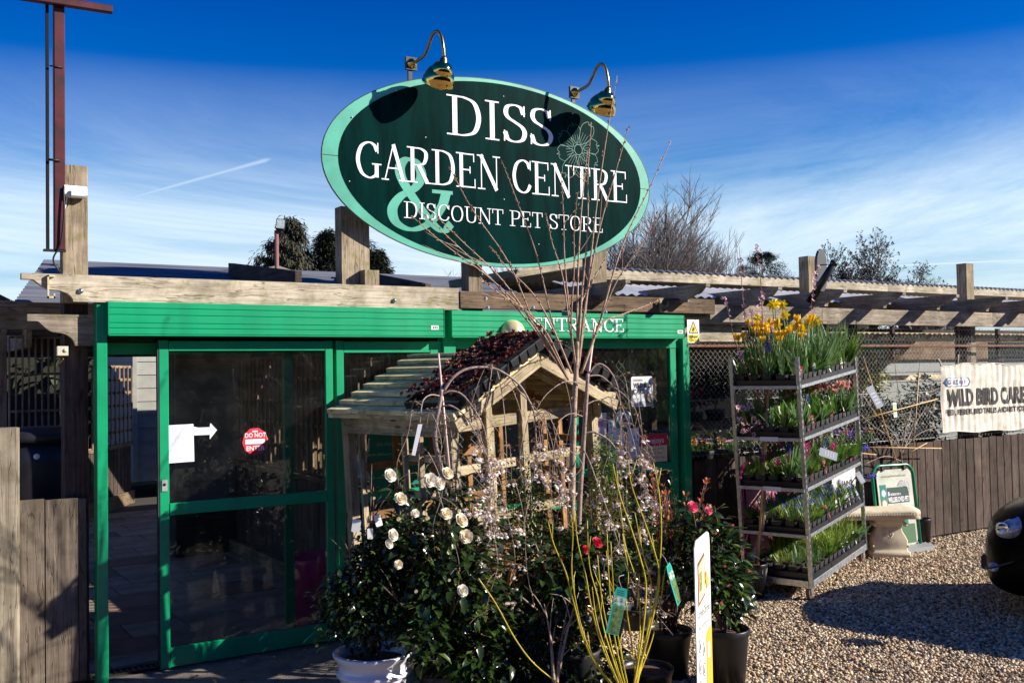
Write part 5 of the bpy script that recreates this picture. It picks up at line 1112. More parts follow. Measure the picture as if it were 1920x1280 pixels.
# chrome trolleys behind the inner trellis
for i, (x, y) in enumerate(((2.45, 2.0), (2.65, 2.7), (2.85, 3.4))):
    t = thing('shopping_trolley', ('nearest', 'middle', 'farthest')[i]+' chrome shopping trolley behind the inner trellis', 'shopping trolley', (x, y, 0), (0, 0, R(8)), group='chrome trolleys behind the trellis')
    mb = MB(); mb.tube(smooth_pts([(-.25, -.3, .9), (-.27, -.42, 1.3), (-.2, -.46, 1.42), (.2, -.46, 1.42), (.27, -.42, 1.3), (.25, -.3, .9)]), .013, 8); mb.tube([(-.25, -.3, .9), (-.22, .4, .12)], .012, 6); mb.tube([(.25, -.3, .9), (.22, .4, .12)], .012, 6); mb.build('frame', CHROME, t, True)
    mb = MB()
    for z in (.55, .7, .85, 1.0): mb.tube([(-.24, -.3, z), (-.2, .4, z-.02), (.2, .4, z-.02), (.24, -.3, z), (-.24, -.3, z)], .005, 5)
    for k in range(9):
        mb.tube([(-.24+.06*k, -.3, .5), (-.24+.06*k, -.3, 1.0)], .003, 4); mb.tube([(-.24, -.3+.087*k, .5), (-.24, -.3+.087*k, 1.0)], .003, 4); mb.tube([(.24, -.3+.087*k, .5), (.24, -.3+.087*k, 1.0)], .003, 4)
    mb.build('basket', CHROME, t, True)
    mb = MB(); mb.tube([(-.2, -.465, 1.42), (.2, -.465, 1.42)], .018, 8); mb.build('handle', YELLOW if i == 0 else CHROME, t, True)
    for sx in (-.2, .2):
        for sy in (-.25, .38): mb = MB(); mb.lathe([(.001, -.012), (.055, -.012), (.055, .012), (.001, .012)], 14, Matrix.Translation((sx, sy, .055)) @ Matrix.Rotation(R(90), 4, 'Y')); mb.build('wheel', BLACKM, t, True)

# ------------------------------------------------------------------ cars
CARB = M('black_car_paint', (.003, .003, .004), .25, spec=.04)
TYRE = M('tyre_rubber', (.015, .015, .016), .8); CGLASS = M('dark_car_glass', (.01, .012, .014), .05, spec=.8); LAMP = M('headlamp_glass', (.45, .50, .55), .08, .3, var=.5, vs=18)
def car(label, x, y, yaw, group=None):
    """nose points to local -x; x runs 0..3.9"""
    t = thing('parked_car', label, 'car', (x, y, 0), (0, 0, yaw), group=group)
    # stations along the body: x, half width, sill z, belt z
    st = [(.0, .42, .30, .52), (.04, .60, .22, .66), (.14, .74, .18, .76), (.32, .82, .17, .84), (.62, .86, .17, .90), (1.1, .87, .18, .97), (1.8, .88, .18, .98), (2.8, .88, .18, .98), (3.4, .86, .2, .96), (3.75, .78, .24, .86), (3.88, .66, .34, .66)]
    S_ = [Vector((a, b, c)) for a, b, c, d in st]; T_ = [Vector((a, d, 0)) for a, b, c, d in st]
    st = [(p.x, p.y, p.z, q.y) for p, q in zip(smooth_pts(S_, 4), smooth_pts(T_, 4))]
    rings = []
    for xx, hw, z0, z1 in st:
        pr2 = [(0, z0), (hw*.85, z0), (hw*.97, z0+.06), (hw, z0+(z1-z0)*.35), (hw, z0+(z1-z0)*.62), (hw*.96, z1-.07), (hw*.86, z1-.012), (hw*.5, z1+.03), (0, z1+.045)]
        pr2 = [(v.x, v.y) for v in smooth_pts([Vector((a, z, 0)) for a, z in pr2], 3)]; rings.append([(xx+(.22*(abs(a)/.88)**3 if xx < .4 else 0), a, z) for a, z in pr2]+[(xx+(.22*(abs(a)/.88)**3 if xx < .4 else 0), -a, z) for a, z in pr2[-2:0:-1]])
    mb = MB(); loft(mb, rings); body = mb.build('body', CARB, t, True)
    cab = [(1.30, .72, .94, .97), (2.15, .62, .98, 1.28), (2.6, .61, .98, 1.34), (3.1, .61, .98, 1.33), (3.6, .60, .98, 1.22), (3.82, .64, .90, .93)]
    rings = [[(xx, -hw*1.12, z0-.03), (xx, -hw, z1-.06), (xx, -hw*.85, z1), (xx, hw*.85, z1), (xx, hw, z1-.06), (xx, hw*1.12, z0-.03)] for xx, hw, z0, z1 in cab]
    mb = MB(); loft(mb, rings); mb.build('cabin_glass', CGLASS, t, True)
    rings = [[(xx, -hw*.93, z1-.03), (xx, -hw*.8, z1+.012), (xx, hw*.8, z1+.012), (xx, hw*.93, z1-.03)] for xx, hw, z0, z1 in cab[1:5]]
    mb = MB(); loft(mb, rings); mb.build('roof', CARB, t, True)
    for sy in (-1, 1):
        mb = MB(); mb.lathe([(math.cos(R(q)), math.sin(R(q))) for q in range(-80, 81, 16)], 24, Matrix.Translation((.30, sy*.70, .70)) @ Matrix.Rotation(R(-38*sy), 4, 'Z') @ Matrix.Rotation(R(-16), 4, 'Y') @ Matrix.Diagonal((.16, .075, .075, 1))); hl_ = mb.build('headlight', LAMP, t, True)
        mb = MB(); mb.lathe([(.001, 0), (.035, -.004), (.045, -.012), (.05, 0)], 16, Matrix.Translation((.22, sy*.80, .70)) @ Matrix.Rotation(R(90*sy), 4, 'X')); mb.build('bulb_ring', CHROME, hl_, True)
        for xx in (.78, 3.2):
            Mw = Matrix.Translation((xx, sy*.80, .31)) @ Matrix.Rotation(R(-90*sy), 4, 'X')
            mb = MB(); mb.lathe([(.19, -.10), (.29, -.10), (.31, -.07), (.315, 0), (.31, .07), (.29, .095), (.20, .095)], 32, Mw); wh = mb.build('wheel', TYRE, t, True)
            mb = MB(); mb.lathe([(.20, .085), (.185, .06), (.06, .07), (.001, .08)], 24, Mw)
            for k in range(5):
                a = 2*math.pi*k/5; mb.bar(Mw @ Vector((.05*math.cos(a), .05*math.sin(a), .08)), Mw @ Vector((.19*math.cos(a), .19*math.sin(a), .085)), .04, .02, .004)
            mb.build('rim', M('dark_alloy', (.10, .10, .11), .3, .8), wh, True)
            mb = MB(); mb.lathe([(.33, -.12), (.36, .0), (.352, .085), (.335, .088), (.33, .0)], 28, Mw, arc=math.pi); mb.build('wheel_arch', BLACKM, t, True)
        mb = MB(); mb.bar((1.25, sy*.95, 1.02), (1.38, sy*.95, 1.03), .12, .10, .02); mb.build('mirror', CARB, t, True)
    mb = MB(); mb.bar((-.0, -.35, .35), (-.0, .35, .35), .05, .12, .015); mb.build('grille', BLACKM, t, True)
    mb = MB(); mb.tube(smooth_pts([(.30, -.855, .46), (.16, -.80, .40), (.07, -.66, .36), (.04, -.45, .34)]), .008, 5); mb.build('bumper_seam', BLACKM, t, True)
    mb = MB(); mb.lathe([(0, .01), (.035, .008), (.04, 0)], 12, Matrix.Translation((.13, -.70, .38)) @ Matrix.Rotation(R(60), 4, 'X') ); mb.build('fog_light', LAMP, t, True)
    return t
car('black hatchback parked on the gravel at the right edge of the picture', 6.33, -1.98, R(-68))
# ------------------------------------------------------------------ timber display house in front of the entrance
hx, hy, hyaw, htilt = 1.50, -1.47, R(12), R(-3)
Hm = Matrix.Translation((hx, hy, 0)) @ Matrix.Rotation(hyaw, 4, 'Z') @ Matrix.Rotation(htilt, 4, 'Y')
dh = thing('display_house', 'small weathered timber display house with slatted roof and lattice sides in front of the entrance', 'garden house', m=Hm)
HW, HL, EZ, PZ = 1.42, 1.16, 1.71, 2.04      # width, depth, eaves and ridge heights
def hb(nm, a, b, w_, h_, mt=W_HOUSE, up=(0, 0, 1), c=.003, label=None, parent=dh): return board(nm, a, b, w_, h_, mt, parent, True, c, up, label)
for x in (.05, HW-.02):
    for y in (.06, HL-.0): hb('corner_post', (x, y, .0), (x, y, EZ-.02), .07, .07, up=(0, 1, 0))
for y in (.10, HL/2, HL-.10):
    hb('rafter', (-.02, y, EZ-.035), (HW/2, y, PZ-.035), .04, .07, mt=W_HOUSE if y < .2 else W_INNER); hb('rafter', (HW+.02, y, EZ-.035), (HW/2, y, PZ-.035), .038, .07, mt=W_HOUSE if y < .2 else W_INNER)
hb('eaves_beam', (.02, -.03, EZ-.10), (.02, HL+.02, EZ-.10), .03, .12); hb('eaves_beam', (HW-.02, -.03, EZ-.10), (HW-.02, HL+.02, EZ-.10), .03, .12)
hb('gable_beam', (.0975, .10, EZ-.10), (HW-.0975, .10, EZ-.10), .04, .075); hb('gable_beam', (.0975, HL-.10, EZ-.10), (HW-.0975, HL-.10, EZ-.10), .04, .075, mt=W_INNER)
hb('king_post', (HW*.5, .075, .62), (HW*.5, .075, PZ-.08), .06, .045, up=(0, 1, 0)); hb('gable_stud', (HW*.27, .075, 1.0), (HW*.27, .075, EZ+.17), .06, .04, up=(0, 1, 0))
for z in (1.32, .98): hb('gable_rail', (.0975, .11, z), (HW-.0975, .11, z), .03, .06)
hb('gable_rail', (.0975, HL-.11, 1.30), (HW-.0975, HL-.11, 1.30), .03, .06, mt=W_INNER); hb('gable_rail', (.0975, HL-.11, .95), (HW-.0975, HL-.11, .95), .03, .06, mt=W_INNER)
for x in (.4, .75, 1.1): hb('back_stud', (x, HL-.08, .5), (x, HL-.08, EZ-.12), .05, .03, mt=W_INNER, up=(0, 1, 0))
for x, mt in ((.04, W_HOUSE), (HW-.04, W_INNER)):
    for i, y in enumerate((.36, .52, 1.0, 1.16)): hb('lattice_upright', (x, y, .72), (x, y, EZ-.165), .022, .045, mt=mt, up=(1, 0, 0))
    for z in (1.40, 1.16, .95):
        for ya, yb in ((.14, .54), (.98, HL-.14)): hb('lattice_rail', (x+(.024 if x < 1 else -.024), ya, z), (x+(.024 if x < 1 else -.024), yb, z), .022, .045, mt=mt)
    hb('side_panel', (x, .14, .66), (x, HL-.14, .66), .025, .11, mt=mt)
    # arched bracket below the side
    for y0, sgn in ((HL-.14, -1), (.14, 1)):
        mb = MB(); pts = [(y0+sgn*(.04+.36*(1-math.cos(R(a)))), .12+.46*math.sin(R(a))) for a in range(0, 91, 10)]
        prev = None
        for (ya, za), (yb, zb) in zip(pts[:-1], pts[1:]): mb.bar((x, ya, za), (x, yb, zb), .03, .06, .0, up=(1, 0, 0))
        mb.build('arch_bracket', mt, dh, True)
# floor shelf slats that carry plants
for i in range(10): hb('shelf_slat', (.10+i*.145, .14, .60), (.10+i*.145, HL-.14, .60), .12, .02, mt=W_INNER)
for sgn in (1, -1):
    n = 7; sl_ = math.atan2(PZ-EZ, HW/2); Ls = math.hypot(HW/2+.08, (PZ-EZ)*(HW/2+.08)/(HW/2))
    for i in range(n):
        t = i/(n-.0); x = (-.05+(HW/2+.05)*(t+.07)) ; z = EZ-.005+(x)*(PZ-EZ)/(HW/2)+.012
        if sgn < 0: x = HW-x
        d = Vector((math.cos(sl_)*sgn, 0, math.sin(sl_)))
        # a board tipped a little so that each overlaps the next like a clapboard
        tl = sl_-R(16); upv = Vector((-math.sin(tl)*sgn, 0, math.cos(tl)))
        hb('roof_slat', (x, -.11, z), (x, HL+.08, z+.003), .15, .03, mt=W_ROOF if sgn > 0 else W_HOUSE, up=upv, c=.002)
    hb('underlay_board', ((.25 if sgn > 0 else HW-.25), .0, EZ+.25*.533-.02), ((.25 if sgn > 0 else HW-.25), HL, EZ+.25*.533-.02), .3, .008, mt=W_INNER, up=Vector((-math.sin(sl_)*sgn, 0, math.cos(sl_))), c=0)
hb('ridge_board', (HW/2, -.10, PZ+.02), (HW/2, HL+.08, PZ+.02), .07, .02, mt=W_ROOF)
hb('eaves_lip', (-.05, -.11, EZ-.03), (-.05, HL+.08, EZ-.03), .02, .035, mt=W_ROOF); hb('eaves_lip', (HW+.05, -.11, EZ-.03), (HW+.05, HL+.08, EZ-.03), .02, .035, mt=W_ROOF)
hb('barge_board', (-.06, -.115, EZ-.08), (HW/2, -.115, PZ-.045), .022, .075); hb('barge_board', (HW+.06, -.115, EZ-.08), (HW/2, -.115, PZ-.045), .022, .075)
# trays of houseleeks lying on both roof slopes
SEMP = M('dark_red_houseleek', (.135, .030, .030), .45, var=.6, vs=60, rnd=.35, sub=.12, spec=.4)
SEMPG = M('bronze_houseleek', (.26, .16, .05), .5, var=.4, vs=60, rnd=.3, sub=.15)
def rosette(n=16, r=.045):
    mb = MB()
    for k in range(n):
        a = k*2.4; t = k/n; el = R(20+60*(1-t)); d = Vector((math.cos(a)*math.cos(el), math.sin(a)*math.cos(el), math.sin(el)))
        mb.petal(d*.004*t, d, Vector((-d.x, -d.y, 1.2)), r*(.4+.55*t), r*.52, .35)
    return mb.mesh('houseleek', SEMP)
ROS = [rosette(15, .032), rosette(17, .036), rosette(13, .028)]; ROSG = []
for me in ROS[:1]: m2 = me.copy(); m2.materials.clear(); m2.materials.append(SEMPG); ROSG.append(m2)
def roof_tray(sgn, u0, u1, v0, v1, label, seed):
    """tray on the roof slope: u up the slope, v along the ridge (house depth)"""
    rs2 = random.Random(seed); sl_ = math.atan2(PZ-EZ, HW/2)
    d = Vector((math.cos(sl_)*sgn, 0, math.sin(sl_))); nrm = Vector((-math.sin(sl_)*sgn, 0, math.cos(sl_)))
    o = Vector((0 if sgn > 0 else HW, v0, EZ+.045))+d*u0
    y_ = Vector((0, 1, 0)); Mt = Matrix((d, nrm.cross(d) if False else (y_ if sgn > 0 else y_), nrm)).transposed().to_4x4(); Mt.translation = o
    Mt = Hm @ Mt
    t = thing('houseleek_tray', label, 'plant tray', m=Mt)
    U, V = u1-u0, v1-v0; mb = MB()
    for a, b, c, e in ((0, 0, U, .006), (0, V-.006, U, V), (0, .006, .006, V-.006), (U-.006, .006, U, V-.006)): mb.box((a, b, -.02), (c, e, .03))
    mb.box((.006, .006, -.022), (U-.006, V-.006, -.012)); mb.box((-.008, -.008, .0305), (U+.008, .010, .036)); mb.build('tray', BLACKP, t, True)
    # square cells along the open edge, proud of the rim
    n = int(U/.085); pm = MB(); h = .075; a_, b_ = .028, .039
    pm.add([(-a_, -a_, -.03), (a_, -a_, -.03), (a_, a_, -.03), (-a_, a_, -.03), (-b_, -b_, h-.03), (b_, -b_, h-.03), (b_, b_, h-.03), (-b_, b_, h-.03)], [(0,3,2,1),(0,1,5,4),(1,2,6,5),(2,3,7,6),(3,0,4,7),(4,5,6,7)])
    pm.box((-b_-.002, -b_-.002, h-.036), (b_+.002, -b_+.001, h-.026)); cell = pm.mesh('cell', BLACKP)
    for i in range(n):
        q = U*(i+.5)/n; inst('cell', cell, Matrix.Translation((q, -.045+.012, .03)) @ Matrix.Rotation(R(rs2.uniform(-3, 3)), 4, 'Z'), t, True)
    nu, nv = int(U/.036), int(V/.040)
    for i in range(nu):
        for j in range(-1, nv):
            p = ((i+.5+rs2.uniform(-.25, .25))*U/nu, max(-.055, (j+.5+rs2.uniform(-.25, .25))*V/nv), rs2.uniform(.045, .085)+(.03 if j < 0 else 0))
            g = rs2.random() < (.10 if i > 1 else .2); me = ROSG[0] if g else ROS[rs2.randrange(3)]
            inst('houseleek', me, Matrix.Translation(p) @ Euler((rs2.uniform(-.5, .5), rs2.uniform(-.5, .5), rs2.uniform(0, 6))).to_matrix().to_4x4() @ Matrix.Scale(rs2.uniform(.8, 1.25), 4), t, True)
    return t
roof_tray(1, -.02, .42, -.12, .42, 'black tray of dark red houseleeks on the lower left roof slope of the display house', 1)
roof_tray(1, .43, .87, -.12, .42, 'black tray of dark red houseleeks on the upper left roof slope of the display house', 2)
roof_tray(-1, .0, .42, -.12, .36, 'black tray of dark red houseleeks on the lower right roof slope of the display house', 3)
roof_tray(-1, .43, .85, -.12, .36, 'black tray of dark red houseleeks on the upper right roof slope near the ridge', 4)

# ------------------------------------------------------------------ plant materials
LEAF = M('glossy_camellia_leaf', (.024, .046, .010), .2, var=.35, vs=20, rnd=.25, sub=.14, spec=.55)
LEAF2 = M('fresh_leaf', (.085, .145, .02), .35, var=.3, vs=20, rnd=.25, sub=.25)
LEAFD = M('dark_small_leaf', (.018, .036, .010), .25, var=.4, vs=20, sub=.1, spec=.6)
BLADE = M('bulb_leaf', (.10, .21, .03), .38, var=.3, vs=8, sub=.3, rnd=.15)
BLADEG = M('grey_green_blade', (.17, .29, .11), .42, var=.3, vs=8, sub=.25, rnd=.15)
BLADEY = M('lime_blade', (.36, .46, .08), .4, var=.3, vs=8, sub=.3, rnd=.15)
PETW = M('white_petal', (.80, .76, .66), .6, sub=.25, rnd=.05); PETC = M('cream_petal', (.84, .74, .56), .6, sub=.25, rnd=.08)
PETY = M('daffodil_yellow', (.86, .62, .01), .5, sub=.25, rnd=.08); PETO = M('tulip_orange', (.88, .42, .01), .5, sub=.3, col2=(.88, .66, .03), vs=25, rnd=.1)
PETP = M('tulip_pink', (.82, .22, .20), .5, sub=.3, col2=(.85, .6, .5), vs=25, rnd=.1); PETR = M('camellia_red', (.55, .008, .03), .45, sub=.15)
PETV = M('muscari_blue', (.06, .05, .42), .5, sub=.15, rnd=.3); PETM = M('hyacinth_magenta', (.60, .03, .25), .5, sub=.2, rnd=.2); PETL = M('lilac_petal', (.42, .30, .55), .6, sub=.2, rnd=.3)
PETK = M('blossom_pink', (.80, .48, .55), .6, sub=.3, rnd=.1); PETN = M('cherry_white', (.84, .76, .72), .6, sub=.3, rnd=.08); BUDB = M('cherry_bronze_bud', (.42, .24, .08), .6, sub=.15, rnd=.3)
def petal_ring(mb, n, r, w_, el, z=0.0, a0=0.0, cup=.3, d0=.004, rnd_=True):
    for k in range(n):
        a = a0+2*math.pi*k/n; d = Vector((math.cos(a)*math.cos(el), math.sin(a)*math.cos(el), math.sin(el))); (mb.petal(Vector((math.cos(a)*d0, math.sin(a)*d0, z+.001*(k % 2))), d, Vector((-math.cos(a)*math.sin(el), -math.sin(a)*math.sin(el), math.cos(el))), r, w_, cup) if rnd_ else mb.leaf(Vector((math.cos(a)*d0, math.sin(a)*d0, z)), d, Vector((-math.cos(a)*math.sin(el), -math.sin(a)*math.sin(el), math.cos(el))), r, w_, fold=.18, droop=-cup))
def fl_camellia(m1, core=None):
    mb = MB(); petal_ring(mb, 6, .044, .046, R(14), a0=.2); petal_ring(mb, 5, .038, .040, R(34), .004, .7); petal_ring(mb, 5, .030, .032, R(54), .006, .2); petal_ring(mb, 3, .020, .022, R(70), .007)
    mats = [m1]
    if core: mb.cur = 1; petal_ring(mb, 9, .014, .004, R(70), .004, cup=0); mats.append(core)
    return mb.mesh('flower', mats)
def fl_bud(m1):
    mb = MB(); petal_ring(mb, 5, .034, .026, R(72), cup=.5, d0=.006); mb.cur = 1; petal_ring(mb, 4, .014, .014, R(60), cup=.4, d0=.007); return mb.mesh('flower_bud', [m1, LEAF])
def fl_tulip(m1):
    mb = MB(); petal_ring(mb, 3, .068, .046, R(64), rnd_=False, cup=.12, d0=.008); petal_ring(mb, 3, .064, .042, R(70), rnd_=False, a0=1.05, cup=.1, d0=.006); return mb.mesh('flower', m1)
def fl_daff():
    mb = MB(); petal_ring(mb, 6, .05, .032, R(8), rnd_=False, cup=-.1); mb.lathe([(.008, 0), (.012, .02), (.020, .032)], 10); return mb.mesh('flower', PETY)
def fl_spike(m1, n=26, h=.05, r=.013):
    mb = MB()
    for i in range(n):
        t = i/n; a = i*2.4; rr = r*(1-.5*t); p = Vector((math.cos(a)*rr*.5, math.sin(a)*rr*.5, h*t)); d = Vector((math.cos(a), math.sin(a), .3)).normalized(); mb.leaf(p, d, Vector((0, 0, 1)), r*.9, r*.7, .4, .1)
    return mb.mesh('flower', m1)
def fl_simple(m1, n=5, r=.014, mid=None):
    mb = MB(); petal_ring(mb, n, r, r*.85, R(20)); mats = [m1]
    if mid: mb.cur = 1; petal_ring(mb, 4, r*.35, r*.2, R(60)); mats.append(mid)
    return mb.mesh('flower', mats)
FW = fl_camellia(PETW, PETY); FC = fl_camellia(PETC, PETY); FR = fl_camellia(PETR); FK = fl_camellia(M('camellia_pink', (.75, .10, .20), .5, sub=.2)); FBW = fl_bud(PETC)
TUO = fl_tulip(PETO); TUP = fl_tulip(PETP); DAF = fl_daff(); MUS = fl_spike(PETV, 22, .04, .011); HYM = fl_spike(PETM, 30, .07, .024); HYB = fl_spike(PETV, 30, .08, .024)
PAN = [fl_simple(m_, 5, .022, YEL) for m_, YEL in ((PETL, PETY), (PETM, PETY), (PETV, PETY), (PETW, PETY), (M('bronze_petal', (.45, .16, .03), .6, sub=.2), BLACKM), (M('pale_yellow_petal', (.8, .7, .25), .6, sub=.2), PETY))]
LABELM = [M('label_pink', (.65, .03, .14), .4), M('label_white', (.75, .74, .72), .4), M('label_blue', (.06, .18, .38), .4, col2=(.5, .5, .5), vs=40), M('label_yellow', (.62, .60, .08), .4, col2=(.8, .8, .75), vs=50)]
def lab(i, w_=.028, h=.07):
    mb = MB(); mb.prism(rrect(-w_/2, 0, w_/2, h, .007, 3), Matrix.Rotation(R(90), 4, 'X'), .001); mb.prism([(-.004, -.05), (.004, -.05), (.004, -.0005), (-.004, -.0005)], Matrix.Rotation(R(90), 4, 'X'), .001)
    mats = [LABELM[i], LABELM[1] if i != 1 else M('label_ink', (.2, .2, .2), .5)]; mb.cur = 1; rect(mb, Matrix.Rotation(R(90), 4, 'X'), -w_*.3, h*.45, w_*.3, h*.62, .002)
    for q in (.12, .2, .28): rect(mb, Matrix.Rotation(R(90), 4, 'X'), -w_*.34, h*q, w_*.3, h*(q+.03), .002)
    return mb.mesh('label', mats)
LAB = [lab(0), lab(1), lab(2), lab(3, .036, .06)]
def tuft(seed, n, ln, wd, spread, bend, r0, mt, segs=4):
    rs2 = random.Random(seed); mb = MB()
    for i in range(n):
        a = rs2.uniform(0, 6.28); rr = r0*math.sqrt(rs2.random()); tl = spread*rs2.uniform(.1, 1); d = Vector((math.cos(a)*math.sin(tl), math.sin(a)*math.sin(tl), math.cos(tl)))
        side = Vector((-math.sin(a), math.cos(a), 0)); mb.blade((math.cos(a)*rr, math.sin(a)*rr, 0), d, side, ln*rs2.uniform(.6, 1.1), wd*rs2.uniform(.7, 1.1), bend*rs2.uniform(.3, 1.2), segs)
    return mb.mesh('leaves', mt)
T_TULIP = [tuft(s, 9, .24, .030, .45, .25, .025, m_) for s, m_ in ((1, BLADE), (2, BLADEG), (3, BLADE))]
T_DAFF = [tuft(s, 16, .30, .012, .35, .3, .03, m_) for s, m_ in ((4, BLADEG), (5, BLADE), (6, BLADEG))]
T_GRASS = [tuft(s, 34, .20, .006, .75, .8, .03, m_) for s, m_ in ((7, BLADE), (8, BLADEY), (9, BLADEG))]
T_LIME = [tuft(s, 26, .22, .009, .8, .8, .03, m_) for s, m_ in ((10, BLADEY), (11, BLADEY))]
T_SHORT = [tuft(s, 14, .13, .014, .6, .3, .03, m_) for s, m_ in ((12, BLADE), (13, BLADE))]
def stem_mesh(h, mt=BLADE, r=.004): mb = MB(); mb.tube([(0, 0, 0), (.003, 0, h*.5), (0, 0, h)], r, 5); return mb.mesh('stalk', mt)
_stems = {}
def add_flower(t, me, x, y, z0, h, tilt=.2, rs2=random, sc=1.0, stalk=True, face=None):
    k = round(h, 2)
    if k not in _stems: _stems[k] = stem_mesh(k)
    E_ = Euler((rs2.uniform(-tilt, tilt), rs2.uniform(-tilt, tilt), rs2.uniform(0, 6))); m_ = Matrix.Translation((x, y, z0)) @ E_.to_matrix().to_4x4()
    if stalk: inst('flower_stalk', _stems[k], m_, t, True)
    q = m_ @ Matrix.Translation((0, 0, k))
    if face is not None: q = Matrix.Translation(q.translation) @ face.to_track_quat('Z', 'Y').to_matrix().to_4x4()
    inst('flower', me, q @ Matrix.Scale(sc, 4), t, True)

# ------------------------------------------------------------------ Danish trolley with five shelves
F0 = Vector((5.03, -1.17)); RR = Vector((6.32, -.715)); ux = (RR-F0).normalized(); TW, TD = 1.35, .60
tyaw = math.atan2(ux.y, ux.x)
Tm = Matrix.Translation((F0.x, F0.y, 0)) @ Matrix.Rotation(tyaw, 4, 'Z') @ Matrix.Rotation(R(-5.2), 4, 'Y')
tr = thing('plant_trolley', 'five-shelf galvanised plant trolley loaded with spring bulbs on the gravel', 'trolley', m=Tm)
TH = 2.05
def tb(nm, a, b, w_, h_, mt=STEEL, parent=tr, c=.002, label=None): return board(nm, a, b, w_, h_, mt, parent, True, c, label=label)
for x in (0, TW):
    for y in (0, TD):
        z1 = TH if x == 0 else TH-.02
        up = MB()
        # a channel with punched slots: two flanges and a web made of short pieces
        up.box((-.013, -.014, .11), (-.009, .014, z1)); up.box((.009, -.014, .11), (.013, .014, z1)); up.box((-.013, .014, .11), (.013, .017, z1))
        k = int((z1-.3)/.05)
        for i in range(k): up.box((-.009, -.012, .3+i*.05), (.009, -.010, .3+i*.05+.026))
        up.build('upright', STEEL, tr, True, Matrix.Translation((x+(.0 if x == 0 else 0), y, 0)))
for y in (0, TD): tb('base_rail', (.02, y, .14), (TW-.02, y, .14), .03, .055)
for x in (0, TW): tb('base_rail', (x, .02, .14), (x, TD-.02, .14), .03, .055)
bx('base_deck', (.02, .02, .150), (TW-.02, TD-.02, .16), W_BROWN, tr, True)
for x in (.03, TW-.03):
    for y in (.03, TD-.03):
        mb = MB(); mb.lathe([(.001, -.017), (.05, -.017), (.055, -.012), (.055, .012), (.05, .017), (.001, .017)], 16, Matrix.Translation((x, y, .055)) @ Matrix.Rotation(R(90), 4, 'X')); w1 = mb.build('castor', M('rusty_castor', (.16, .09, .055), .8, var=.5, vs=30), tr, True)
        mb = MB(); mb.box((x-.03, y-.03, .10), (x+.03, y+.03, .112)); mb.box((x-.025, y-.026, .04), (x+.02, y-.021, .10)); mb.box((x-.025, y+.021, .04), (x+.02, y+.026, .10)); mb.build('castor_fork', STEEL, tr, True)
SHZ = [.165, .545, .935, 1.36, 1.80]
for k, z in enumerate(SHZ[1:]):
    for y in (0.022, TD-.022): tb('shelf_edge', (.02, y-.03*(1 if y < .1 else -1), z), (TW-.02, y-.03*(1 if y < .1 else -1), z), .012, .028)
    for x in (-.022, TW+.022): tb('shelf_edge', (x, .0, z), (x, TD, z), .012, .028, mt=M('pale_shelf_edge', (.55, .52, .45), .6, .2, var=.2, vs=20))
    bx('shelf_board', (.02, .0, z-.008), (TW-.02, TD, z+.002), W_DARK, tr, True)
for z in (SHZ[2], SHZ[3]):
    mb = MB(); mb.box((-.032, .20, z-.018), (-.0285, .36, z+.02)); mb.build('price_strip', PAPER, tr, True)
def tray(shelf, i, n, label, fill, seed):
    """black carry tray with square pots; i-th of n along the shelf"""
    z = SHZ[shelf]+.004; w1 = (TW-.06)/n; x0 = .03+i*w1
    t = thing('plant_tray', label, 'plant tray', m=Tm @ Matrix.Translation((x0, -.01, z)), group=None); rs2 = random.Random(seed)
    U, V = w1-.01, TD+.02; mb = MB()
    for a, b, c, e in ((0, 0, U, .005), (0, V-.005, U, V), (0, .005, .005, V-.005), (U-.005, .005, U, V-.005)): mb.box((a, b, 0), (c, e, .045))
    mb.box((-.006, -.006, .0455), (U+.006, .008, .05)); mb.box((-.006, .0085, .0455), (.008, V, .05)); mb.box((.005, .005, .001), (U-.005, V-.005, .006)); mb.build('tray', BLACKP, t, True)
    nx = max(2, round(U/.105)); ny = 5; pm = MB(); a_, b_, h = .030, .043, .085
    pm.add([(-a_, -a_, 0), (a_, -a_, 0), (a_, a_, 0), (-a_, a_, 0), (-b_, -b_, h), (b_, -b_, h), (b_, b_, h), (-b_, b_, h)], [(0,3,2,1),(0,1,5,4),(1,2,6,5),(2,3,7,6),(3,0,4,7)]); pm.cur = 1; pm.add([(-b_, -b_, h-.01), (b_, -b_, h-.01), (b_, b_, h-.01), (-b_, b_, h-.01)], [(0, 1, 2, 3)])
    pme = pm.mesh('pot', [BLACKM, SOIL])
    for a in range(nx):
        for b in range(ny):
            px_, py_ = U*(a+.5)/nx, V*(b+.5)/ny; inst('pot', pme, Matrix.Translation((px_, py_, .008)), t, True); fill(t, px_, py_, .09, rs2, b)
    return t
def f_tuft(T, sc=1.0):
    def f(t, x, y, z, rs2):
        if rs2.random() < .08: return
        if y < .2 and rs2.random() < .35: inst('leaves', T_TULIP[rs2.randrange(3)], Matrix.Translation((x, y-.02, z)) @ Euler((rs2.uniform(.3, .9), rs2.uniform(-.5, .5), rs2.uniform(-.6, .6))).to_matrix().to_4x4() @ Matrix.Scale(sc*rs2.uniform(.6, 1.0), 4), t, True)
        inst('leaves', T[rs2.randrange(len(T))], Matrix.Translation((x, y, z)) @ Euler((rs2.gauss(0, .16), rs2.gauss(0, .16), rs2.uniform(0, 6.28))).to_matrix().to_4x4() @ Matrix.Scale(sc*rs2.uniform(.65, 1.3), 4), t, True)
    return f
def f_label(t, x, y, z, rs2, b, p=.6, kinds=(0, 1, 2, 3)):
    p *= .75
    if b == 0 and rs2.random() < p: inst('label', LAB[rs2.choice(kinds)], Matrix.Translation((x+rs2.uniform(-.02, .02), y-.035, z)) @ Euler((R(-8)+rs2.gauss(0, .15), rs2.gauss(0, .22), rs2.uniform(-.9, .4))).to_matrix().to_4x4(), t, True)
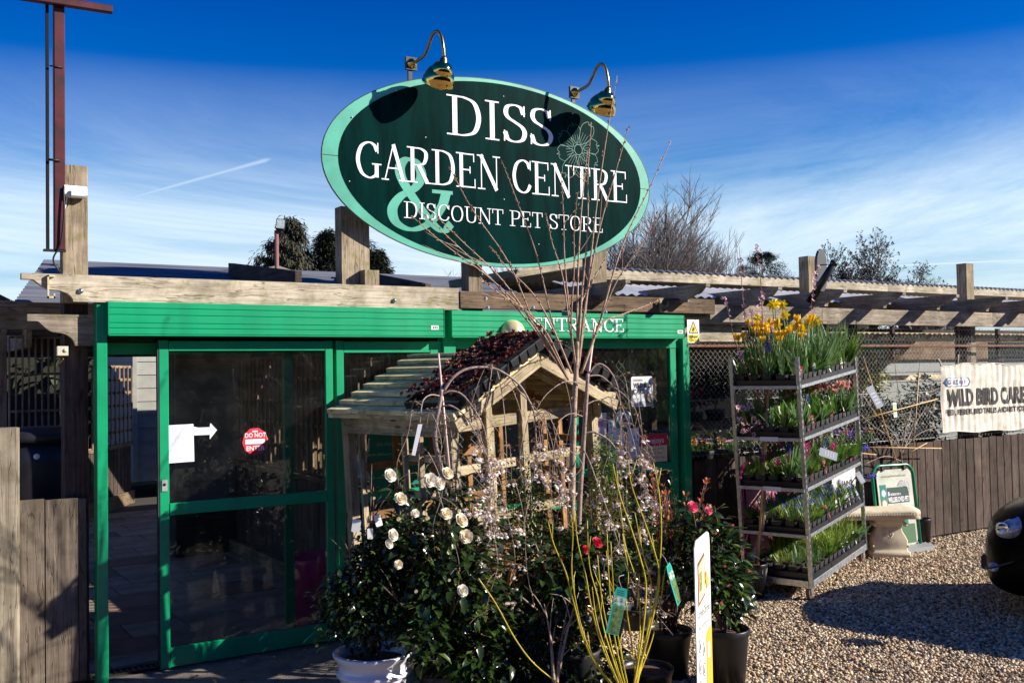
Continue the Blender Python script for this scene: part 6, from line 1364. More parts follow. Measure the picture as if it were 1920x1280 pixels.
CAMD = (Tm.to_3x3().inverted() @ Vector((-.75, -.6, .25))).normalized()
def fill_tulip(col, ph, lo=.20, hi=.32):
    def f(t, x, y, z, rs2, b):
        if rs2.random() < .10: add_flower(t, rs2.choice([HYM, HYB, PAN[3]]), x, y, z, rs2.uniform(.08, .2), .3, rs2, 1)
        f_tuft(T_TULIP)(t, x, y, z, rs2); f_label(t, x, y, z, rs2, b, .7, (3, 1, 0))
        for _ in range(2):
            if rs2.random() < ph: add_flower(t, col, x+rs2.uniform(-.02, .02), y+rs2.uniform(-.02, .02), z, rs2.uniform(lo, hi), .18, rs2, rs2.uniform(.8, 1.1))
    return f
def fill_daff(ph, lo=.28, hi=.40):
    def f(t, x, y, z, rs2, b):
        f_tuft(T_DAFF, 1.25)(t, x, y, z, rs2); f_tuft(T_GRASS, 1.5)(t, x, y, z, rs2)
        if b < 3: f_tuft(T_TULIP, .9)(t, x, y, z, rs2)
        f_label(t, x, y, z, rs2, b, .8, (1, 3, 3, 1))
        if rs2.random() < ph: add_flower(t, DAF, x, y, z, rs2.uniform(lo, hi), .2, rs2, 1.0, face=(CAMD+Vector((rs2.uniform(-.5, .5), rs2.uniform(-.5, .5), rs2.uniform(-.3, .2)))))
    return f
def fill_musc(t, x, y, z, rs2, b):
    f_tuft(T_GRASS, .8)(t, x, y, z, rs2); f_label(t, x, y, z, rs2, b, .95, (0, 1, 2, 2))
    if rs2.random() < .5: inst('wilted_leaves', T_SHORT[0], Matrix.Translation((x, y, z)), t, True)
    for _ in range(2): add_flower(t, MUS, x+rs2.uniform(-.03, .03), y+rs2.uniform(-.03, .03), z, rs2.uniform(.09, .15), .35, rs2, 1)
def fill_hya(ph):
    def f(t, x, y, z, rs2, b):
        f_tuft(T_SHORT, 1.3)(t, x, y, z, rs2); f_tuft(T_GRASS, .7)(t, x, y, z, rs2); f_label(t, x, y, z, rs2, b, .75, (0, 0, 1))
        if rs2.random() < ph: add_flower(t, rs2.choice([HYM, HYB, HYM, PAN[3]]), x, y, z, rs2.uniform(.08, .2), .3, rs2, 1)
    return f
def fill_lime(t, x, y, z, rs2, b):
    f_tuft(T_LIME)(t, x, y, z, rs2); f_tuft(T_GRASS)(t, x, y, z, rs2); f_label(t, x, y, z, rs2, b, .5, (1, 2))
def fill_grass(t, x, y, z, rs2, b):
    f_tuft(T_GRASS, 1.1)(t, x, y, z, rs2); f_label(t, x, y, z, rs2, b, .5, (1, 1, 0))
def fill_low(t, x, y, z, rs2, b): f_tuft(T_GRASS, .7)(t, x, y, z, rs2); f_label(t, x, y, z, rs2, b, .6, (1, 1, 0))
N3 = ('left', 'middle', 'right')
tray(4, 0, 3, 'tray of orange and yellow tulips at the left end of the top trolley shelf', fill_tulip(TUO, .95, .28, .44), 11)
tray(4, 1, 3, 'tray of daffodils and leaves in the middle of the top trolley shelf', fill_daff(.62, .34, .60), 12)
tray(4, 2, 3, 'tray of green daffodil leaves at the right end of the top trolley shelf', fill_daff(.26, .3, .5), 13)
tray(3, 0, 3, 'tray of broad green tulip leaves at the left end of the second shelf down', fill_tulip(TUP, .06), 21)
tray(3, 1, 3, 'tray of tulip leaves in the middle of the second shelf down', fill_tulip(TUP, .10), 22)
tray(3, 2, 3, 'tray of pink and orange tulips at the right end of the second shelf down', fill_tulip(TUP, .95, .16, .26), 23)
tray(2, 0, 3, 'tray of pink-labelled hyacinths at the left end of the middle trolley shelf', fill_hya(.8), 31)
tray(2, 1, 3, 'tray of grassy leaves in the middle of the middle trolley shelf', fill_hya(.6), 32)
tray(2, 2, 3, 'tray of pink and blue hyacinths at the right end of the middle trolley shelf', fill_hya(.95), 33)
tray(1, 0, 3, 'tray of blue grape hyacinths at the left end of the fourth shelf down', fill_musc, 41)
tray(1, 1, 3, 'tray of blue grape hyacinths with bright labels in the middle of the fourth shelf', fill_musc, 42)
tray(1, 2, 3, 'tray of small blue bulbs at the right end of the fourth shelf down', fill_musc, 43)
tray(0, 0, 3, 'tray of dark grassy plants at the left end of the bottom trolley shelf', fill_low, 51)
tray(0, 1, 3, 'tray of striped grassy plants in the middle of the bottom trolley shelf', fill_lime, 52)
tray(0, 2, 3, 'tray of lime green grassy plants at the right end of the bottom trolley shelf', fill_lime, 53)
# one blue hyacinth head that flops out at the right
for (px, py, lb) in ((1608, 840, 'upper'), (1622, 893, 'lower')):
    p = at(px, py, -.75); t = thing('flopping_hyacinth', lb+' blue hyacinth head flopping out past the right trolley upright', 'flower', p); mb = MB(); mb.tube(smooth_pts([(-.14, .05, -.06), (-.06, .03, .02), (0, 0, 0)]), .005, 6); mb.build('stalk', BLADE, t, True)
    inst('flower', HYB, Euler((R(70), R(60), 0)).to_matrix().to_4x4() @ Matrix.Scale(1.2, 4), t, True)
# ------------------------------------------------------------------ foliage builders
def leaf_mesh(nm, ln, wd, mt, fold=.2, droop=.2):
    mb = MB(); mb.leaf(Vector((0, 0, 0)), Vector((1, 0, 0)), Vector((0, 0, 1)), ln, wd, fold, droop); mb.smooth = True; mb.sm = [True]*len(mb.f); return mb.mesh(nm, mt)
def shrub_leaves(t, blobs, n, ln, wd, mt, nparts=0, seed=1, hollow=.45, fresh=None, pfresh=.06, droop=.35):
    """leaves through the volume of the blobs [(centre, (rx,ry,rz))], the ones nearest the yard as single leaves"""
    rs2 = random.Random(seed); L_ = []
    vol = [b[1][0]*b[1][1]*b[1][2] for b in blobs]; tot = sum(vol)
    for (c, r), v in zip(blobs, vol):
        for _ in range(int(n*v/tot)):
            while True:
                d = Vector((rs2.gauss(0, 1), rs2.gauss(0, 1), rs2.gauss(0, 1)))
                if d.length > .1: break
            d.normalize(); k = hollow+(1.06-hollow)*rs2.random()**.7
            k *= 1+.22*noise.noise(d*2.3+Vector((seed, 0, 0)))*1.6
            p = Vector(c)+Vector((d.x*r[0], d.y*r[1], d.z*r[2]))*k
            q = Vector((d.x+rs2.gauss(0, .55), d.y+rs2.gauss(0, .55), .15+d.z*.5+rs2.gauss(0, .45)-.1)).normalized()
            nv = (Vector((0, 0, 1))+Vector((rs2.gauss(0, .4), rs2.gauss(0, .4), 0))+d*.3).normalized()
            L_.append((p, q, nv, rs2.uniform(.65, 1.15), rs2.random()))
    L_.sort(key=lambda e: (e[0]-CAM).length)
    pool = [leaf_mesh('leaf', ln, wd, mt, .2, droop), leaf_mesh('leaf', ln*.9, wd*1.05, mt, .12, droop*1.5), leaf_mesh('leaf', ln*1.05, wd*.85, fresh or mt, .28, droop*.6)]
    mb = MB(); mb.smooth = True
    for i, (p, q, nv, s_, c) in enumerate(L_):
        if i < nparts:
            y_ = nv.cross(q)
            if y_.length < .05: y_ = q.orthogonal()
            y_.normalize(); z_ = q.cross(y_); m_ = Matrix((q, y_, z_)).transposed().to_4x4(); m_.translation = p
            inst('leaf', pool[2] if c < pfresh else pool[i % 2], m_ @ Matrix.Scale(s_, 4), t)
        else:
            mb.cur = 1 if (fresh and c < pfresh) else 0; mb.leaf(p, q, nv, ln*s_, wd*s_, .2, droop)
    if mb.f: mb.build('foliage', [mt, fresh or mt], t, kind='stuff')
def limbs(t, base, tips, r0, mt, nm='branch', sub=3, seed=0, z1=None):
    rs2 = random.Random(seed)
    for tp in tips:
        tp = Vector(tp); b = Vector(base); m_ = b.lerp(tp, .45)+Vector((rs2.uniform(-.04, .04), rs2.uniform(-.04, .04), .06)); P = smooth_pts([b, m_, tp], 6); n = len(P)
        mb = MB(); mb.tube(P, [r0*(1-.8*i/(n-1)) for i in range(n)], 6)
        for _ in range(sub):
            k = rs2.randrange(n//3, n-2); q = P[k]; e_ = q+Vector((rs2.uniform(-.18, .18), rs2.uniform(-.12, .12), rs2.uniform(.06, .22))); mb.tube(smooth_pts([q, q.lerp(e_, .5)+Vector((0, 0, .02)), e_], 3), [r0*.4, r0*.34, r0*.28, r0*.22, r0*.16, r0*.12, r0*.08][:7], 5)
        mb.build(nm, mt, t)
def put_flower(t, me, px, py, y, sc=1.0, towards=None, seed=0):
    p = at(px, py, y); rs2 = random.Random(px*7+py); d = ((CAM-p).normalized()+SUN*.75+Vector((rs2.uniform(-.4, .4), rs2.uniform(-.3, .3), rs2.uniform(-.2, .4)))) if towards is None else Vector(towards)
    inst('flower', me, Matrix.Translation(p) @ d.to_track_quat('Z', 'Y').to_matrix().to_4x4() @ Matrix.Scale(sc*.76*rs2.uniform(.85, 1.15), 4), t)

# 1 the shrub in the white glazed pot
c = at(700, 1222, -1.85); wx, wy = c.x, -1.85
GLAZE = M('pale_lilac_glaze', (.60, .60, .68), .22, var=.06, vs=6, coat=.5)
t = thing('glazed_pot_shrub', 'dark small-leaved evergreen shrub in a pale glazed pot in front of the glass door', 'potted plant', (wx, wy, 0))
rimz = at(640, 1217, -1.72).z; Rp = .215
mb = MB(); mb.lathe([(.12, .0), (.15, .0), (.17, .12), (.185, rimz-.13), (.188, rimz-.125), (.205, rimz-.12), (.206, rimz-.105), (.19, rimz-.095), (.195, rimz-.05), (.212, rimz-.03), (.222, rimz-.012), (.222, rimz), (.20, rimz+.002), (.185, rimz-.03), (.18, rimz-.05)], 48, Matrix.Translation((wx, wy, 0))); pt = mb.build('pot', GLAZE, t)
soil(t, wx, wy, rimz-.05, .185)
ang = math.atan2(CAM.y-wy, CAM.x-wx); Fm = Matrix.Translation((wx+math.cos(ang)*.187, wy+math.sin(ang)*.187, rimz-.215)) @ Matrix.Rotation(ang+R(90), 4, 'Z') @ Matrix.Rotation(R(87), 4, 'X')
mb = MB(); disc(mb, Fm, 0, 0, .075, .075, .004, 32, .86); disc(mb, Fm, 0, 0, .05, .05, .005, 32, .9)
vs_, fs_ = sans_mesh('COTTAGE GARDEN', .01); ar = np.array(vs_); mn = ar.min(0); mx_ = ar.max(0)
mb.add([Fm @ Vector(((.052+.012*(v[1]-mn[1])/(mx_[1]-mn[1]))*math.cos(R(165-150*(v[0]-mn[0])/(mx_[0]-mn[0]))), (.052+.012*(v[1]-mn[1])/(mx_[1]-mn[1]))*math.sin(R(165-150*(v[0]-mn[0])/(mx_[0]-mn[0]))), .006)) for v in vs_], fs_)
mb.build('stamp', M('dark_stamp_ink', (.05, .04, .05), .5), pt)
c0 = at(692, 1118, -1.85); c1 = at(715, 1030, -1.85); c2 = at(650, 1180, -1.9)
limbs(t, (wx, wy, rimz-.05), [at(640, 1000, -1.85), at(700, 905, -1.8), at(760, 980, -1.9), at(620, 1150, -1.85), at(697, 870, -1.75)], .011, BARK, seed=2)
shrub_leaves(t, [(c0, (.225, .21, .27)), (c1, (.15, .13, .16)), (at(640, 1130, -1.85), (.14, .13, .17))], 3400, .044, .023, LEAFD, 300, 11, .25, LEAF2, .05)
shrub_leaves(t, [(at(615, 1195, -1.85), (.06, .05, .06))], 14, .06, .03, LEAF2, 0, 12, .2)
for px, py, w2, h2, rl in ((668, 985, 24, 36, -8), (709, 975, 20, 34, 12), (694, 1000, 16, 30, 0)):
    p = at(px, py, -1.96); mb = MB(); k = .0019; mb.prism(rrect(-w2*k/2, -h2*k/2, w2*k/2, h2*k/2, .006, 3), facing(p.x, p.y, p.z, R(-20+rl), R(-10), R(rl)), .001); mb.build('plant_label', LABELM[1], t)

# 2 white camellia
t = thing('white_camellia', 'bushy camellia with large cream-white flowers in the centre foreground', 'shrub', (1.12, -1.95, 0))
pot(t, 1.12, -1.95, 0, .17, .13, .28, BLACKM); soil(t, 1.12, -1.95, .25, .155)
b0 = Vector((1.12, -1.95, .24)); limbs(t, b0, [at(750, 905, -1.95), at(820, 900, -2.0), at(880, 970, -2.1), at(930, 1080, -2.1), at(720, 1100, -2.1), at(790, 1000, -2.15), at(860, 1120, -2.25)], .013, BARK, seed=3)
shrub_leaves(t, [(at(845, 1090, -2.0), (.34, .28, .36)), (at(765, 1010, -1.95), (.17, .16, .17)), (at(745, 925, -1.95), (.07, .07, .09)), (at(842, 925, -2.0), (.12, .12, .11)), (at(895, 1230, -2.05), (.31, .24, .26)), (at(790, 1200, -2.2), (.13, .12, .16))], 2300, .085, .042, LEAF, 300, 21, .2, LEAF2, .07, .4)
for px, py, me, sc in ((730, 892, FW, 1.05), (750, 936, FC, 1.15), (806, 900, FW, 1.1), (838, 888, FC, 1.2), (822, 906, FW, 1.0), (735, 1003, FW, 1.0), (728, 1020, FW, .8), (798, 972, FBW, 1.1), (836, 964, FC, 1.05), (863, 976, FC, 1.1), (858, 958, FBW, .9), (873, 1006, FC, 1.2), (866, 1107, FW, 1.05), (778, 1110, FBW, .9), (746, 1058, FC, .8), (778, 962, FW, .6), (812, 930, FBW, .9), (745, 975, FBW, .8), (882, 945, FBW, .8), (840, 1088, FBW, .8), (700, 935, FBW, .6)):
    put_flower(t, me, px, py, -2.27 if py > 950 else -2.18, sc)

# 3 red camellia
t = thing('red_camellia', 'dark glossy camellia with a single red double flower behind the yellow stems', 'shrub', (1.95, -2.0, 0))
pot(t, 1.95, -2.0, 0, .17, .13, .28, BLACKM); soil(t, 1.95, -2.0, .25, .155)
limbs(t, (1.95, -2.0, .24), [at(1000, 1010, -2.1), at(1060, 985, -2.0), at(1120, 1000, -2.1), at(1160, 1080, -2.1), at(980, 1120, -2.2)], .015, BARK_P, seed=5)
limbs(t, atz(1040, 1300, .2), [at(1085, 1110, -2.35), at(1060, 1160, -2.3), at(1020, 1130, -2.3)], .012, BARK_P, seed=6)
shrub_leaves(t, [(at(1060, 1075, -2.05), (.33, .26, .30)), (at(1110, 1060, -2.15), (.20, .2, .22)), (at(1000, 1180, -2.0), (.30, .22, .30)), (at(1100, 1230, -2.0), (.26, .2, .22))], 1900, .078, .042, LEAF, 300, 31, .2, LEAF2, .08, .35)
put_flower(t, FR, 1118, 1018, -2.42, 1.15); put_flower(t, FR, 1097, 1030, -2.35, .8); 
for px, py in ((1090, 990), (1052, 1050), (1140, 985), (1075, 1200), (1100, 1130)): put_flower(t, FBW if py < 1000 else fl_bud(PETR), px, py, -2.35, .6)

# 4 right camellia in a black pot behind the dog food board
gx, gy = 2.86, -2.36
t = thing('pink_budded_camellia', 'glossy camellia with pink flowers and buds in a black pot behind the white board', 'shrub', (gx, gy, 0))
pot(t, gx, gy, 0, .155, .12, .34, BLACKP, rim=.025); soil(t, gx, gy, .30, .14)
limbs(t, (gx, gy, .3), [at(1300, 960, gy), at(1340, 950, gy), at(1395, 1020, gy), at(1410, 1090, gy), at(1290, 1050, gy)], .012, BARK, seed=8)
shrub_leaves(t, [(at(1338, 1060, gy), (.23, .22, .29)), (at(1362, 1110, gy), (.18, .18, .21)), (at(1310, 990, gy+.1), (.19, .18, .15)), (at(1270, 1060, gy+.2), (.18, .16, .22))], 1500, .068, .038, LEAF, 300, 41, .2, LEAF2, .22, .3)
put_flower(t, FK, 1297, 951, gy-.22, .95); put_flower(t, FK, 1327, 958, gy-.22, .8); 
FBK = fl_bud(M('bud_pink', (.75, .16, .22), .5, sub=.2))
for px, py in ((1358, 1062), (1390, 1040), (1325, 1012), (1364, 1098), (1340, 1000), (1402, 1072), (1372, 985), (1350, 1130)): put_flower(t, FBK, px, py, gy-.26, .6)

# 5 twiggy shrub with orange tips
t = thing('bronze_twig_shrub', 'upright dark twigs with orange leaf buds in a black pot left of the white board', 'shrub', (2.72, -1.95, 0))
tx, ty = 2.66, -2.05
pot(t, tx, ty, 0, .16, .12, .30, BLACKP); soil(t, tx, ty, .27, .145)
rs2 = random.Random(51); OB = M('orange_leaf_bud', (.50, .13, .04), .6, sub=.2); DT = M('dark_red_twig', (.07, .025, .02), .6)
ob = MB(); petal_ring(ob, 4, .022, .010, R(50), cup=.2); obm = ob.mesh('leaf_bud', OB)
for i in range(20):
    px = rs2.uniform(1215, 1345); top = at(px, rs2.uniform(870, 1010), ty+rs2.uniform(-.15, .2)); b = Vector((tx+rs2.uniform(-.06, .06), ty+rs2.uniform(-.05, .05), .27))
    P = smooth_pts([b, b.lerp(top, .35)+Vector((rs2.uniform(-.03, .03), 0, -.03)), b.lerp(top, .7)+Vector((rs2.uniform(-.02, .02), 0, 0)), top], 4); mb = MB(); mb.tube(P, [.006*(1-.6*k/(len(P)-1)) for k in range(len(P))], 5); mb.build('twig', DT, t)
    for k in range(6):
        q = P[-1-k] if k < len(P) else P[0]; inst('leaf_bud', obm, Matrix.Translation(q+Vector((rs2.uniform(-.015, .015), 0, 0))) @ Euler((rs2.uniform(-.4, .4), rs2.uniform(-.4, .4), rs2.uniform(0, 6))).to_matrix().to_4x4() @ Matrix.Scale(rs2.uniform(.9, 1.7), 4), t)
# further pots standing among them
for x, y, rr, lb in ((2.15, -2.45, .155, 'black pot of brown compost at the foot of the yellow stems'), (1.5, -2.3, .16, 'black pot in deep shade between the white and red camellias')):
    t = thing('black_pot', lb, 'plant pot', (x, y, 0)); pot(t, x, y, 0, rr, rr*.78, .24, BLACKP); soil(t, x, y, .21, rr*.9)

# 6 yellow stemmed dogwood
YST = M('yellow_dogwood_bark', (.50, .40, .035), .4, var=.25, vs=14, rnd=.12)
dy = -2.72; db = at(1185, 1300, dy)
t = thing('yellow_stem_dogwood', 'leafless dogwood with a spray of bright yellow-green stems in the foreground', 'shrub', (db.x, dy, 0))
pot(t, db.x, dy+.02, 0, .15, .12, .22, BLACKP); soil(t, db.x, dy+.02, .2, .14)
ST = [[(1028,979),(1039,1022),(1061,1073),(1079,1143),(1094,1197),(1120,1248),(1160,1300)], [(1070,964),(1074,1000),(1072,1075),(1084,1150),(1100,1205),(1130,1260),(1165,1300)], [(1078,957),(1083,1015),(1098,1077),(1109,1139),(1127,1205),(1149,1259),(1170,1305)], [(1101,975),(1105,1059),(1120,1117),(1134,1186),(1163,1277),(1172,1305)],
 [(1149,869),(1163,931),(1182,986),(1200,1044),(1211,1095),(1207,1168),(1196,1241),(1185,1300)], [(1178,862),(1185,913),(1214,993),(1236,1073),(1229,1132),(1207,1223),(1182,1300)], [(1225,866),(1236,927),(1240,1000),(1233,1095),(1214,1186),(1196,1274),(1188,1305)], [(1167,1000),(1178,1073),(1174,1132),(1182,1190),(1192,1270),(1190,1300)], [(1145,1015),(1152,1132),(1160,1200),(1175,1275),(1180,1305)],
 [(1138,1000),(1142,1090),(1150,1180),(1166,1260),(1178,1300)], [(1162,940),(1172,1020),(1196,1100),(1200,1180),(1192,1260),(1186,1300)], [(1120,1040),(1128,1120),(1144,1200),(1160,1260),(1174,1300)], [(1248,1060),(1238,1130),(1222,1200),(1200,1260),(1188,1300)], [(1190,960),(1206,1040),(1222,1100),(1214,1180),(1198,1260),(1186,1300)], [(1110,1100),(1118,1160),(1136,1220),(1160,1280),(1176,1305)]]
rs2 = random.Random(61)
for i, s_ in enumerate(ST):
    o_ = rs2.uniform(-.16, .16); n = len(s_); P = smooth_pts([at(px, py, dy+o_*(1-k/(n-1))) for k, (px, py) in enumerate(s_)], 4); m_ = len(P)
    r1 = .0065 if i in (0, 5, 6, 4) else .005; mb = MB(); mb.tube(P, [.0025+(r1-.0025)*k/(m_-1) for k in range(m_)], 7)
    for k in range(3, m_-4, 7): q = P[k]; mb.tube([q, q+Vector((rs2.uniform(-.05, .05), 0, .10))], [.003, .0015], 5)
    mb.build('stem', YST, t)
P = smooth_pts([at(px, py, -2.6) for px, py in ((897, 1084), (930, 1132), (966, 1197), (1003, 1245), (1060, 1290))], 5); mb = MB(); mb.tube(P, .0038, 6); mb.build('stem', YST, t)
TEAL = M('teal_plant_label', (.02, .38, .30), .35); GPH = M('green_plant_photo', (.14, .22, .08), .35, col2=(.04, .08, .03), vs=50); 
def hang_label(px, py, y, roll, label, yaw=R(-25)):
    p = at(px, py, y); t = thing('plant_label', label, 'label', p); F_ = facing(p.x, p.y, p.z, yaw, R(-8), roll)
    mb = MB(); mb.prism([(-.034, -.13), (.034, -.13), (.034, .075), (.026, .105), (-.026, .105), (-.034, .075)], F_, .0012); mb.build('card', TEAL, t)
    mb = MB(); rect(mb, F_, -.022, -.125, .032, .01, .002); mb.build('photo', GPH, t); mb = MB(); rect(mb, F_, -.032, .016, .032, .06, .002); mb.build('snowy_photo', M('pale_flower_photo', (.5, .6, .55), .35, col2=(.03, .12, .06), vs=60), t)
    mb = MB(); 
    for q in range(3): rect(mb, F_, -.02, .068+.01*q, .02, .071+.01*q, .002)
    mb.build('print', BLACKM, t); mb = MB(); mb.tube(smooth_pts([F_ @ Vector((0, .10, 0)), F_ @ Vector((-.03, .15, .01)), F_ @ Vector((.0, .17, -.02))]), .0015, 4); mb.build('loop', GREYP, t)
hang_label(1158, 1140, -2.95, R(-16), 'teal-edged label tied to the yellow dogwood stems'); hang_label(1262, 1090, -2.80, R(18), 'teal label bent over at the right side of the dogwood', R(25))

# ------------------------------------------------------------------ weeping cherries
def blossom_cluster(seed, n=4, white=True):
    rs3 = random.Random(seed); mb = MB()
    for i in range(n):
        a = rs3.uniform(0, 6.28); o_ = Vector((math.cos(a)*.012, math.sin(a)*.012, -rs3.uniform(.006, .028))); mb.cur = 1; mb.tube([(0, 0, 0), o_], .0012, 3, False); mb.cur = 0
        M3 = Matrix.Translation(o_) @ Euler((R(180)+rs3.uniform(-.7, .7), rs3.uniform(-.7, .7), 0)).to_matrix().to_4x4(); m2 = MB(); petal_ring(m2, 5, rs3.uniform(.011, .015), .011, R(rs3.uniform(20, 55)), cup=.1, d0=.001); mb.add([M3 @ Vector(v) for v in m2.v], m2.f)
    mb.cur = 1
    for i in range(3): a = rs3.uniform(0, 6.28); mb.leaf(Vector((0, 0, 0)), Vector((math.cos(a), math.sin(a), rs3.uniform(-.2, .8))).normalized(), Vector((0, 0, 1)), rs3.uniform(.010, .018), .006)
    return mb.mesh('blossom', [PETN if white else PETK, BUDB])
BLO = [blossom_cluster(s_, 3+s_ % 3) for s_ in range(5)]
def bud_cluster(seed):
    rs3 = random.Random(seed); mb = MB()
    for i in range(4): a = rs3.uniform(0, 6.28); mb.leaf(Vector((0, 0, 0)), Vector((math.cos(a), math.sin(a), rs3.uniform(-1, .8))).normalized(), Vector((0, 0, 1)), rs3.uniform(.008, .017), .006)
    return mb.mesh('bud', BUDB)
BUD = [bud_cluster(s_) for s_ in (1, 2, 3)]
CBARK = M('grey_brown_cherry_bark', (.26, .19, .16), .6, var=.35, vs=30, bump=.3, bs=80)
def weeping(t, arches, trunk, y, hang, seed, pb, zmin, rr=.008, maxb=135):
    rs3 = random.Random(seed); P = smooth_pts([at(px, py, y) for px, py in trunk], 5); mb = MB(); mb.tube(P, [.011+.008*k/(len(P)-1) for k in range(len(P))], 9); mb.build('trunk', CBARK, t)
    nb = 0
    for ai, (arch, y1, r1) in enumerate(arches):
        n = len(arch); A_ = smooth_pts([at(px, py, y+(y1-y)*k/(n-1)) for k, (px, py) in enumerate(arch)], 4); m_ = len(A_)
        mb = MB(); mb.tube(A_, [.72*r1*(1-.72*k/(m_-1)) for k in range(m_)], 7); br = mb.build('branch', CBARK, t)
        strands = [A_[m_//2:]]
        hm = MB()
        for _ in range(hang):
            q = A_[rs3.randrange(m_//4, m_)]; ln = rs3.uniform(.25, .75)
            if q.z-ln < zmin: ln = max(.1, q.z-zmin)
            dx_ = rs3.uniform(-.12, .16); dy_ = rs3.uniform(-.14, .10)
            w1, w2 = rs3.uniform(-.05, .05), rs3.uniform(-.06, .06); S = smooth_pts([q, q+Vector((dx_*.4, dy_*.5, .01)), q+Vector((dx_*.8+w1, dy_, -ln*.35)), q+Vector((dx_+w2, dy_, -ln*.7)), q+Vector((dx_-w1, dy_, -ln))], 4); hm.tube(S, [.003*(1-.6*k/(len(S)-1)) for k in range(len(S))], 4); strands.append(S)
            for _k in range(3):
                o2 = S[rs3.randrange(2, len(S)-1)]; e2 = o2+Vector((rs3.uniform(-.13, .13), rs3.uniform(-.09, .05), rs3.uniform(-.12, .04))); S2 = smooth_pts([o2, o2.lerp(e2, .5)+Vector((0, 0, .015)), e2], 2); hm.tube(S2, [.0018, .0016, .0014, .0012, .001][:len(S2)], 3, False); strands.append(S2)
        if hm.f: tag(hm.build('hanging_twigs', CBARK, t), kind='stuff')
        for S in strands:
            for k in range(1, len(S)):
                for _ in range(2):
                    if rs3.random() > .42: continue
                    q = S[k-1].lerp(S[k], rs3.random()); q = q+Vector((rs3.gauss(0, .022), rs3.gauss(0, .022), rs3.gauss(0, .01))); low = (q.z < 1.55)
                    me = rs3.choice(BLO) if (rs3.random() < pb and low and nb < maxb) else rs3.choice(BUD)
                    if me in BLO: nb += 1
                    inst('blossom' if me in BLO else 'bud', me, Matrix.Translation(q) @ Matrix.Rotation(rs3.uniform(0, 6.28), 4, 'Z') @ Matrix.Scale(rs3.uniform(.8, 1.35), 4), t)
t = thing('weeping_cherry', 'weeping cherry with white blossom and a cane in front of the display house roof corner', 'tree', (1.22, -2.0, 0))
weeping(t, [([(831,734),(850,707),(874,692),(905,688),(931,692),(957,707),(977,725),(992,751),(1001,773),(1004,806),(1005,839),(1004,872),(992,930),(980,1000)], -2.15, .013),
 ([(831,738),(844,733),(861,736),(874,747),(887,764),(898,782),(907,802),(913,828),(915,856),(920,900),(925,960)], -2.1, .009), ([(828,762),(844,760),(863,771),(877,786),(887,804),(896,821),(905,839),(916,863),(925,900),(930,1000)], -2.2, .008),
 ([(824,742),(808,740),(795,748),(790,765),(787,800),(786,850),(783,900)], -2.1, .007), ([(826,770),(836,778),(842,790),(848,830),(850,880)], -1.9, .006), ([(931,692),(938,720),(944,760),(948,810),(950,870),(945,950)], -2.2, .006), ([(960,712),(975,735),(1000,760),(1020,790),(1035,830),(1045,890),(1050,960)], -2.2, .006)],
 [(828, 730), (824, 760), (818, 790), (815, 815), (820, 850), (832, 900), (838, 960), (842, 1060), (845, 1200), (846, 1290)], -1.95, 4, 71, .75, .45)
mb = MB(); mb.tube([at(822, 662, -1.93), at(850, 962, -1.95)], [.006, .008], 8); mb.build('cane', CANE_P, t)
mb = MB(); mb.prism([(-.012, 0), (.012, 0), (-.03, -.17), (-.05, -.165)], facing(at(788, 795, -2.1).x, -2.1, at(788, 795, -2.1).z, R(-20)), .001); mb.build('paper_tag', PAPER, t)
t = thing('weeping_cherry', 'weeping cherry in bud beside the tall bare tree, right of the display house gable', 'tree', (2.0, -2.0, 0))
weeping(t, [([(1104,701),(1115,686),(1126,682),(1139,690),(1150,705),(1159,729),(1163,756),(1164,795),(1165,870),(1170,960)], -2.1, .009), ([(1100,705),(1124,704),(1139,714),(1150,725),(1165,760),(1180,800),(1195,860),(1205,950),(1212,1040)], -2.1, .008),
 ([(1098,721),(1071,715),(1052,718),(1030,734),(1017,749),(1006,769),(1000,800)], -2.1, .006), ([(1096,812),(1113,810),(1133,819),(1148,832),(1161,852),(1172,863),(1200,905),(1232,950),(1250,1010),(1262,1100)], -2.2, .010), ([(1093,840),(1106,867),(1120,905),(1140,960),(1160,1020),(1190,1100),(1230,1150),(1262,1190)], -2.5, .006), ([(1096,760),(1120,750),(1145,760),(1160,790),(1172,830),(1180,890)], -2.0, .006), ([(1092,780),(1070,775),(1050,790),(1040,830),(1036,880),(1030,950)], -2.15, .005), ([(1150,725),(1170,740),(1190,765),(1200,800),(1215,850),(1225,920)], -2.0, .005)],
 [(1102, 700), (1100, 740), (1096, 800), (1092, 860), (1086, 960), (1084, 1100), (1084, 1290)], -2.0, 3, 81, .5, .5)

# ------------------------------------------------------------------ tall bare tree with budded shoots
TB = M('pale_brown_shoot', (.34, .22, .15), .55, var=.35, vs=40, rnd=.1); TBU = M('shoot_bud', (.45, .25, .14), .5)
sb_ = MB(); sb_.leaf(Vector((0, 0, 0)), Vector((0, .35, 1)).normalized(), Vector((0, 1, 0)), .016, .008, .4, 0); sb_.leaf(Vector((0, 0, 0)), Vector((.1, .3, 1)).normalized(), Vector((0, -1, 0)), .015, .008, .4, 0); sbm = sb_.mesh('bud', TBU)
t = thing('bare_budded_tree', 'tall bare young tree whose long budded shoots rise across the oval sign', 'tree', (1.93, -1.98, 0))
yt = -1.98; P = smooth_pts([at(px, py, yt) for px, py in ((1083, 640), (1080, 700), (1076, 780), (1073, 900), (1072, 1080), (1072, 1290))], 5); mb = MB(); mb.tube(P, [.013+.012*k/(len(P)-1) for k in range(len(P))], 9); mb.build('trunk', BARK_P, t)
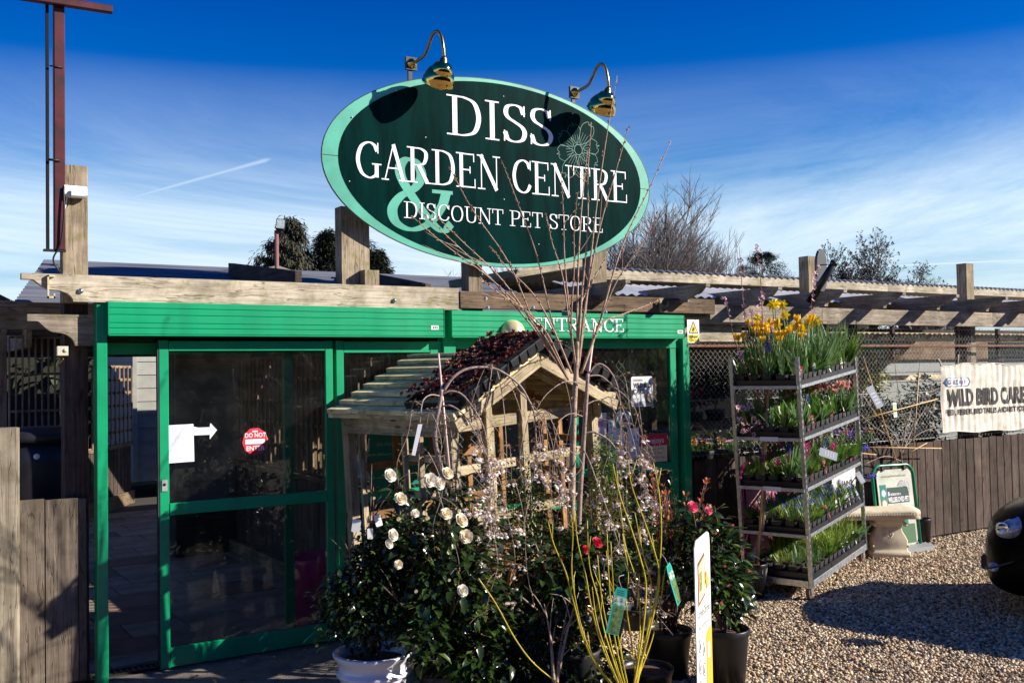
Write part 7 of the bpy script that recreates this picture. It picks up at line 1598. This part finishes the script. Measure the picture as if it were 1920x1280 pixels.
TIPS = [((842,313),1,-.1), ((774,407),1,-.2), ((786,395),1,0), ((919,461),2,.1), ((805,392),1,-.1), ((1109,232),4,.05), ((1157,142),4,0), ((1179,238),4,-.1), ((1258,265),5,0), ((1052,326),3,.1), ((1083,363),3,-.1), ((1024,400),3,.1), ((1102,280),4,.2), ((1240,560),5,.1), ((1140,470),4,.1), ((940,300),2,.15), ((1235,395),5,-.15), ((900,520),1,-.2)]
FK_ = {1: (1040, 640), 2: (1055, 640), 3: (1075, 620), 4: (1085, 600), 5: (1105, 640)}
rs2 = random.Random(91); C0 = {1: (1066, 712), 2: (1072, 700), 3: (1080, 690), 4: (1084, 690), 5: (1090, 700)}
for i, ((px, py), g, o_) in enumerate(TIPS):
    fx, fy = FK_[g]; sx, sy = C0[g]; f_ = (fx+(px-fx)*.12+rs2.uniform(-6, 6), fy-10-rs2.uniform(0, 20))
    mid1 = (f_[0]+(px-f_[0])*.38+rs2.uniform(-5, 5)+(6 if px < 1050 else -6 if px > 1150 else 0), f_[1]+(py-f_[1])*.42); mid2 = (f_[0]+(px-f_[0])*.72+rs2.uniform(-4, 4), f_[1]+(py-f_[1])*.74)
    pts = [(sx, sy), f_, mid1, mid2, (px, py)]; P = smooth_pts([at(a, b, yt+o_*k/4) for k, (a, b) in enumerate(pts)], 8); n = len(P)
    r1 = .0085 if py < 300 else .0065
    mb = MB(); mb.tube(P, [r1*(1-.78*k/(n-1)) for k in range(n)], 6)
    if rs2.random() < .6:
        k = rs2.randrange(n//2, n-6); q = P[k]; e_ = q+(P[-1]-q)*.5+Vector((rs2.choice([-1, 1])*rs2.uniform(.08, .16), 0, -.02)); S = smooth_pts([q, q.lerp(e_, .5)+Vector((0, 0, -.01)), e_], 4); mb.tube(S, [.003*(1-.6*j/(len(S)-1)) for j in range(len(S))], 5)
    mb.build('shoot', TB, t)
    for k in range(6, n):
        for _ in range(1 if k % 2 else 2):
            if rs2.random() < .75: q = P[k-1].lerp(P[k], rs2.random()); inst('bud', sbm, Matrix.Translation(q) @ (P[k]-P[k-1]).to_track_quat('Z', 'Y').to_matrix().to_4x4() @ Matrix.Rotation(rs2.uniform(0, 6.28), 4, 'Z') @ Matrix.Translation((0, .003, 0)) @ Matrix.Scale(rs2.uniform(.9, 1.4), 4), t)
mb = MB(); mb.tube([at(1116, 605, -1.95), at(1096, 760, -1.95), at(1080, 1100, -1.97)], .007, 8); mb.build('cane', CANE_P, t)

# ------------------------------------------------------------------ staked peach in a pot before the trolley
p = atz(1430, 1125, .0); qx, qy = p.x, p.y+.12
t = thing('peach_tree', 'young peach tree with pink blossom staked in a slotted black pot before the trolley', 'tree', (qx, qy, 0))
pot(t, qx, qy, 0, .135, .10, .30, BLACKP, ribs=16); soil(t, qx, qy, .27, .12)
yq = qy; P = smooth_pts([Vector((qx-.01, qy, .26)), at(1430, 980, yq), at(1432, 860, yq), at(1436, 770, yq)], 6); mb = MB(); mb.tube(P, [.024-.008*k/(len(P)-1) for k in range(len(P))], 9); mb.build('trunk', BARK_P, t)
mb = MB(); mb.tube([Vector((qx+.045, qy-.02, .2)), at(1438, 800, yq-.02), at(1441, 660, yq-.02)], .011, 8); mb.build('cane', BAMBOO, t)
mb = MB()
for py in (892, 960, 1030): c_ = at(1434, py, yq); mb.lathe([(.024, -.005), (.026, 0), (.024, .005)], 10, Matrix.Translation(c_))
mb.build('tie', BLACKM, t)
PT = M('dark_red_peach_twig', (.20, .07, .055), .45, var=.3, vs=30); 
bl_ = [fl_simple(PETK, 5, .016, M('deep_pink_centre', (.55, .1, .2), .6))]; pbud = fl_simple(PETK, 4, .009)
PB = [[(1434,772),(1415,735),(1395,680),(1378,640),(1362,570),(1356,560)], [(1430,775),(1418,720),(1402,640),(1393,560),(1388,490),(1386,462)], [(1436,765),(1432,700),(1430,620),(1428,560),(1424,500),(1417,462)], [(1436,760),(1450,735),(1480,700),(1505,650),(1518,600),(1525,540),(1536,470)], [(1438,770),(1470,745),(1500,730),(1530,715)], [(1434,800),(1418,790),(1400,765),(1390,760)], [(1436,810),(1460,790),(1490,765),(1520,750)], [(1434,790),(1410,800),(1395,810),(1385,772),(1380,760)], [(1428,715),(1420,650),(1410,600),(1412,575)], [(1434,830),(1410,815),(1390,762)], [(1432,700),(1445,640),(1450,600)]]
rs2 = random.Random(101)
for br in PB:
    o_ = rs2.uniform(-.2, .1); n = len(br); P = smooth_pts([at(a, b, yq+o_*k/(n-1)) for k, (a, b) in enumerate(br)], 5); m_ = len(P); mb = MB(); mb.tube(P, [.0065*(1-.75*k/(m_-1)) for k in range(m_)], 6); mb.build('branch', PT, t)
    for k in range(3, m_):
        if rs2.random() < .75:
            me = bl_[0] if rs2.random() < .5 else pbud; d = Vector((rs2.uniform(-1, .6), rs2.uniform(-1.2, 0), rs2.uniform(-.2, 1))); inst('blossom', me, Matrix.Translation(P[k]+d.normalized()*.012) @ d.to_track_quat('Z', 'Y').to_matrix().to_4x4() @ Matrix.Scale(rs2.uniform(.8, 1.5), 4), t)
for px, py in ((1425, 560), (1421, 575), (1430, 552), (1424, 470), (1536, 500), (1531, 512), (1528, 522), (1400, 930-170), (1408, 762), (1395, 765), (1502, 652), (1506, 660), (1424, 589)): put_flower(t, bl_[0], px, py, yq-.05, 1.5)

# ------------------------------------------------------------------ espaliered fruit tree tied to canes
t = thing('espalier_tree', 'bare fruit tree trained on bamboo canes in front of the wire fence', 'tree', (7.7, -.05, 0)); ye = -.03
def pl(pts, r0, r1, mt, nm, y=ye, seg=6):
    P = smooth_pts([at(a, b, y) for a, b in pts], 5) if len(pts) > 2 else [at(a, b, y) for a, b in pts]; n = len(P); mb = MB(); mb.tube(P, [r0+(r1-r0)*k/(n-1) for k in range(n)], seg); mb.build(nm, mt, t)
pl([(1694, 980), (1692, 900), (1690, 860), (1688, 835)], .016, .010, BARK, 'trunk')
for br in ([(1689,850),(1680,820),(1655,790),(1630,760),(1605,715)], [(1690,845),(1672,822),(1640,800),(1610,775)], [(1690,840),(1702,790),(1716,740),(1722,700),(1728,650)], [(1691,850),(1712,800),(1735,765),(1748,720)], [(1690,850),(1700,830),(1715,790),(1713,760)], [(1690,840),(1698,800),(1690,770),(1680,700),(1676,655)], [(1692,865),(1660,855),(1620,870)], [(1690,845),(1720,815),(1755,800)]): pl(br, .007, .0025, BARK_P, 'branch')
for cn in ([(1600, 790), (1757, 748)], [(1618, 838), (1765, 840)], [(1723, 698), (1710, 880)], [(1618, 668), (1686, 880)], [(1600, 848), (1643, 852)], [(1700, 851), (1738, 830)]): pl(cn, .0065, .0065, BAMBOO, 'cane', ye-.015)
for px, py, rl, w2, h2, lb, yy in ((1640, 744, R(22), .085, .24, 'grey slate-coloured label tilted among the espalier canes', -.25), (1553, 851, R(70), .075, .17, 'small grey label lying on the middle shelf of the trolley', -1.05), (1613, 895, R(25), .055, .11, 'grey label swinging from the fourth trolley shelf', -1.0)):
    p = at(px, py, yy); t2 = thing('grey_label', lb, 'label', p); F_ = facing(p.x, p.y, p.z, R(-20), R(-15), rl); mb = MB(); mb.prism(rrect(-w2/2, -h2/2, w2/2, h2/2, .008, 3), F_, .002); mb.build('card', M('grey_plastic_label', (.36, .38, .42), .4), t2)
    mb = MB()
    for q in range(4): rect(mb, F_, -w2*.32, h2*(-.3+.15*q), w2*.3, h2*(-.27+.15*q), .003)
    mb.build('print', WHITE, t2)
p = at(1678, 768, -.02); t2 = thing('picture_label', 'white and green plant picture label hanging on the espalier tree', 'label', p); F_ = facing(p.x, p.y, p.z, 0, R(-4)); mb = MB(); mb.prism(rrect(-.03, -.08, .03, .08, .008, 3), F_, .001); mb.build('card', LABELM[1], t2); mb = MB(); rect(mb, F_, -.022, -.05, .022, .06, .0015); mb.build('photo', M('blossom_photo', (.3, .42, .1), .4, col2=(.7, .7, .5), vs=90), t2)

# ------------------------------------------------------------------ plants inside the display house and on the benches behind the wire
def clump(nm, label, cat, p, mesh_pool, n, r, sc, flowers=None, nf=0, fh=(.15, .25), seed=0, potr=.09, group=None):
    t = thing(nm, label, cat, p, group=group); rs3 = random.Random(seed)
    pot(t, 0, 0, 0, potr, potr*.75, .13, BLACKM, True, n=16)
    for i in range(n): inst('leaves', mesh_pool[i % len(mesh_pool)], Matrix.Translation((rs3.uniform(-r, r), rs3.uniform(-r, r), .11)) @ Matrix.Rotation(rs3.uniform(0, 6), 4, 'Z') @ Matrix.Scale(sc*rs3.uniform(.8, 1.2), 4), t, True)
    for i in range(nf): add_flower(t, flowers[rs3.randrange(len(flowers))], rs3.uniform(-r, r), rs3.uniform(-r, r), .11, rs3.uniform(*fh), .3, rs3, 1.2)
    return t
def hp(x, y, z=.612): return Hm @ Vector((x, y, z))
clump('sword_leaf_plant', 'clump of long yellow-green sword leaves in the left front of the display house', 'plant', hp(.30, .30), T_DAFF, 5, .03, 1.45, seed=1)
clump('sword_leaf_plant', 'clump of arching green leaves by the display house king post', 'plant', hp(.66, .40), T_DAFF, 4, .03, 1.25, seed=2)
clump('pansy_pot', 'pot of purple and white pansies in the right part of the display house', 'plant', hp(.98, .35), T_SHORT, 3, .04, 1.0, PAN, 9, (.10, .17), 3, .12)
clump('pansy_pot', 'pot of mixed pansies at the back of the display house', 'plant', hp(1.22, .9), T_SHORT, 3, .04, 1.0, PAN, 8, (.10, .17), 4, .12)
clump('dark_leaf_plant', 'pot of dark strap leaves at the back left of the display house', 'plant', hp(.35, 1.0), T_TULIP, 3, .04, 1.1, seed=6)
def small_shrub(label, c, r, n, ln, mt, seed, fresh=None, pf=.1, base_z=0.0, flowers=None, nf=0, cat='shrub', nm='evergreen_shrub', np_=0, wd=.5):
    t = thing(nm, label, cat, (c[0], c[1], base_z)); rs3 = random.Random(seed)
    pot(t, c[0], c[1], base_z, min(.13, r[0]*.7), min(.10, r[0]*.55), .14, BLACKM, n=16)
    limbs(t, (c[0], c[1], base_z+.12), [(c[0]+rs3.uniform(-.6, .6)*r[0], c[1]+rs3.uniform(-.6, .6)*r[1], c[2]+rs3.uniform(.2, .8)*r[2]) for _ in range(5)], .007, BARK, sub=1, seed=seed)
    shrub_leaves(t, [(c, r)], n, ln, ln*wd, mt, np_, seed, .15, fresh, pf, .2)
    for i in range(nf):
        d = Vector((rs3.uniform(-1, .6), -1, rs3.uniform(-.6, 1))).normalized(); inst('flower', flowers[rs3.randrange(len(flowers))], Matrix.Translation(Vector(c)+Vector((d.x*r[0], d.y*r[1], d.z*r[2]))) @ d.to_track_quat('Z', 'Y').to_matrix().to_4x4() @ Matrix.Scale(1.3, 4), t)
    return t
small_shrub('yellow-green feathery conifer beside the right corner of the display house', at(1137, 880, -1.25), (.13, .13, .26), 900, .03, LEAF2, 201, LEAF2, .3, .45, cat='conifer', nm='golden_conifer')
small_shrub('feathery green conifer between the cherry and the display house gable', at(985, 960, -1.75), (.20, .16, .33), 1500, .032, LEAF2, 202, LEAF, .4, .25, cat='conifer', nm='green_conifer')
small_shrub('low dark conifer in the shade at the foot of the red camellia', at(1010, 1230, -2.2), (.26, .2, .22), 1600, .03, LEAFD, 203, LEAF, .2, .05, cat='conifer', nm='dark_conifer')
small_shrub('dark leafy shrub right of the display house under the weeping cherry', at(1190, 1000, -1.6), (.26, .2, .30), 1300, .05, LEAF, 204, LEAF2, .15, .2)
small_shrub('bushy shrub with brownish buds under the right weeping cherry', at(1130, 960, -1.75), (.22, .16, .26), 900, .035, M('olive_bronze_leaf', (.16, .12, .04), .5, sub=.2, var=.4, vs=20), 206, LEAF2, .3, .2)
small_shrub('dark evergreen in front of the base boards right of the display house', at(1245, 1010, -.9), (.26, .22, .42), 1600, .05, LEAFD, 205, LEAF, .3, .0)
# behind the wire
BZ = 1.02
rs2 = random.Random(77)
for i in range(9):
    x = 4.98+i*.36; clump('pansy_tray_clump', ('purple', 'violet', 'pink', 'lilac', 'mixed', 'blue', 'white', 'bronze', 'yellow')[i]+' pansies in clump number %d from the green post on the near edge of the bench' % (i+1) if False else ['lilac pansies next to the green post behind the wire', 'purple pansies a hand from the green post behind the wire', 'blue and pink pansies behind the left upright of the trolley', 'mixed pansies behind the trolley, hidden by its trays', 'bronze pansies glimpsed through the top of the trolley', 'low pansies behind the right half of the trolley', 'pansies behind the right upright of the trolley', 'pansies below the yellow notice behind the wire', 'white and green pansies at the right end of the near bench'][i], 'plant', (x, .45, BZ), T_SHORT, 3, .10, .75, PAN, 14, (.06, .13), 300+i, .12)
for i in range(8):
    x = 4.95+i*.42; small_shrub(['leafy green bedding plants behind the pansies by the green post', 'bright leafy bedding behind the second clump of pansies', 'leafy bedding behind the left trolley upright', 'leafy bedding hidden behind the trolley', 'leafy bedding behind the middle of the trolley', 'leafy bedding behind the right trolley upright', 'leafy bedding behind the grey espalier label', 'leafy bedding below the white roses behind the wire'][i], Vector((x, .78, BZ+.17)), (.19, .14, .12), 380, .05, LEAF2 if i % 2 else LEAF, 400+i, LEAF2, .4, BZ-.02, [PAN[4], PAN[5]] if i < 3 else [PAN[3]], 7)
small_shrub('dark rounded rhododendron behind the wire left of the trolley', at(1340, 715, 2.5), (.30, .28, .22), 900, .09, LEAFD, 501, LEAF, .3, 1.30)
small_shrub('dark leafy plants with small red flowers on the raised bench by the green post', at(1300, 742, 2.5), (.35, .25, .12), 500, .06, LEAFD, 502, LEAF, .2, 1.28, [PAN[1]], 8)
small_shrub('yellow-green variegated shrub behind the wire under the shop entrance sign', at(1625, 705, 1.3), (.30, .25, .36), 1500, .05, LEAF2, 503, M('yellow_variegated_leaf', (.40, .36, .06), .4, sub=.2), .5, .55)
small_shrub('tall dark shrub dotted with orange flowers behind the espalier tree', at(1650, 790, 1.0), (.45, .25, .30), 1700, .055, LEAFD, 504, LEAF2, .25, .96, [M_ for M_ in (fl_simple(PETO, 6, .022),)], 8)
small_shrub('dark shrub with white flowers behind the wire left of the banner', at(1735, 760, 1.1), (.40, .25, .36), 1500, .055, LEAFD, 505, LEAF, .3, .96, [fl_simple(PETW, 7, .03)], 9)
small_shrub('low sunlit green plants on top of the fence below the left end of the banner', at(1720, 820, .6), (.50, .16, .12), 900, .04, LEAF2, 506, LEAF, .4, .97, [PAN[3]], 8)
small_shrub('dark shrubs behind the banner foot at the right end of the fence', at(1860, 830, .6), (.9, .2, .14), 1200, .05, LEAFD, 507, LEAF, .3, .97)
small_shrub('dark green shrubs hidden behind the trolley beyond the wire', at(1480, 800, 1.1), (.75, .3, .34), 1900, .055, LEAFD, 508, LEAF, .3, .96)

# ------------------------------------------------------------------ hedges and far trees
HEDGE = M('dark_hedge_leaf', (.035, .05, .02), .6, var=.4, vs=4)
def hedge(nm, label, x0, x1, y0, y1, h, n, ln, seed, kind=None):
    rs3 = random.Random(seed); t = thing(nm, label, 'hedge', ((x0+x1)/2, (y0+y1)/2, 0)); mb = MB(); mb.box((x0+.3, y0+.3, 0), (x1-.3, y1-.3, h-.3)); mb.build('inner_branches', M('hedge_core', (.015, .016, .008), .9), t); mb = MB()
    for _ in range(n):
        x = rs3.uniform(x0, x1); y = rs3.choice([y0, y1])+rs3.uniform(-.3, .3); z = rs3.uniform(0, h*(.9+.2*noise.noise(Vector((x*.4, y*.4, 0)))))
        if rs3.random() < .25: y = rs3.uniform(y0, y1); z = h+rs3.uniform(-.4, .2)
        mb.leaf(Vector((x, y, z)), Vector((rs3.gauss(0, 1), rs3.gauss(0, 1), rs3.gauss(0, .7))).normalized(), Vector((0, 0, 1)), ln, ln*.6)
    mb.build('foliage', HEDGE, t, kind='stuff'); return t
hedge('unseen_hedge', 'unseen tall hedge added behind the viewer to darken reflections in the glass', -50, 60, -27, -25, 7.5, 9000, .7, 601)  # unseen hedge, added so the glass reflects something dark
hedge('light_block_hedge', 'dark hedge added far behind the pale shed to keep sky light out of the passage', -22, 30, 13.2, 14.4, 2.9, 4500, .3, 602)  # added backdrop: blocks sky light and the bright horizon beyond the passage
def bare_tree(nm, label, px, pytop, pybase, Y, spread, seed, mt, depth=5, thick=1.0, droopy=0.0, nb=4, up=.7, twig=None, group=None):
    base = at(px, pybase, Y); top = at(px, pytop, Y); H = top.z; bz = 0.0
    t = thing(nm, label, 'tree', (base.x, Y, 0), group=group); rs3 = random.Random(seed)
    trunk = MB(); tw = MB(); H0 = H
    def grow(p, d, ln, r, lev):
        n = 4; pts = [p]; dd = d.copy()
        for i in range(n):
            dd = (dd+Vector((rs3.gauss(0, .10), rs3.gauss(0, .10), rs3.gauss(0, .06)+.03-droopy*.05*lev))).normalized(); pts.append(pts[-1]+dd*ln/n)
        (trunk if lev < 2 else tw).tube(pts, [r*(1-.4*i/n) for i in range(n+1)], 6 if lev < 2 else 3, False)
        if lev >= depth: 
            if twig:
                for _ in range(4): tw2.leaf(pts[-1], Vector((rs3.gauss(0, 1), rs3.gauss(0, 1), rs3.gauss(0, 1))).normalized(), Vector((0, 0, 1)), twig, twig*.6)
            return
        for k in range(nb if lev > 0 else nb+2):
            i = rs3.randint(1 if lev > 0 else 2, n); q = pts[i]; a = rs3.uniform(0, 6.28); s_ = rs3.uniform(.3, .8)*spread
            nd = (dd*up+Vector((math.cos(a)*s_, math.sin(a)*s_, .25*up))).normalized(); grow(q, nd, ln*rs3.uniform(.55, .78), r*.52, lev+1)
        grow(pts[-1], dd, ln*.7, r*.6, lev+1)
    tw2 = MB()
    grow(Vector((base.x, Y, 0)), Vector((0, 0, 1)), H*.36, H*.018*thick, 0)
    # rescale to the wanted height
    zs = max(v[2] for v in tw.v); k = H/zs
    for m2 in (trunk, tw, tw2): m2.v = [(base.x+(v[0]-base.x)*k, Y+(v[1]-Y)*k, v[2]*k) for v in m2.v]
    trunk.build('trunk', mt, t); tw.build('crown', mt, t, kind='stuff')
    if tw2.f: tw2.build('catkins', M('dark_catkin', (.05, .035, .04), .8), t, kind='stuff')
    return t
TW1 = M('grey_brown_far_bark', (.12, .10, .10), .9); TW2 = M('pale_far_bark', (.30, .26, .22), .9)
BT = 'bare trees beyond the nursery'
bare_tree('bare_tree', 'tallest bare tree behind the right edge of the oval sign', 1205, 330, 650, 34, 1.25, 1, TW1, 5, .9, nb=4, up=.95)
bare_tree('bare_tree', 'broad bare tree right of the oval sign with a rounded twiggy crown', 1258, 380, 650, 37, 1.35, 2, TW1, 5, .85, nb=4, up=.9)
bare_tree('bare_tree', 'bare tree between the oval sign and the slim grey tree', 1300, 418, 650, 35, 1.3, 3, TW1, 5, .85, nb=4, up=.9)
bare_tree('bare_tree', 'slim pale grey bare tree standing alone left of the small conifers', 1345, 430, 650, 38, 1.1, 4, M('pale_grey_bark', (.20, .19, .18), .9), 4, .6, nb=4, up=1.0)
bare_tree('bare_tree', 'bare tree nearest the oval sign, half hidden by its right edge', 1180, 395, 650, 33, 1.2, 9, TW1, 5, .7, nb=4, up=.9)
bare_tree('alder_tree', 'open-crowned dark tree with catkins right of the black cowl lamp', 1607, 434, 650, 30, 1.3, 5, TW1, 6, 1.5, nb=3, up=.75, twig=.11)
bare_tree('alder_tree', 'lower spreading tree with catkins right of the open-crowned tree', 1692, 494, 650, 32, 1.5, 6, TW1, 6, 1.4, nb=3, up=.7, twig=.11)
bare_tree('bare_tree', 'small bare tree over the far roof left of the right-hand post', 1755, 510, 650, 40, 1.5, 7, TW1, 6, 1.2, nb=3, up=.75)
bare_tree('pale_bare_tree', 'pale twiggy bare tree under the left half of the oval sign', 850, 476, 650, 45, 1.6, 8, TW2, 5, 1.5, nb=4, up=.9)
bare_tree('pale_bare_tree', 'pale twiggy bare tree under the right half of the oval sign', 990, 470, 650, 45, 1.6, 10, TW2, 5, 1.5, nb=4, up=.9)
def conifer(nm, label, px, pytop, Y, wpx, seed, droop=.4, mt=None, dens=1.0, shape=1.0, z0=.0):
    top = at(px, pytop, Y); H = top.z; t = thing(nm, label, 'conifer', (top.x, Y, 0)); rs3 = random.Random(seed); Rr = wpx/FPX*(Vector((top.x, Y, 0))-CAM).length/2
    mb = MB(); mb.tube([(top.x, Y, 0), (top.x, Y, H*.97)], [.16, .03], 7); mb.build('trunk', BARK, t); mb = MB()
    for i in range(int(220*dens)):
        z = H*(.25+.73*rs3.random()**.75); f = ((1-z/H)/.22)**.75; r = Rr*min(1.15, max(.05, f))*rs3.uniform(.65, 1.12); a = rs3.uniform(0, 6.28)
        p0 = Vector((top.x, Y, z)); p1 = p0+Vector((math.cos(a)*r, math.sin(a)*r, r*rs3.uniform(-.1, .35))); m_ = 12
        for k in range(3, m_+1):
            q = p0.lerp(p1, k/m_)
            for _ in range(7):
                d = Vector((math.cos(a)+rs3.gauss(0, .6), math.sin(a)+rs3.gauss(0, .6), -droop*rs3.uniform(0, 2)+rs3.gauss(0, .25))).normalized(); mb.leaf(q+Vector((rs3.gauss(0, .07), rs3.gauss(0, .07), rs3.gauss(0, .09))), d, Vector((0, 0, 1)), rs3.uniform(.12, .26), .05)
    mb.build('crown', mt or M('dark_conifer_needle', (.022, .034, .014), .6, var=.4, vs=2), t, kind='stuff')
NB = M('brownish_conifer', (.045, .042, .02), .7, var=.4, vs=2)
bare_tree('bare_tree', 'fine pale bare tree low between the slim grey tree and the small conifers', 1385, 468, 650, 40, 1.3, 12, M('pale_grey_bark', (.20, .19, .18), .9), 5, .7, nb=4, up=.9)
conifer('drooping_conifer', 'drooping dark conifer directly behind the floodlight pole', 543, 408, 26, 112, 701, 1.2, NB, 1.6)
conifer('tall_conifer', 'ragged dark conifer left of the wide sign post', 612, 430, 26, 80, 702, .1, None, 1.1)
conifer('tall_conifer', 'dense dark conifer hidden by the wide sign post', 655, 424, 28, 130, 703, .2, None, 1.8)
conifer('round_conifer', 'lower dark conifer just right of the wide sign post', 706, 468, 27, 70, 704, .2, None, 1.6)
conifer('far_spruce', 'small dark spruce behind the tallest peach shoot', 1428, 470, 40, 130, 705, .2, M('far_spruce_needle', (.03, .045, .03), .7), .9)
conifer('far_spruce', 'smaller spruce left of the tallest peach shoot', 1394, 496, 42, 60, 706, .2, M('far_spruce_needle', (.03, .045, .03), .7), .6)
# floodlight, far roof
p = at(519, 500, 14); t = thing('floodlight_pole', 'square floodlight on a reddish pole rising above the corrugated roof', 'floodlight', (p.x, 14, 0)); tp = at(519, 432, 14)
mb = MB(); mb.tube([(p.x, 14, 0), (p.x, 14, tp.z)], .045, 10); mb.build('pole', M('red_brown_pole', (.22, .09, .08), .6), t)
c_ = at(523, 421, 14); F_ = facing(c_.x, 13.9, c_.z, R(-20), R(-12), R(-6)); mb = MB(); mb.prism(rrect(-.10, -.115, .10, .115, .02), F_ @ Matrix.Translation((0, 0, -.09)), .09); mb.build('housing', IRON, t)
mb = MB(); mb.prism(rrect(-.085, -.10, .085, .10, .015), F_ @ Matrix.Translation((0, 0, .001)), .004); mb.build('lens', M('grey_lens', (.42, .46, .46), .2, var=.3, vs=12), t); mb = MB(); mb.box((-.07, -.15, -.06), (.07, -.11, -.03), F_); mb.build('bracket', IRON, t)
p = at(520, 497, 16); t = thing('gable_roof', 'small grey roof peak behind the floodlight pole', 'roof', (p.x, 16, 0)); mb = MB(); pk = p.z
mb.prism([(-1.2, 0), (1.2, 0), (1.2, pk-.35), (0, pk), (-1.2, pk-.35)], Matrix(((1, 0, 0, p.x), (0, 0, 1, 16), (0, 1, 0, 0), (0, 0, 0, 1))), 3.0); mb.build('gable', M('grey_roof_felt', (.20, .20, .19), .9), t)
